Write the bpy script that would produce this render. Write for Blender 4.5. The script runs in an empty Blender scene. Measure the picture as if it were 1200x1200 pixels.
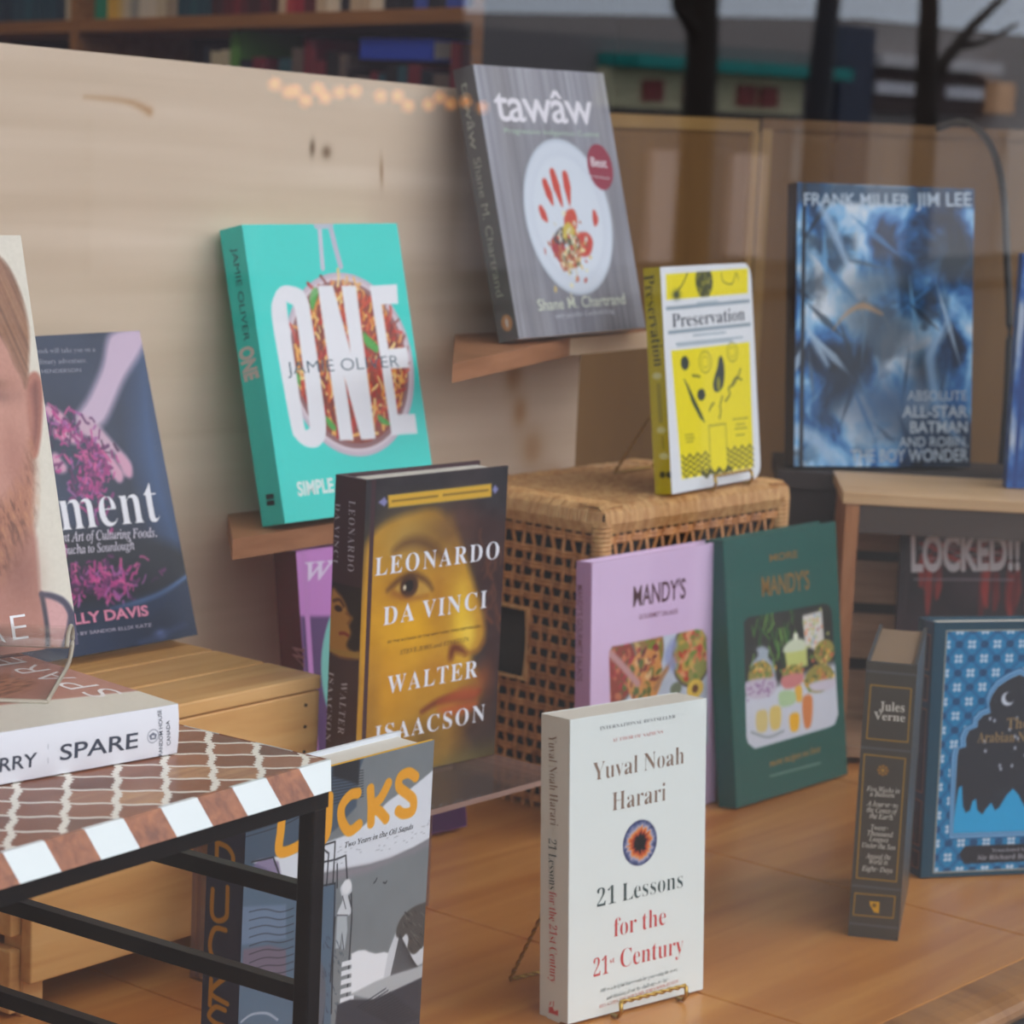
import bpy, bmesh, math, random
import numpy as np
from mathutils import Matrix, Vector
rnd = random.Random(7)
R = math.radians
S = bpy.context.scene
COL = S.collection

# ------------------------------------------------------------------ camera, sky, sun, exposure
cd = bpy.data.cameras.new('camera'); cam = bpy.data.objects.new('camera', cd); COL.objects.link(cam)
cam.matrix_world = Matrix(((0.640942,0.091434,-0.762124,0),(-0.766253,0.134766,-0.628247,0),(0.045266,0.986650,0.156438,0.64692),(0,0,0,1)))
cd.sensor_width = 36; cd.lens = 90.3443; cd.clip_start = .05; cd.clip_end = 300
cd.dof.use_dof = True; cd.dof.focus_distance = 1.53; cd.dof.aperture_fstop = 14.5; cd.dof.aperture_blades = 9
S.camera = cam
wd = bpy.data.worlds.new('overcast_sky'); S.world = wd; wd.use_nodes = True
nt = wd.node_tree; bg = nt.nodes['Background']
tc = nt.nodes.new('ShaderNodeTexCoord'); sx = nt.nodes.new('ShaderNodeSeparateXYZ'); rp = nt.nodes.new('ShaderNodeValToRGB')
nt.links.new(tc.outputs['Generated'], sx.inputs[0]); nt.links.new(sx.outputs[2], rp.inputs[0]); nt.links.new(rp.outputs[0], bg.inputs[0])
rp.color_ramp.elements[0].position = .0; rp.color_ramp.elements[0].color = (.74, .84, 1, 1)
rp.color_ramp.elements[1].position = .6; rp.color_ramp.elements[1].color = (.93, .96, 1, 1)
bg.inputs[1].default_value = 6.0
sl = bpy.data.lights.new('sun', 'SUN'); sun = bpy.data.objects.new('sun', sl); COL.objects.link(sun)
sl.energy = 3.0; sl.angle = R(50); sl.color = (1, .97, .92)
sun.rotation_euler = Vector((-.55, .75, -.62)).to_track_quat('-Z', 'Y').to_euler()
S.view_settings.view_transform = 'Standard'; S.view_settings.look = 'None'
S.view_settings.gamma = 1; S.view_settings.use_curve_mapping = False
S.view_settings.exposure = -1.55

# ------------------------------------------------------------------ helpers
def lin(c):
    c = np.asarray(c, float)/255.
    return np.where(c <= .04045, c/12.92, ((c+.055)/1.055)**2.4)
def rgba(c): return (*[float(v) for v in lin(c)], 1)
MATS = {}
def mat(name, c=(200,200,200), rough=.5, metal=0, spec=.5, emit=0, coat=0):
    if name in MATS: return MATS[name]
    m = bpy.data.materials.new(name); m.use_nodes = True; b = m.node_tree.nodes['Principled BSDF']
    b.inputs['Base Color'].default_value = rgba(c); b.inputs['Roughness'].default_value = rough
    b.inputs['Metallic'].default_value = metal; b.inputs['Specular IOR Level'].default_value = spec
    if coat: b.inputs['Coat Weight'].default_value = coat; b.inputs['Coat Roughness'].default_value = .12
    if emit: b.inputs['Emission Color'].default_value = rgba(c); b.inputs['Emission Strength'].default_value = emit
    MATS[name] = m; return m
def N(m, t): return m.node_tree.nodes.new(t)
def Lk(m, a, b): m.node_tree.links.new(a, b)
def P(m): return m.node_tree.nodes['Principled BSDF']
def wood(name, c1, c2, scale=(1,1,1), grain=18, rough=.5, coat=0, detail=6, contrast=(.3,.7), c3=None):
    m = mat(name, c1, rough, coat=coat); t = N(m,'ShaderNodeTexCoord'); mp = N(m,'ShaderNodeMapping'); mp.inputs['Scale'].default_value = scale
    n = N(m,'ShaderNodeTexNoise'); n.inputs['Scale'].default_value = grain; n.inputs['Detail'].default_value = detail; n.inputs['Distortion'].default_value = .6
    r = N(m,'ShaderNodeValToRGB'); r.color_ramp.elements[0].position = contrast[0]; r.color_ramp.elements[1].position = contrast[1]
    r.color_ramp.elements[0].color = rgba(c1); r.color_ramp.elements[1].color = rgba(c2)
    if c3: e = r.color_ramp.elements.new((contrast[0]+contrast[1])/2); e.color = rgba(c3)
    Lk(m,t.outputs['Object'],mp.inputs[0]); Lk(m,mp.outputs[0],n.inputs['Vector']); Lk(m,n.outputs['Fac'],r.inputs[0]); Lk(m,r.outputs[0],P(m).inputs['Base Color'])
    bp = N(m,'ShaderNodeBump'); bp.inputs['Strength'].default_value = .08; bp.inputs['Distance'].default_value = .002
    Lk(m,n.outputs['Fac'],bp.inputs['Height']); Lk(m,bp.outputs[0],P(m).inputs['Normal'])
    return m
def vcol(name, rough=.45, spec=.4, coat=0):
    if name in MATS: return MATS[name]
    m = mat(name, rough=rough, spec=spec, coat=coat); a = N(m,'ShaderNodeAttribute'); a.attribute_name = 'Col'
    Lk(m,a.outputs['Color'],P(m).inputs['Base Color']); return m

def mesh_obj(name, verts, faces, m, parent=None, mats=None, mi=None, smooth=False):
    me = bpy.data.meshes.new(name); me.from_pydata([tuple(v) for v in verts], [], faces)
    o = bpy.data.objects.new(name, me); COL.objects.link(o)
    for x in (mats or [m]): me.materials.append(x)
    if mi: me.polygons.foreach_set('material_index', mi)
    if smooth: me.polygons.foreach_set('use_smooth', [True]*len(me.polygons))
    if parent: o.parent = parent
    me.update(); return o
class MB:
    def __init__(s): s.v=[]; s.f=[]; s.mi=[]; s.cur=0
    def add(s, v, f):
        k=len(s.v); s.v += [tuple(x) for x in v]; s.f += [tuple(i+k for i in q) for q in f]; s.mi += [s.cur]*len(f); return s
    def box(s, a, b):
        (x0,y0,z0),(x1,y1,z1)=a,b
        return s.add([(x0,y0,z0),(x1,y0,z0),(x1,y1,z0),(x0,y1,z0),(x0,y0,z1),(x1,y0,z1),(x1,y1,z1),(x0,y1,z1)],
              [(0,3,2,1),(4,5,6,7),(0,1,5,4),(1,2,6,5),(2,3,7,6),(3,0,4,7)])
    def prism(s, poly, axis, a, b):   # poly: 2-D points; extruded along axis from a to b
        def mk(p,t):
            return {'x':(t,p[0],p[1]),'y':(p[0],t,p[1]),'z':(p[0],p[1],t)}[axis]
        n=len(poly); v=[mk(p,a) for p in poly]+[mk(p,b) for p in poly]
        f=[tuple(range(n)),tuple(range(2*n-1,n-1,-1))]+[(i,i+n,(i+1)%n+n,(i+1)%n) for i in range(n)]
        return s.add(v,f)
    def tube(s, path, r, n=8, closed=False):
        P_=[Vector(p) for p in path]; rings=[]; k=len(P_)
        up=Vector((0,0,1))
        for i,p in enumerate(P_):
            a=P_[i-1] if (i>0 or closed) else p; b=P_[(i+1)%k] if (i<k-1 or closed) else p
            d=(b-a).normalized(); q=up if abs(d.dot(up))<.95 else Vector((1,0,0))
            e=d.cross(q).normalized(); g=d.cross(e); rr=r[i] if isinstance(r,(list,tuple)) else r
            rings.append([p+e*math.cos(2*math.pi*j/n)*rr+g*math.sin(2*math.pi*j/n)*rr for j in range(n)])
        v=[x for ring in rings for x in ring]; f=[]
        for i in range(k if closed else k-1):
            for j in range(n):
                a=i*n; b=((i+1)%k)*n
                f.append((a+j,a+(j+1)%n,b+(j+1)%n,b+j))
        if not closed: f += [tuple(range(n-1,-1,-1)), tuple((k-1)*n+j for j in range(n))]
        return s.add(v,f)
    def build(s, name, m, parent=None, smooth=False, bevel=0):
        o=mesh_obj(name, s.v, s.f, m if not isinstance(m,list) else None, parent, mats=m if isinstance(m,list) else None, mi=s.mi, smooth=smooth)
        bm=bmesh.new(); bm.from_mesh(o.data); bmesh.ops.recalc_face_normals(bm, faces=bm.faces); bm.to_mesh(o.data); bm.free()
        if bevel:
            md=o.modifiers.new('bevel','BEVEL'); md.width=bevel; md.segments=2; md.limit_method='ANGLE'
        return o
def tag(o, label=None, cat=None, group=None, kind=None):
    if label: o['label']=label
    if cat: o['category']=cat
    if group: o['group']=group
    if kind: o['kind']=kind
    return o
def empty(name, loc, rot=(0,0,0), label=None, cat=None, group=None):
    o=bpy.data.objects.new(name,None); COL.objects.link(o); o.location=loc; o.rotation_euler=rot; o.empty_display_size=.02
    return tag(o,label,cat,group)
def struct(o): o['kind']='structure'; return o

# ------------------------------------------------------------------ lettering
BOLD_ORDER='ABCDEFGHIJKLMNOPQRSTUVWXYZ'+'abcdefghijklmnopqrstuvwxyz'+'0123456789'
ITALIC_ORDER='ALSTEVJOBDINUHRGW'+'CFKYMP'+'abcdefghijklmnopqrstuvwxyz'
# letter outlines in thousandths: (advance, [x,y,x,y,...] per loop)
BOLD_GLYPHS=[
(437,[[-9,0,-9,18,9,21,24,30,49,75,206,466,224,465,384,87,411,34,425,22,443,18,443,0,229,0,229,18,270,25,283,46,273,81,253,132,103,132,79,71,76,59,75,48,87,26,124,18,128,18,128,0],[113,161,242,161,177,319]]),
(443,[[16,0,16,17,45,22,62,32,72,51,75,82,75,369,69,412,51,433,15,439,15,455,220,455,297,449,352,429,385,396,396,351,389,313,369,283,335,261,287,247,344,231,385,206,410,173,418,132,407,76,371,35,314,9,238,0],[182,252,188,252,234,257,263,272,279,301,285,345,281,385,269,412,248,428,216,434,198,432,188,425,182,391],[222,24,259,30,283,49,296,81,301,128,295,176,277,208,245,225,197,231,182,231,182,65,190,33,202,26]]),
(468,[[257,-11,193,-3,137,20,91,56,56,104,34,162,26,228,34,294,56,351,92,399,139,435,195,458,259,465,309,459,367,440,388,435,408,443,419,465,437,465,437,308,420,308,392,364,356,407,313,434,265,443,212,430,174,389,151,321,144,226,152,138,177,74,219,36,278,24,318,29,358,45,395,71,428,106,447,89,409,45,365,14,314,-5]]),
(496,[[20,0,20,17,47,21,63,30,71,46,74,75,74,374,71,407,61,426,43,435,15,439,15,455,222,455,328,441,405,396,433,364,452,325,464,279,468,228,453,128,408,57,333,14,228,0],[222,24,279,37,319,75,343,139,351,229,343,318,319,382,279,420,223,433,202,431,190,423,182,385,182,72,190,34,202,27]]),
(442,[[14,0,14,17,44,20,62,30,72,48,75,78,75,369,72,405,62,425,44,435,16,439,16,455,399,455,399,320,383,320,369,373,340,406,295,424,232,430,200,428,186,417,183,388,183,246,193,246,232,252,259,269,277,300,288,345,304,345,304,118,287,118,273,181,259,201,241,213,185,222,183,67,185,47,192,35,230,28,276,30,313,39,345,53,371,75,393,105,411,143,430,143,402,0]]),
(404,[[15,0,15,17,45,23,62,34,72,53,75,84,75,375,71,405,61,423,43,433,14,439,14,455,394,455,394,320,377,320,369,357,355,385,336,406,310,420,275,428,230,431,200,429,186,421,182,398,182,247,190,247,229,253,256,270,274,301,284,347,302,347,302,118,285,118,274,168,257,200,229,218,189,224,182,224,182,81,188,43,196,31,210,24,257,17,257,0]]),
(508,[[268,-10,200,-3,141,19,93,55,57,103,35,161,28,229,35,295,57,352,93,399,139,435,195,458,257,465,311,459,369,441,388,436,406,443,419,465,437,465,437,308,420,308,403,346,382,379,357,406,329,426,299,439,267,443,214,430,176,389,153,322,146,228,154,135,180,67,221,26,275,13,308,16,328,27,339,45,343,71,343,128,339,154,329,170,309,179,275,182,275,198,500,198,500,182,473,179,457,171,449,155,446,128,446,29,357,0]]),
(523,[[15,0,15,17,45,22,62,32,72,50,75,81,75,379,71,406,62,424,44,434,16,439,16,455,242,455,242,439,204,432,187,415,182,379,182,251,342,251,342,379,337,415,320,432,282,439,282,455,507,455,507,439,478,434,461,424,452,407,449,379,449,81,452,52,461,33,478,22,507,17,507,0,282,0,282,17,311,21,329,31,339,49,342,81,342,221,182,221,182,81,185,50,194,32,212,22,242,17,242,0]]),
(261,[[13,0,13,17,42,23,61,32,72,49,75,75,75,387,72,412,63,427,45,435,13,439,13,455,244,455,244,439,214,435,196,427,186,412,183,387,183,77,187,44,206,26,246,17,246,0]]),
(330,[[109,-65,78,-62,51,-54,29,-40,11,-22,0,-1,-3,23,0,44,11,61,26,71,44,75,64,71,79,62,89,47,93,28,85,-1,77,-19,84,-35,105,-40,126,-36,139,-25,148,21,148,367,142,409,135,422,122,430,79,439,79,455,314,455,314,439,277,431,266,423,260,411,255,367,255,89,246,21,219,-27,173,-56]]),
(510,[[16,0,16,17,45,22,63,32,72,50,75,81,75,379,72,406,63,424,45,434,17,439,17,455,242,455,242,439,205,432,187,415,183,379,183,234,321,373,342,398,349,418,334,434,291,439,291,455,486,455,486,439,477,439,415,419,345,361,271,285,463,46,487,25,519,17,519,0,281,0,281,17,306,18,322,21,334,34,316,66,199,214,183,198,183,81,186,50,195,32,213,22,242,17,242,0]]),
(426,[[15,0,15,17,45,22,62,32,72,50,75,81,75,379,71,407,62,425,44,434,16,439,16,455,250,455,250,439,208,434,196,427,188,416,182,379,182,83,185,47,200,31,234,28,278,31,315,40,345,56,370,80,391,112,409,154,427,154,402,0]]),
(634,[[14,0,14,17,43,22,61,32,72,50,75,79,75,382,71,416,53,432,15,439,15,455,185,455,317,142,449,455,617,455,617,439,590,433,573,423,563,405,560,378,560,85,565,43,582,23,617,17,617,0,396,0,396,17,433,25,450,44,455,83,455,399,288,0,270,0,105,389,105,80,109,48,120,30,139,20,169,17,169,0]]),
(494,[[403,-11,107,350,107,79,110,49,119,31,136,21,167,17,167,0,18,0,18,17,54,23,71,41,76,79,76,388,36,433,18,439,18,455,156,455,391,169,391,377,386,414,369,431,331,439,331,455,480,455,480,439,450,434,433,425,425,407,422,377,422,-11]]),
(525,[[261,-11,213,-6,169,7,129,29,94,58,66,93,45,134,32,179,28,228,32,276,45,321,66,362,95,397,130,426,170,448,216,462,265,466,313,462,357,448,397,427,431,399,459,364,481,323,494,277,498,228,494,179,481,134,459,93,430,58,395,29,355,7,310,-6],[265,12,315,26,351,66,372,133,379,228,371,321,348,389,310,430,260,443,210,430,174,389,152,322,145,228,153,135,177,67,215,26]]),
(418,[[15,0,15,17,45,22,62,32,72,50,75,81,75,379,71,406,62,424,44,434,16,439,16,455,214,455,287,452,336,440,366,422,390,398,404,367,409,332,398,280,367,240,314,214,242,206,182,206,182,81,185,50,194,32,212,22,242,17,242,0],[182,230,201,230,244,235,272,253,287,283,292,329,288,375,275,406,252,425,216,431,189,424,182,398]]),
(525,[[378,-116,315,-108,262,-87,219,-51,187,-1,141,21,101,50,70,86,47,129,32,176,28,228,32,276,45,321,66,362,95,397,130,426,170,448,216,462,265,466,313,462,357,448,397,427,431,399,459,364,481,323,494,277,498,228,487,152,454,86,401,34,330,0,352,-35,378,-60,409,-76,445,-81,492,-73,495,-92,435,-110],[265,12,316,26,351,66,373,133,380,228,372,321,348,389,310,430,260,443,210,430,174,389,152,322,145,228,153,135,178,67,216,26]]),
(473,[[15,0,15,17,45,22,62,32,72,50,75,81,75,379,71,406,62,424,44,434,16,439,16,455,217,455,305,448,367,426,405,388,417,334,411,296,392,265,360,241,315,224,432,50,452,26,478,17,480,0,338,0,201,212,182,212,182,81,185,50,194,32,212,22,242,17,242,0],[182,234,203,234,249,240,280,258,298,290,304,336,299,378,284,407,259,425,224,431,202,429,190,422,182,385]]),
(390,[[43,-11,43,158,62,158,83,94,111,50,149,24,197,15,231,20,257,36,273,60,279,89,265,129,225,160,163,191,112,221,77,253,56,289,50,332,54,370,67,403,88,429,115,449,148,462,185,466,229,461,282,448,291,446,300,445,313,450,320,466,339,466,339,319,322,319,310,354,293,385,272,410,248,429,222,441,194,445,163,440,140,426,125,406,120,380,124,356,137,336,189,303,253,273,317,233,337,211,350,188,359,133,354,93,339,58,314,29,281,8,240,-6,192,-10,158,-8,126,1,98,9,85,12,69,7,61,-11]]),
(423,[[92,0,92,17,123,21,142,31,152,50,156,81,156,433,149,433,102,426,65,403,41,367,29,318,11,318,11,455,410,455,410,317,394,317,381,368,357,404,319,426,269,433,263,433,263,81,267,49,276,30,296,21,328,17,328,0]]),
(492,[[248,-13,168,-2,114,29,83,81,73,155,73,379,70,406,61,424,43,434,15,439,15,455,240,455,240,439,202,432,185,415,181,379,181,140,186,88,203,51,232,29,275,22,326,31,363,56,385,99,392,159,392,378,389,406,379,423,360,433,328,439,328,455,474,455,474,439,448,432,433,421,425,404,422,378,422,181,412,92,380,32,325,-2]]),
(428,[[212,-13,44,381,22,420,8,432,-14,439,-14,455,211,455,211,439,166,432,156,423,152,410,161,378,259,143,348,377,355,409,351,423,342,432,299,439,299,455,442,455,442,439,423,436,408,427,382,383,230,-13]]),
(611,[[171,-11,32,393,15,427,3,435,-15,439,-15,455,181,455,181,439,150,432,143,423,140,410,148,373,223,153,301,353,286,399,278,418,267,429,229,439,229,455,439,455,439,439,404,432,393,412,399,386,474,166,541,369,549,406,546,421,538,430,503,439,503,455,624,455,624,439,607,433,594,421,575,379,446,-11,428,-11,316,309,190,-11]]),
(471,[[11,0,11,17,53,30,90,66,193,208,78,386,47,425,33,435,16,439,14,455,244,455,244,439,229,439,200,433,190,415,201,388,265,289,322,373,339,414,328,432,293,439,293,455,458,455,458,439,427,435,403,423,357,373,281,265,413,57,436,28,461,17,464,0,238,0,238,17,243,17,278,23,290,41,275,79,210,183,138,81,124,45,137,24,174,17,174,0]]),
(426,[[101,0,101,17,131,22,148,32,157,50,161,81,161,179,46,387,29,414,14,429,1,435,-13,438,-13,455,207,455,207,438,195,438,167,432,156,416,164,392,248,226,333,366,349,408,336,430,298,438,295,455,439,455,439,438,409,424,383,392,268,203,268,81,271,50,280,32,298,22,328,17,328,0]]),
(442,[[20,0,20,11,276,430,214,430,141,420,115,407,94,386,76,356,61,316,44,316,57,455,406,455,406,443,153,29,239,29,302,37,349,61,384,103,407,164,424,164,407,0]]),
(344,[[255,-10,216,1,200,35,151,2,95,-9,64,-4,40,11,25,34,20,63,31,104,63,136,119,164,199,190,199,241,196,266,187,282,171,292,148,296,115,290,104,274,113,257,123,231,120,215,110,202,95,194,77,191,59,194,45,203,36,218,33,236,37,259,49,278,69,295,95,308,126,316,162,318,223,312,263,292,285,259,293,210,293,62,295,40,304,34,320,42,329,28,294,-1],[151,34,174,41,199,63,199,169,164,157,138,139,123,114,118,84,126,46]]),
(361,[[43,-11,43,388,37,428,8,439,8,455,138,455,138,279,175,308,221,318,254,313,284,299,308,276,326,245,338,208,342,166,337,118,323,75,300,40,270,13,233,-4,192,-10,148,-1,105,28,53,-11],[183,14,213,23,232,49,242,95,245,160,242,213,231,251,212,273,184,280,155,270,144,257,138,242,138,69,149,28]]),
(293,[[156,-10,119,-5,87,11,59,35,38,68,24,106,19,150,25,196,40,237,64,271,96,297,133,313,175,319,218,314,250,298,271,275,277,245,275,228,266,215,253,207,236,204,206,216,196,251,197,261,197,271,190,290,169,297,144,290,126,269,116,235,112,187,118,123,137,76,166,48,204,38,239,47,271,72,285,60,258,30,227,8,193,-6]]),
(370,[[140,-10,107,-5,78,10,53,35,35,66,23,104,19,147,24,196,36,237,55,272,81,297,112,313,146,318,189,309,223,280,223,401,220,419,212,430,176,439,176,455,319,455,319,75,325,41,335,32,353,28,353,11,294,6,223,-10,223,39,188,2],[171,28,187,31,202,41,215,56,223,76,223,242,217,257,206,270,174,281,147,273,130,250,121,210,118,153,120,98,130,58,146,36]]),
(301,[[154,-10,117,-5,85,10,58,35,37,69,24,109,19,157,24,201,38,240,59,273,87,298,120,313,157,318,209,309,249,280,274,234,283,173,283,166,117,166,123,112,138,73,164,50,199,42,237,53,270,86,285,73,258,36,228,11,193,-5],[116,192,201,192,201,215,193,277,181,292,161,297,141,291,127,274,119,244,116,203]]),
(214,[[15,0,15,16,40,22,50,35,52,73,52,277,16,277,16,310,52,310,52,353,60,400,85,436,123,457,174,465,212,460,240,446,257,425,263,400,260,381,252,367,239,358,224,355,195,365,187,376,185,391,193,420,196,426,197,433,193,441,180,443,163,440,153,430,148,390,148,310,203,310,203,277,148,277,148,65,150,40,158,26,173,18,199,16,199,0]]),
(327,[[146,-140,89,-136,48,-122,22,-100,14,-75,28,-46,69,-26,35,-1,24,30,28,54,42,74,67,92,102,110,67,128,42,150,27,179,22,212,27,242,40,268,60,289,88,305,120,315,157,318,196,315,233,304,317,304,317,268,268,268,286,237,291,203,288,176,276,151,258,131,234,116,205,106,172,103,157,103,142,104,112,94,104,84,101,71,111,55,141,49,175,49,259,40,285,29,303,13,312,-9,316,-37,305,-80,272,-113,219,-133],[157,124,178,130,190,146,197,173,199,211,197,249,190,276,178,292,157,297,137,292,124,276,117,249,114,211,117,173,124,146,137,130],[161,-116,205,-113,238,-104,257,-88,263,-66,260,-51,249,-41,205,-34,97,-34,79,-52,73,-73,79,-89,95,-103,122,-113]]),
(381,[[18,0,18,16,45,26,52,56,52,399,46,429,36,437,19,440,19,455,148,455,148,267,190,305,243,318,281,312,309,292,325,258,330,212,330,56,337,26,347,19,363,16,363,0,202,0,202,16,207,16,228,26,235,56,235,217,229,258,219,268,203,271,173,262,148,235,148,56,154,26,164,19,180,16,180,0]]),
(198,[[101,362,81,366,65,376,54,393,50,412,54,432,65,449,81,460,101,463,120,460,137,449,147,432,151,412,147,393,136,376,120,366],[18,0,18,16,45,26,52,56,52,252,47,285,20,293,21,310,148,310,148,56,154,26,180,16,180,0]]),
(210,[[106,363,86,367,70,378,59,394,56,414,59,434,71,450,87,461,106,465,126,461,142,450,153,434,157,414,153,394,142,378,126,367],[36,-140,-11,-131,-44,-105,-53,-88,-56,-70,-53,-53,-45,-40,-32,-32,-15,-29,15,-39,23,-51,26,-66,19,-87,11,-103,16,-113,31,-117,49,-113,58,-100,64,-54,64,250,56,284,43,291,22,294,22,310,159,310,159,-21,151,-73,127,-110,88,-133]]),
(359,[[17,0,17,16,45,26,52,56,52,398,47,429,38,436,20,439,21,455,148,455,148,169,227,248,240,264,244,278,235,290,209,293,206,310,345,310,345,293,308,284,275,260,222,209,346,34,360,21,376,16,376,0,211,0,211,16,217,16,234,20,239,32,232,49,163,147,148,134,148,56,154,26,180,16,180,0]]),
(199,[[18,0,18,16,45,26,52,56,52,398,47,429,38,436,20,439,20,455,148,455,148,56,154,26,180,16,180,0]]),
(554,[[18,0,18,16,45,26,52,56,52,253,46,284,36,291,19,294,19,310,146,310,146,265,188,305,237,318,268,315,292,304,310,286,320,261,364,304,418,318,455,312,482,292,498,258,504,212,504,56,510,26,520,19,536,16,536,0,377,0,377,16,393,19,403,26,410,56,410,217,404,258,394,268,377,271,349,263,324,237,324,56,331,26,340,19,356,16,356,0,199,0,199,16,215,19,225,26,232,56,232,217,226,258,216,268,199,271,170,262,146,235,146,56,152,27,162,19,177,16,177,0]]),
(381,[[18,0,18,16,45,26,52,56,52,253,46,284,36,291,19,294,19,310,148,310,148,267,190,306,243,318,281,312,309,292,325,258,330,212,330,56,337,26,347,19,363,16,363,0,202,0,202,16,207,16,228,26,235,56,235,217,229,258,219,268,203,271,173,262,148,235,148,56,154,26,164,19,180,16,180,0]]),
(336,[[169,-10,127,-5,90,11,60,37,38,70,24,110,19,154,24,199,38,239,60,272,90,297,127,313,168,318,209,313,245,298,275,273,298,240,312,200,317,154,312,108,298,69,275,36,245,11,210,-5],[169,11,193,18,209,39,217,81,220,154,217,227,208,271,192,292,169,299,144,292,128,271,120,227,117,154,120,82,128,39,144,18]]),
(371,[[17,-139,17,-124,40,-117,50,-101,52,-64,52,243,46,283,19,295,19,310,143,310,143,263,180,305,230,319,264,314,293,298,317,274,335,241,346,203,350,160,346,113,334,72,316,38,291,12,261,-5,227,-10,183,1,148,32,148,-58,152,-99,167,-118,197,-123,197,-139],[195,28,222,36,239,59,249,99,253,154,250,208,241,248,225,270,199,278,171,267,148,235,148,69,167,38]]),
(364,[[175,-139,175,-123,214,-114,221,-102,224,-83,224,29,187,0,142,-9,108,-5,79,10,54,33,36,64,24,101,20,144,25,192,40,234,63,270,93,297,129,313,170,319,215,310,257,281,309,320,320,320,320,-83,326,-113,337,-120,354,-123,354,-139],[179,30,208,40,218,52,224,67,224,241,213,281,179,295,150,286,131,261,120,218,117,156,120,100,131,60,150,37]]),
(287,[[18,0,18,16,45,26,52,56,52,252,46,285,20,293,21,310,146,310,146,252,165,280,187,301,210,314,233,318,258,315,275,304,286,287,289,266,287,248,278,234,265,225,248,222,222,231,207,250,189,260,175,255,162,241,152,220,149,192,149,56,152,37,159,25,197,16,197,0]]),
(288,[[151,-10,122,-6,87,6,73,9,60,4,51,-9,36,-9,36,105,53,105,66,68,87,39,112,21,140,15,162,18,179,27,189,40,192,58,183,84,156,105,107,130,76,148,54,169,41,193,37,220,44,259,65,291,98,312,141,319,166,316,199,308,206,306,213,305,223,308,230,319,244,319,244,222,228,222,215,254,196,277,174,291,149,296,130,294,116,286,108,274,105,259,115,232,146,212,191,189,221,172,241,151,253,127,257,95,250,51,228,18,194,-3]]),
(228,[[124,-9,89,-4,66,10,53,36,48,71,48,279,20,279,20,300,88,369,129,424,144,424,144,310,208,310,208,279,144,279,144,82,149,51,157,43,168,40,189,49,206,75,222,66,205,33,182,9,155,-5]]),
(375,[[131,-10,91,-3,65,17,51,51,46,97,46,248,39,282,29,291,11,294,11,310,142,310,142,74,151,46,162,38,177,36,205,43,228,66,228,248,221,283,209,291,189,294,189,310,324,310,324,70,331,39,360,30,360,13,300,7,228,-10,228,40,209,19,186,3,160,-7]]),
(306,[[142,-10,38,248,22,281,12,290,-3,293,-3,310,164,310,164,294,156,294,136,290,129,276,130,268,185,122,236,253,241,272,232,289,203,294,203,310,305,310,305,295,289,289,278,279,260,243,160,-10]]),
(435,[[122,-10,17,265,6,284,-11,293,-11,310,138,310,138,293,120,289,114,276,116,266,120,253,167,127,211,235,201,266,190,288,168,295,168,310,323,310,323,293,302,288,296,276,296,269,298,262,336,141,382,256,387,275,380,289,356,295,356,310,445,310,445,295,425,284,412,258,304,-10,289,-10,223,197,140,-10]]),
(319,[[5,0,5,15,34,29,62,56,123,136,43,263,24,285,4,293,4,310,169,310,169,294,147,291,140,280,149,260,183,206,224,257,234,279,227,290,201,294,201,310,311,310,311,296,283,283,254,254,198,184,291,36,303,21,319,15,319,0,155,0,155,16,178,19,185,30,173,59,138,114,97,61,85,34,92,20,114,15,118,0]]),
(300,[[52,-140,29,-137,10,-125,-3,-107,-7,-84,-4,-67,5,-53,18,-43,36,-40,64,-49,72,-61,75,-76,74,-81,74,-87,77,-96,86,-99,99,-92,114,-74,129,-44,140,-5,36,251,25,275,15,287,-3,293,-5,310,162,310,162,293,136,289,128,275,130,267,133,257,185,119,230,241,236,260,238,274,229,289,203,293,203,310,300,310,300,293,287,290,277,281,259,242,162,-24,129,-96,113,-117,95,-131]]),
(293,[[13,0,13,14,168,287,128,287,96,283,72,272,55,250,44,216,26,216,32,310,275,310,275,291,126,25,152,25,194,30,223,44,244,69,260,107,276,107,268,0]]),
(375,[[188,-7,133,1,91,24,60,61,39,111,27,171,23,241,27,311,39,371,60,420,91,456,133,479,189,486,242,479,283,456,314,419,336,370,348,310,353,240,348,171,336,110,314,61,283,24,241,1],[188,37,219,50,237,91,246,155,248,240,246,326,237,390,219,429,189,443,157,429,139,390,130,326,127,240,130,155,139,91,157,50]]),
(375,[[65,0,65,36,120,36,135,38,146,45,154,79,154,416,108,365,87,351,67,346,52,349,40,359,31,375,28,396,74,412,132,447,179,482,254,482,254,79,261,47,271,38,288,36,343,36,343,0]]),
(375,[[24,0,24,69,123,171,187,245,218,307,226,371,223,405,212,427,196,441,174,445,145,438,126,416,116,380,112,329,77,333,50,344,32,365,26,396,30,419,43,441,63,459,92,474,129,483,174,486,240,479,288,456,318,421,328,375,319,329,291,281,238,220,154,138,87,74,244,74,263,77,279,86,292,101,300,120,305,141,345,141,341,0]]),
(375,[[163,-7,117,-4,81,5,53,18,34,35,23,54,19,74,23,96,36,113,54,123,76,126,82,89,99,62,125,46,158,40,199,49,216,61,230,79,238,105,241,139,234,174,214,202,181,221,137,227,95,227,95,269,140,269,178,275,204,296,220,327,225,367,221,400,211,424,193,440,169,445,148,441,133,430,116,391,111,341,75,345,47,356,30,374,24,401,34,434,62,461,108,480,173,486,237,479,286,458,317,423,328,377,320,335,298,301,265,275,225,256,279,238,305,222,326,201,340,174,345,138,341,101,329,70,312,44,288,25,230,1]]),
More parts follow.
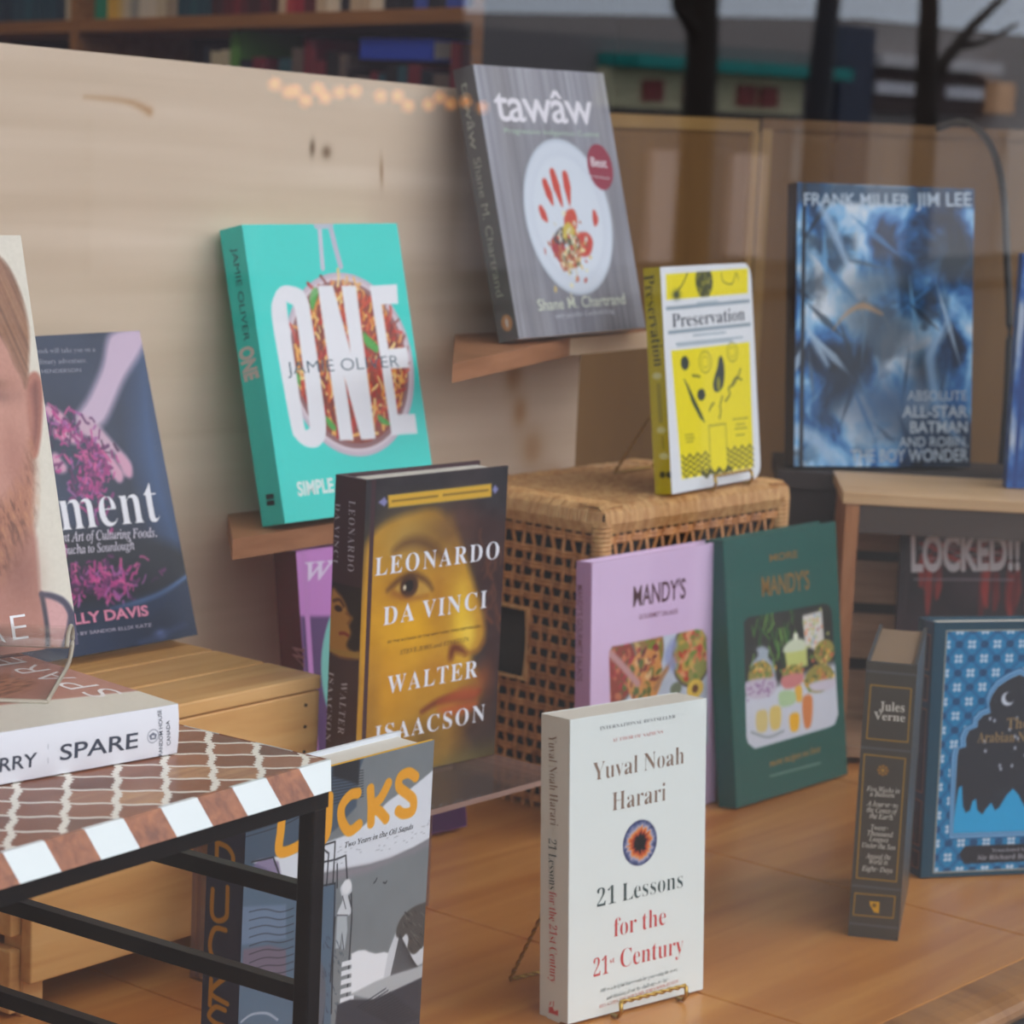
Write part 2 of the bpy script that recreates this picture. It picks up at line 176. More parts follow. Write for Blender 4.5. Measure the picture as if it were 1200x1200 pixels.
(375,[[121,0,121,36,140,36,179,44,191,58,195,84,195,125,9,125,9,166,199,480,293,480,293,169,363,169,363,125,293,125,293,84,297,58,309,44,348,36,357,36,357,0],[56,169,195,169,195,287,196,351,199,416,189,394,174,366,158,338,146,319]]),
(375,[[165,-7,119,-4,84,5,58,18,40,35,30,54,27,75,31,95,42,109,59,118,81,121,88,83,111,52,130,43,154,40,195,50,212,63,226,83,234,111,237,148,231,192,213,223,184,241,146,247,103,243,71,235,40,247,62,480,316,480,319,357,281,357,275,380,267,399,244,406,105,406,94,281,126,288,168,291,238,282,293,256,328,211,340,148,336,108,324,75,306,48,282,27,226,1]]),
(375,[[197,-7,150,-1,109,18,76,49,51,93,35,151,30,222,33,275,42,325,57,370,77,409,104,441,137,466,176,481,222,486,261,484,291,476,313,464,329,449,338,431,340,412,336,393,322,376,298,364,260,360,256,400,243,434,232,443,216,447,180,435,152,401,134,345,125,269,161,286,218,294,273,285,315,258,343,214,352,155,342,90,313,38,264,5],[199,38,222,44,239,64,251,98,255,148,250,196,238,228,219,247,193,253,154,243,125,221,131,138,147,81,170,48]]),
(375,[[111,0,289,406,113,406,86,398,74,372,70,338,30,338,33,480,353,480,353,447,168,0]]),
(375,[[183,-7,132,-2,91,11,60,31,38,57,25,88,20,122,27,162,47,193,79,219,119,242,83,267,57,296,41,327,36,364,39,395,50,423,70,449,99,469,140,482,191,486,254,478,299,453,325,415,334,369,328,333,310,305,244,260,296,230,330,199,349,166,355,127,344,71,310,29,256,2],[203,283,224,298,239,317,247,340,250,370,243,407,222,436,206,444,187,447,163,442,145,426,134,402,130,372,135,341,149,318],[187,32,218,37,241,55,257,82,262,116,256,146,239,170,208,192,164,216,126,178,115,152,111,120,116,84,132,56,156,38]]),
(375,[[152,-7,116,-4,88,4,67,17,53,33,42,69,50,94,75,107,87,80,103,56,126,41,156,36,194,48,223,84,242,145,251,230,212,198,186,188,155,185,103,194,60,220,33,264,24,324,28,369,42,409,64,441,95,466,133,481,177,486,223,480,264,463,298,433,323,390,340,332,345,261,334,157,321,111,301,72,274,39,241,14,200,-2],[184,233,206,236,224,245,251,278,245,352,231,403,209,432,181,441,156,434,137,413,125,377,121,328,125,286,137,257,156,239]])]
ITALIC_GLYPHS=[
(463,[[-85,0,-82,13,-39,24,0,56,107,182,356,475,369,475,353,58,356,37,366,24,384,16,411,13,409,0,221,0,224,13,229,13,256,16,273,26,282,46,285,78,288,158,133,158,116,150,65,90,40,56,32,36,34,24,43,17,79,13,75,0],[143,183,289,183,298,367]]),
(449,[[-24,0,-21,13,9,16,28,26,41,43,52,73,135,385,140,405,142,419,139,433,130,443,91,451,94,465,279,465,274,452,248,449,230,440,216,422,206,393,125,92,118,64,116,51,118,37,126,29,165,24,212,24,298,33,328,45,354,65,399,132,412,132,368,0]]),
(369,[[153,-9,108,-5,58,10,49,13,42,13,25,8,15,-8,3,-8,26,146,38,146,47,88,69,46,102,19,146,11,170,14,192,23,210,38,224,57,233,79,236,105,228,139,207,174,183,201,154,232,102,297,92,325,88,353,92,386,105,416,125,440,152,459,184,471,222,475,253,473,281,466,303,459,313,457,328,461,338,473,351,473,330,336,319,336,313,387,296,424,268,446,232,453,200,448,175,433,160,408,154,376,158,356,168,334,201,291,231,259,263,224,291,179,301,126,296,89,282,57,259,29,229,8,194,-5]]),
(420,[[50,0,52,13,58,13,97,19,121,41,139,89,228,417,230,429,226,438,212,441,194,441,126,432,102,420,84,404,59,352,44,353,74,465,461,465,439,350,426,350,427,361,427,371,423,404,410,425,386,437,346,441,318,441,305,437,298,423,208,93,198,43,202,28,212,19,257,13,265,13,261,0]]),
(454,[[-34,0,-30,13,0,16,18,25,31,43,42,73,126,385,132,419,129,433,120,443,81,451,85,465,440,465,420,364,409,364,402,414,391,427,373,436,309,442,252,442,222,439,207,426,196,396,159,260,216,260,259,264,289,275,308,296,321,326,334,326,287,161,275,161,277,187,272,220,253,234,214,237,154,237,112,83,107,62,105,47,108,36,116,28,153,24,199,24,244,26,281,34,313,48,341,67,365,94,386,128,400,128,351,0]]),
(437,[[80,-10,96,395,94,422,86,439,69,448,44,451,38,451,40,465,226,465,223,453,218,453,191,449,174,439,166,419,162,387,149,95,384,375,409,409,418,430,415,441,406,447,371,451,373,465,516,465,512,451,492,447,473,434,426,384,95,-10]]),
(257,[[22,-10,-8,-6,-32,7,-46,26,-51,49,-41,76,-30,84,-16,87,8,78,17,55,16,47,14,40,11,26,15,14,28,9,42,14,51,26,59,47,68,77,148,379,156,420,152,435,142,443,96,450,101,465,293,465,289,451,262,449,244,441,232,425,222,398,152,134,130,71,102,26,66,-1]]),
(516,[[200,-10,149,-5,105,11,70,36,43,70,27,112,21,162,26,207,38,253,58,296,84,338,116,376,151,409,191,436,232,457,276,470,319,475,370,469,413,453,448,427,473,393,489,351,494,302,482,227,449,152,400,85,340,32,273,1],[201,10,235,15,268,29,298,51,327,80,375,153,407,240,418,331,412,384,393,423,362,447,320,455,284,449,248,434,214,408,182,374,154,333,130,286,106,211,97,137,104,83,125,43,157,18]]),
(439,[[-34,0,-30,13,0,17,19,27,32,45,42,73,126,385,132,420,129,434,120,443,81,451,85,465,256,465,323,458,372,440,401,408,410,365,403,327,382,296,346,270,297,251,332,234,356,211,371,181,376,145,370,104,351,68,320,39,279,18,229,4,171,0],[193,259,257,266,303,287,331,322,340,369,334,401,319,424,292,437,255,442,223,440,210,430,201,410,188,365,163,269,170,261],[153,21,217,30,263,56,291,97,301,152,294,190,274,217,241,232,194,237,163,235,150,222,109,73,106,58,105,44,108,32,116,25]]),
(507,[[-36,0,-32,13,-1,16,18,26,31,43,42,73,126,385,132,419,129,433,120,443,81,451,85,465,263,465,325,459,378,442,421,413,453,375,472,328,479,272,473,219,457,169,430,122,393,82,348,48,294,22,234,5,167,0],[170,22,223,28,270,44,310,70,342,103,368,144,386,189,397,237,401,287,392,354,364,403,318,433,254,443,222,439,205,423,193,387,113,89,105,49,109,36,120,28,140,24]]),
(245,[[-31,0,-27,13,10,18,30,36,45,73,129,385,135,419,132,433,123,443,84,451,88,465,275,465,272,451,267,451,241,448,224,439,211,421,200,392,116,80,110,45,113,31,122,21,161,13,157,0]]),
(500,[[338,-11,154,373,75,84,70,60,68,43,71,29,80,20,122,13,118,0,-34,0,-30,13,-3,16,17,25,31,43,42,73,130,393,132,401,132,408,129,423,120,438,105,448,86,451,81,451,85,465,182,465,353,108,427,381,433,405,435,422,431,436,422,445,380,451,383,465,536,465,532,451,498,447,475,429,460,392,351,-11]]),
(491,[[200,-10,139,-2,92,24,62,63,52,113,64,181,119,388,125,420,122,435,112,444,68,452,71,465,267,465,265,452,258,452,230,448,210,436,196,414,185,381,135,193,119,109,125,73,144,46,175,29,216,23,252,27,284,38,311,55,332,79,350,118,370,181,416,355,426,412,424,431,415,443,373,452,375,465,532,465,530,452,520,452,488,444,467,420,458,396,447,357,396,163,377,106,354,62,325,29,291,7,250,-6]]),
(520,[[-34,0,-30,13,6,18,27,36,42,73,126,385,132,419,129,433,120,443,81,451,85,465,270,465,267,451,238,448,219,439,205,421,194,390,166,285,163,271,169,262,185,259,357,259,373,262,381,274,410,385,416,419,413,433,404,443,365,451,369,465,555,465,551,451,545,451,520,448,502,439,489,421,479,392,396,80,391,60,389,45,392,31,401,21,440,13,437,0,251,0,255,13,291,18,312,36,326,73,364,212,365,217,365,222,360,232,343,234,172,234,156,231,148,220,111,80,106,60,104,45,107,31,116,21,155,13,152,0]]),
(451,[[-34,0,-30,13,0,17,19,27,32,45,42,73,126,385,132,420,129,434,120,443,81,451,85,465,281,465,343,458,388,438,414,406,423,364,415,320,390,284,348,256,289,235,351,85,381,31,398,18,419,13,418,0,314,0,221,228,206,228,176,229,152,231,114,89,106,46,109,30,118,20,154,13,162,13,158,0],[202,250,264,257,309,280,337,316,347,363,341,398,323,423,293,438,251,443,224,440,209,427,197,398,158,253,179,251]]),
(541,[[245,-10,183,-4,130,13,86,42,54,80,34,127,27,181,32,230,47,278,71,325,102,367,139,404,181,435,251,465,327,475,373,471,414,459,447,446,465,442,487,448,503,469,514,469,484,327,472,327,458,380,428,420,386,444,331,453,272,443,218,413,173,366,137,306,114,239,106,173,116,105,146,53,193,21,255,11,288,15,319,26,342,43,354,64,378,158,381,173,383,185,380,199,369,208,322,214,325,227,518,227,514,214,476,208,457,188,450,171,443,146,416,35,334,1]]),
(592,[[83,-10,99,394,96,422,87,439,69,449,40,453,42,465,229,465,226,453,220,453,193,449,177,439,168,419,165,387,153,116,321,355,323,396,321,422,312,439,296,449,272,452,267,452,270,465,448,465,444,452,410,447,394,425,388,378,377,120,545,372,564,406,570,431,558,446,522,452,527,465,667,465,664,452,643,448,624,434,582,381,319,-10,306,-10,320,310,95,-10]]),
(471,[[218,-10,164,-4,117,13,78,41,49,78,31,125,26,179,31,227,46,276,70,322,102,365,139,402,181,433,250,464,321,475,363,470,412,457,430,453,443,458,453,470,467,470,439,332,425,332,426,343,426,353,419,395,400,427,370,446,328,453,287,447,246,430,208,404,174,370,146,328,124,281,109,229,105,175,114,109,140,60,182,29,236,19,280,24,322,40,361,66,399,103,412,91,369,46,323,15,274,-4]]),
(406,[[-31,0,-27,13,10,18,30,36,45,73,129,385,135,419,132,433,123,443,84,451,88,465,421,465,400,355,387,355,388,361,388,367,383,403,369,425,344,437,307,441,254,441,218,435,207,418,195,373,165,258,203,258,258,264,292,284,316,325,330,325,285,156,271,156,273,173,274,190,271,212,262,226,244,233,212,235,159,235,116,69,113,56,112,44,115,29,125,19,169,12,168,0]]),
(454,[[-34,0,-30,13,6,18,27,36,42,73,126,385,132,419,129,433,120,443,81,451,85,465,269,465,265,451,259,451,236,449,219,441,207,425,196,396,161,265,160,261,159,256,164,250,172,253,336,385,365,413,375,434,366,447,339,451,335,451,338,465,501,465,496,452,464,446,431,426,336,354,223,264,355,69,394,27,414,16,438,13,435,0,236,0,240,13,244,13,277,18,285,26,287,37,282,55,268,79,168,228,159,233,150,224,110,75,105,46,108,30,118,20,162,13,158,0]]),
(412,[[48,0,52,12,95,18,118,34,130,66,167,201,105,366,81,418,53,444,13,451,17,465,218,465,214,451,172,445,163,437,160,423,162,409,167,393,224,235,332,358,366,400,377,427,374,438,364,445,347,449,322,451,326,465,486,465,482,450,463,446,443,433,392,383,235,205,197,66,194,53,193,40,196,26,208,17,258,12,254,0]]),
(590,[[-36,0,-32,13,3,18,25,36,40,73,128,385,134,419,131,433,122,443,83,451,87,465,212,465,261,108,496,465,624,465,620,451,615,451,589,448,572,439,559,421,548,392,465,80,460,60,458,45,461,31,470,21,509,13,506,0,322,0,325,11,359,18,381,39,397,83,480,392,219,0,210,0,157,393,77,103,66,48,69,31,78,21,118,13,114,0]]),
(403,[[-34,0,-30,13,0,16,18,25,31,42,42,73,126,385,132,419,129,434,120,443,81,451,85,465,267,465,329,458,373,439,400,406,408,361,403,323,385,289,357,261,320,240,274,227,221,222,159,222,147,214,107,64,106,55,105,46,108,30,119,20,165,13,161,0],[193,242,253,251,297,275,324,313,332,364,327,400,311,425,283,440,244,445,215,438,199,405,161,263,159,253,165,244]]),
(342,[[50,-8,26,-3,8,10,-3,33,-7,64,0,119,18,175,49,228,90,274,136,306,183,316,217,307,232,280,241,309,292,309,231,90,222,44,224,37,233,35,252,46,282,80,291,72,240,12,195,-8,175,0,168,23,191,118,154,62,119,23,85,0],[82,33,98,37,116,48,152,87,185,141,210,201,219,257,210,288,185,299,154,291,124,266,96,226,74,175,58,122,53,73,60,43]]),
(340,[[82,-8,46,-5,18,6,1,20,-5,36,-2,50,88,404,92,424,93,437,86,452,61,455,50,455,54,467,94,472,123,479,156,487,162,485,163,480,103,251,155,300,214,316,251,310,280,289,299,258,306,218,301,177,287,137,266,99,238,64,204,35,166,12,125,-3],[95,9,132,17,168,40,199,75,224,119,241,167,246,211,242,241,230,264,211,279,186,283,155,276,126,254,102,217,83,167,54,66,50,38,61,17]]),
(298,[[99,-8,58,0,26,23,6,60,-1,109,3,142,12,175,48,237,102,286,150,309,199,316,228,313,249,302,262,286,267,267,258,239,247,231,233,228,211,235,204,255,207,268,214,279,218,284,220,289,215,297,197,299,162,292,130,271,101,238,79,196,64,150,59,107,63,73,76,46,96,29,122,23,174,38,228,82,238,71,169,12]]),
(355,[[61,-8,32,-3,10,13,-4,39,-9,73,-5,107,5,143,44,217,99,279,146,307,192,316,225,311,242,293,273,416,275,426,275,436,268,451,243,455,233,455,236,467,306,479,338,487,345,480,344,473,343,468,240,81,236,60,234,44,238,34,250,30,273,43,306,81,317,72,263,11,240,-3,217,-8,191,1,183,27,201,112,167,59,133,21,99,-1],[91,28,109,31,127,43,165,85,199,142,223,204,232,259,223,289,212,298,198,300,165,292,132,268,101,229,75,178,57,124,51,78,54,57,62,41,74,31]]),
(287,[[89,-7,50,0,21,21,2,54,-4,99,-1,131,9,165,46,231,101,283,148,308,195,316,222,313,242,303,254,287,258,266,245,226,208,189,147,161,61,142,57,118,56,98,60,66,72,44,92,30,119,26,168,39,221,81,231,71,198,36,165,12,128,-2],[64,158,124,173,168,199,195,233,204,271,198,291,180,298,159,294,137,280,95,230]]),
(199,[[-48,-153,-65,-150,-79,-142,-88,-130,-91,-116,-85,-94,-66,-87,-50,-92,-44,-108,-46,-119,-49,-127,-42,-134,-24,-128,-10,-108,2,-74,13,-25,71,283,7,283,12,304,75,304,83,340,104,403,135,449,173,477,216,487,240,483,259,473,271,458,275,439,267,416,243,408,224,415,218,435,219,441,221,447,224,455,219,465,206,469,172,447,148,383,132,304,210,304,207,283,128,283,101,150,67,7,33,-85,-5,-136]]),
(286,[[63,-153,16,-148,-21,-131,-44,-106,-52,-75,-30,-22,36,24,13,39,6,57,21,84,58,121,22,152,10,195,15,226,29,256,51,281,80,301,114,314,152,318,206,307,246,296,289,296,289,266,243,266,248,236,243,203,229,174,207,149,179,130,146,118,110,113,82,116,66,101,60,87,73,70,112,54,159,38,194,19,216,-6,223,-40,218,-71,203,-99,179,-122,147,-139,108,-150],[111,129,132,133,151,146,180,190,191,249,188,272,179,288,165,299,147,302,127,298,108,285,78,241,69,212,66,182,78,142],[75,-132,119,-128,151,-114,170,-92,176,-60,173,-45,163,-31,132,-10,94,5,52,18,6,-20,-9,-64,-4,-94,12,-115,38,-128]]),
(402,[[304,-7,279,-2,260,11,247,33,243,60,246,99,256,151,271,221,279,257,281,283,274,313,251,323,212,310,173,272,141,221,124,172,87,0,25,0,112,415,118,451,106,474,71,482,66,482,72,510,195,510,169,387,156,331,142,275,150,275,178,315,209,343,241,360,274,366,305,361,328,347,341,324,346,291,343,262,334,218,316,138,310,101,308,68,313,44,331,36,352,39,374,51,386,32,344,3]]),
(177,[[122,394,98,404,88,428,98,452,122,463,147,452,157,428,147,403],[33,-8,8,1,0,29,3,53,11,86,55,241,58,254,60,264,57,275,50,282,17,287,20,299,65,305,96,310,124,316,131,308,130,303,128,296,63,79,58,52,61,37,72,32,96,45,130,84,140,74,84,12]]),
(174,[[124,394,100,404,90,428,100,452,124,463,149,452,159,428,149,403],[-50,-153,-69,-150,-84,-141,-93,-127,-97,-111,-91,-90,-73,-83,-55,-89,-50,-107,-50,-117,-51,-126,-49,-133,-42,-135,-27,-123,-11,-88,5,-26,25,67,61,248,62,256,62,263,55,282,19,287,21,300,61,305,89,310,118,316,125,314,126,306,73,57,49,-35,21,-101,-11,-140]]),
(339,[[218,-7,201,-3,187,9,161,63,120,161,78,129,41,0,-13,0,103,414,106,435,98,452,71,455,62,455,66,468,109,474,140,481,158,486,169,487,175,480,172,465,84,157,195,240,221,263,230,280,222,290,197,294,203,306,337,306,334,293,292,284,246,255,164,193,214,73,229,47,248,36,272,47,301,79,311,69,286,35,261,11,238,-3]]),
(173,[[32,-7,7,2,-2,26,2,54,13,99,98,412,101,433,99,446,92,453,58,459,60,471,104,476,134,482,163,487,171,481,168,465,62,84,56,50,59,38,68,34,90,46,122,82,133,72,105,37,77,12,52,-3]]),
(550,[[410,-7,384,2,376,31,384,78,424,218,430,255,426,270,411,275,393,270,371,258,325,210,279,137,251,72,228,0,175,0,235,203,245,257,241,270,227,275,196,263,155,230,113,179,86,129,63,70,40,0,-13,0,50,212,58,243,61,263,59,275,51,281,17,287,19,300,94,310,113,315,123,316,130,308,129,303,128,296,91,177,139,238,184,281,226,307,263,316,293,306,304,277,285,184,329,242,371,283,411,307,449,316,479,306,489,275,486,253,479,222,436,65,434,57,433,50,436,39,445,35,469,48,483,64,499,87,508,76,459,13]]),
(364,[[222,-9,198,1,189,28,216,140,242,254,238,269,225,275,195,263,159,232,123,189,93,142,67,82,42,0,-12,0,53,221,62,263,53,280,23,285,17,285,19,297,67,303,100,310,130,316,133,308,93,177,142,238,188,281,229,306,263,315,292,306,302,278,300,252,293,222,254,88,247,64,245,49,249,37,259,34,282,48,312,91,322,83,273,14]]),
(351,[[105,-8,61,-1,26,22,3,57,-4,102,0,140,14,178,35,215,61,247,93,276,128,298,165,312,201,316,248,309,283,286,306,251,314,206,310,172,299,138,260,73,203,23,155,0],[113,11,140,17,166,32,190,55,211,85,243,155,255,226,251,258,240,281,222,294,197,299,165,291,132,268,103,231,78,183,61,132,56,83,60,52,71,30,89,16]]),
(340,[[-96,-149,-93,-137,-66,-133,-49,-126,-38,-111,-29,-87,54,235,58,249,60,262,58,274,52,281,16,285,19,298,62,303,93,309,124,316,130,310,128,299,112,250,168,300,226,316,260,310,286,292,302,263,308,226,303,185,290,144,270,105,243,69,212,38,177,13,140,-2,101,-7,72,-4,50,5,30,-81,23,-113,26,-124,36,-132,77,-138,73,-149],[101,9,128,14,155,30,180,53,202,82,235,153,248,228,245,253,235,271,220,282,199,286,166,278,136,253,110,213,91,162,66,64,64,51,62,40,72,17]]),
(339,[[81,-150,83,-138,120,-133,138,-120,152,-82,203,105,168,57,131,22,94,1,57,-6,29,-1,8,16,-6,43,-10,79,-6,116,5,154,47,226,74,257,103,282,150,307,195,316,234,306,254,276,263,309,315,309,210,-71,203,-97,201,-112,204,-125,211,-132,246,-138,253,-138,251,-150],[90,30,117,36,147,57,178,92,209,145,232,201,239,248,236,269,228,285,215,295,198,298,175,294,151,281,106,235,72,173,57,126,52,82,54,59,62,43,74,33]]),
(224,[[-13,0,46,209,56,259,53,272,47,279,13,284,15,297,59,304,90,310,118,316,124,314,124,308,89,179,158,282,208,316,229,307,237,283,234,266,226,253,214,243,200,240,180,248,170,268,130,218,95,157,65,84,41,0]]),
(248,[[78,-8,32,-1,6,6,-4,4,-9,-4,-22,-4,-7,106,4,105,10,65,24,35,45,16,71,10,93,14,110,26,122,45,126,69,120,93,104,120,83,147,63,175,46,206,40,238,46,269,63,294,90,311,123,316,166,310,193,302,205,305,209,314,220,314,207,214,195,214,188,251,175,278,156,294,130,299,115,296,102,287,94,275,91,261,97,237,116,208,136,181,155,154,173,122,179,89,176,63,166,40,151,20,130,5,106,-5]]),
(187,[[33,-8,9,1,1,26,2,44,7,62,66,283,19,283,22,297,82,326,136,392,151,392,126,304,183,304,177,283,120,283,66,78,60,45,63,34,72,31,93,43,124,79,134,68,82,11]]),
(364,[[46,-8,28,-5,15,4,7,18,4,38,8,69,19,116,50,228,54,247,56,265,53,276,47,283,13,287,15,300,59,306,90,311,119,316,128,312,127,304,125,296,71,107,62,74,59,54,64,38,79,32,100,38,124,54,177,115,227,203,261,309,314,309,255,92,246,47,250,36,260,32,284,45,315,84,324,75,274,13,222,-8,197,1,189,27,199,81,220,153,171,82,127,32,86,2]]),
(297,[[61,-8,50,171,45,231,36,265,21,281,-1,286,-6,286,-3,299,28,305,52,310,69,315,79,316,93,284,102,188,109,58,164,117,205,170,232,213,240,239,231,254,216,270,209,288,218,309,240,317,253,314,264,306,273,275,244,196,159,85,75,-8]]),
(446,[[48,-8,44,175,41,234,33,268,20,284,0,289,-2,300,30,306,54,312,70,316,80,317,92,281,97,171,98,91,238,317,250,317,275,71,323,128,373,195,389,240,376,259,366,272,363,287,371,308,392,316,404,313,414,305,422,273,402,208,340,117,240,-8,230,-8,205,221,60,-8]]),
(279,[[154,-8,138,-5,126,3,107,58,94,121,46,54,8,9,-11,-2,-32,-6,-54,2,-62,23,-54,43,-35,51,-18,46,-1,41,13,47,30,64,89,148,69,245,55,276,28,285,12,285,-3,283,-1,296,63,309,83,315,96,316,106,311,112,297,131,206,177,271,203,302,219,312,238,315,262,308,270,288,263,269,244,261,226,266,218,269,212,270,197,263,136,181,156,87,162,65,167,48,175,38,185,35,208,48,238,86,248,75,197,13]]),
(270,[[-44,-153,-68,-145,-77,-125,-69,-106,-48,-98,-30,-103,-9,-109,9,-99,34,-69,79,-7,44,175,36,216,29,244,11,276,-4,284,-24,287,-22,299,8,303,32,310,62,316,73,302,85,258,100,179,123,57,173,138,200,186,213,213,217,233,213,249,201,260,190,268,184,288,192,308,214,316,228,313,239,304,249,273,239,223,208,158,175,102,133,35,86,-34,39,-94,-6,-137,-26,-149]]),
(266,[[143,-8,114,-5,75,3,13,15,-7,11,-27,-1,-31,-3,-42,3,-32,19,189,261,149,257,106,264,71,271,44,263,26,238,15,244,41,298,56,311,74,315,103,313,140,306,176,298,199,296,232,306,250,316,257,308,256,303,250,295,26,50,65,54,115,48,157,41,188,52,210,86,220,81,198,24,175,-2]])]
def decode(order,data):
    return {c:(adv/1000,[[(l[i]/1000,l[i+1]/1000) for i in range(0,len(l),2)] for l in loops]) for c,(adv,loops) in zip(order,data)}
FB,FI=decode(BOLD_ORDER,BOLD_GLYPHS),decode(ITALIC_ORDER,ITALIC_GLYPHS)
FS={}
def curve_mesh(cu):
    ob=bpy.data.objects.new('t',cu); me=bpy.data.meshes.new_from_object(ob); bpy.data.objects.remove(ob); bpy.data.curves.remove(cu)
    v=np.empty(len(me.vertices)*3); me.vertices.foreach_get('co',v); f=[tuple(p.vertices) for p in me.polygons]; bpy.data.meshes.remove(me)
    return v.reshape(-1,3)[:,:2],f
def glyph_text(s, font, off, track):
    if font=='sans':
        cu=bpy.data.curves.new('t','FONT'); cu.body=s; cu.size=1; cu.offset=off; cu.fill_mode='FRONT'; cu.resolution_u=4; cu.space_character=track
        v,f=curve_mesh(cu); return v,f,.729
    D=FI if font=='italic' else FB
    cu=bpy.data.curves.new('t','CURVE'); cu.dimensions='2D'; cu.fill_mode='FRONT'; cu.offset=off; x=0
    for ch in s:
        if ch not in D:
            if ch in ',.': 
                r=.035; lp=[(x+.05,0),(x+.05+r*2,0),(x+.05+2*r,r*2),(x+.05,r*2)]
                sp=cu.splines.new('POLY'); sp.points.add(3); sp.use_cyclic_u=True
                for p,q in zip(sp.points,lp): p.co=(q[0],q[1],0,1)
                x+=.16*track
            else: x+=.17*track
            continue
        adv,loops=D[ch]
        for lp in loops:
            sp=cu.splines.new('POLY'); sp.points.add(len(lp)-1); sp.use_cyclic_u=True
            for p,q in zip(sp.points,lp): p.co=(q[0]+x,q[1],0,1)
        x+=adv*track
    v,f=curve_mesh(cu); return v,f,.455
def text2d(s, p0, p1, cap, font='sans', off=0., track=1.):
    """polygons in plane mm: ink runs from p0 to p1, capital height cap"""
    v,f,ch=glyph_text(s,font,off,track)
    x0,x1=v[:,0].min(),v[:,0].max(); p0=np.array(p0); p1=np.array(p1); L=np.hypot(*(p1-p0)); e=(p1-p0)/L; n=np.array([-e[1],e[0]])
    X=(v[:,0]-x0)/(x1-x0)*L; Y=v[:,1]/ch*cap
    return p0+X[:,None]*e+Y[:,None]*n, f

# ------------------------------------------------------------------ printed pictures (colours per vertex, in mm)
def vnoise(X,Y,sx,sy,seed):
    g=np.random.default_rng(seed).random((64,64)); x=X/sx; y=Y/sy; i=np.floor(x).astype(int); j=np.floor(y).astype(int); a=x-i; b=y-j
    a=a*a*(3-2*a); b=b*b*(3-2*b); G=lambda p,q: g[p%64,q%64]
    return (G(i,j)*(1-a)+G(i+1,j)*a)*(1-b)+(G(i,j+1)*(1-a)+G(i+1,j+1)*a)*b
def fbm(X,Y,sx,sy,seed,o=4): return sum(vnoise(X,Y,sx/2**k,sy/2**k,seed+k)*.5**(k+1) for k in range(o))/(1-.5**o)
def spl(p, k=5, closed=False):
    p=np.array(p,float); n=len(p); out=[]
    for i in range(n if closed else n-1):
        g=lambda q: p[q%n] if closed else p[min(max(q,0),n-1)]
        a,b,c,d=g(i-1),g(i),g(i+1),g(i+2)
        for t in np.arange(k)/k: out.append(.5*(2*b+(c-a)*t+(2*a-5*b+4*c-d)*t*t+(3*b-a-3*c+d)*t**3))
    if not closed: out.append(p[-1])
    return np.array(out)
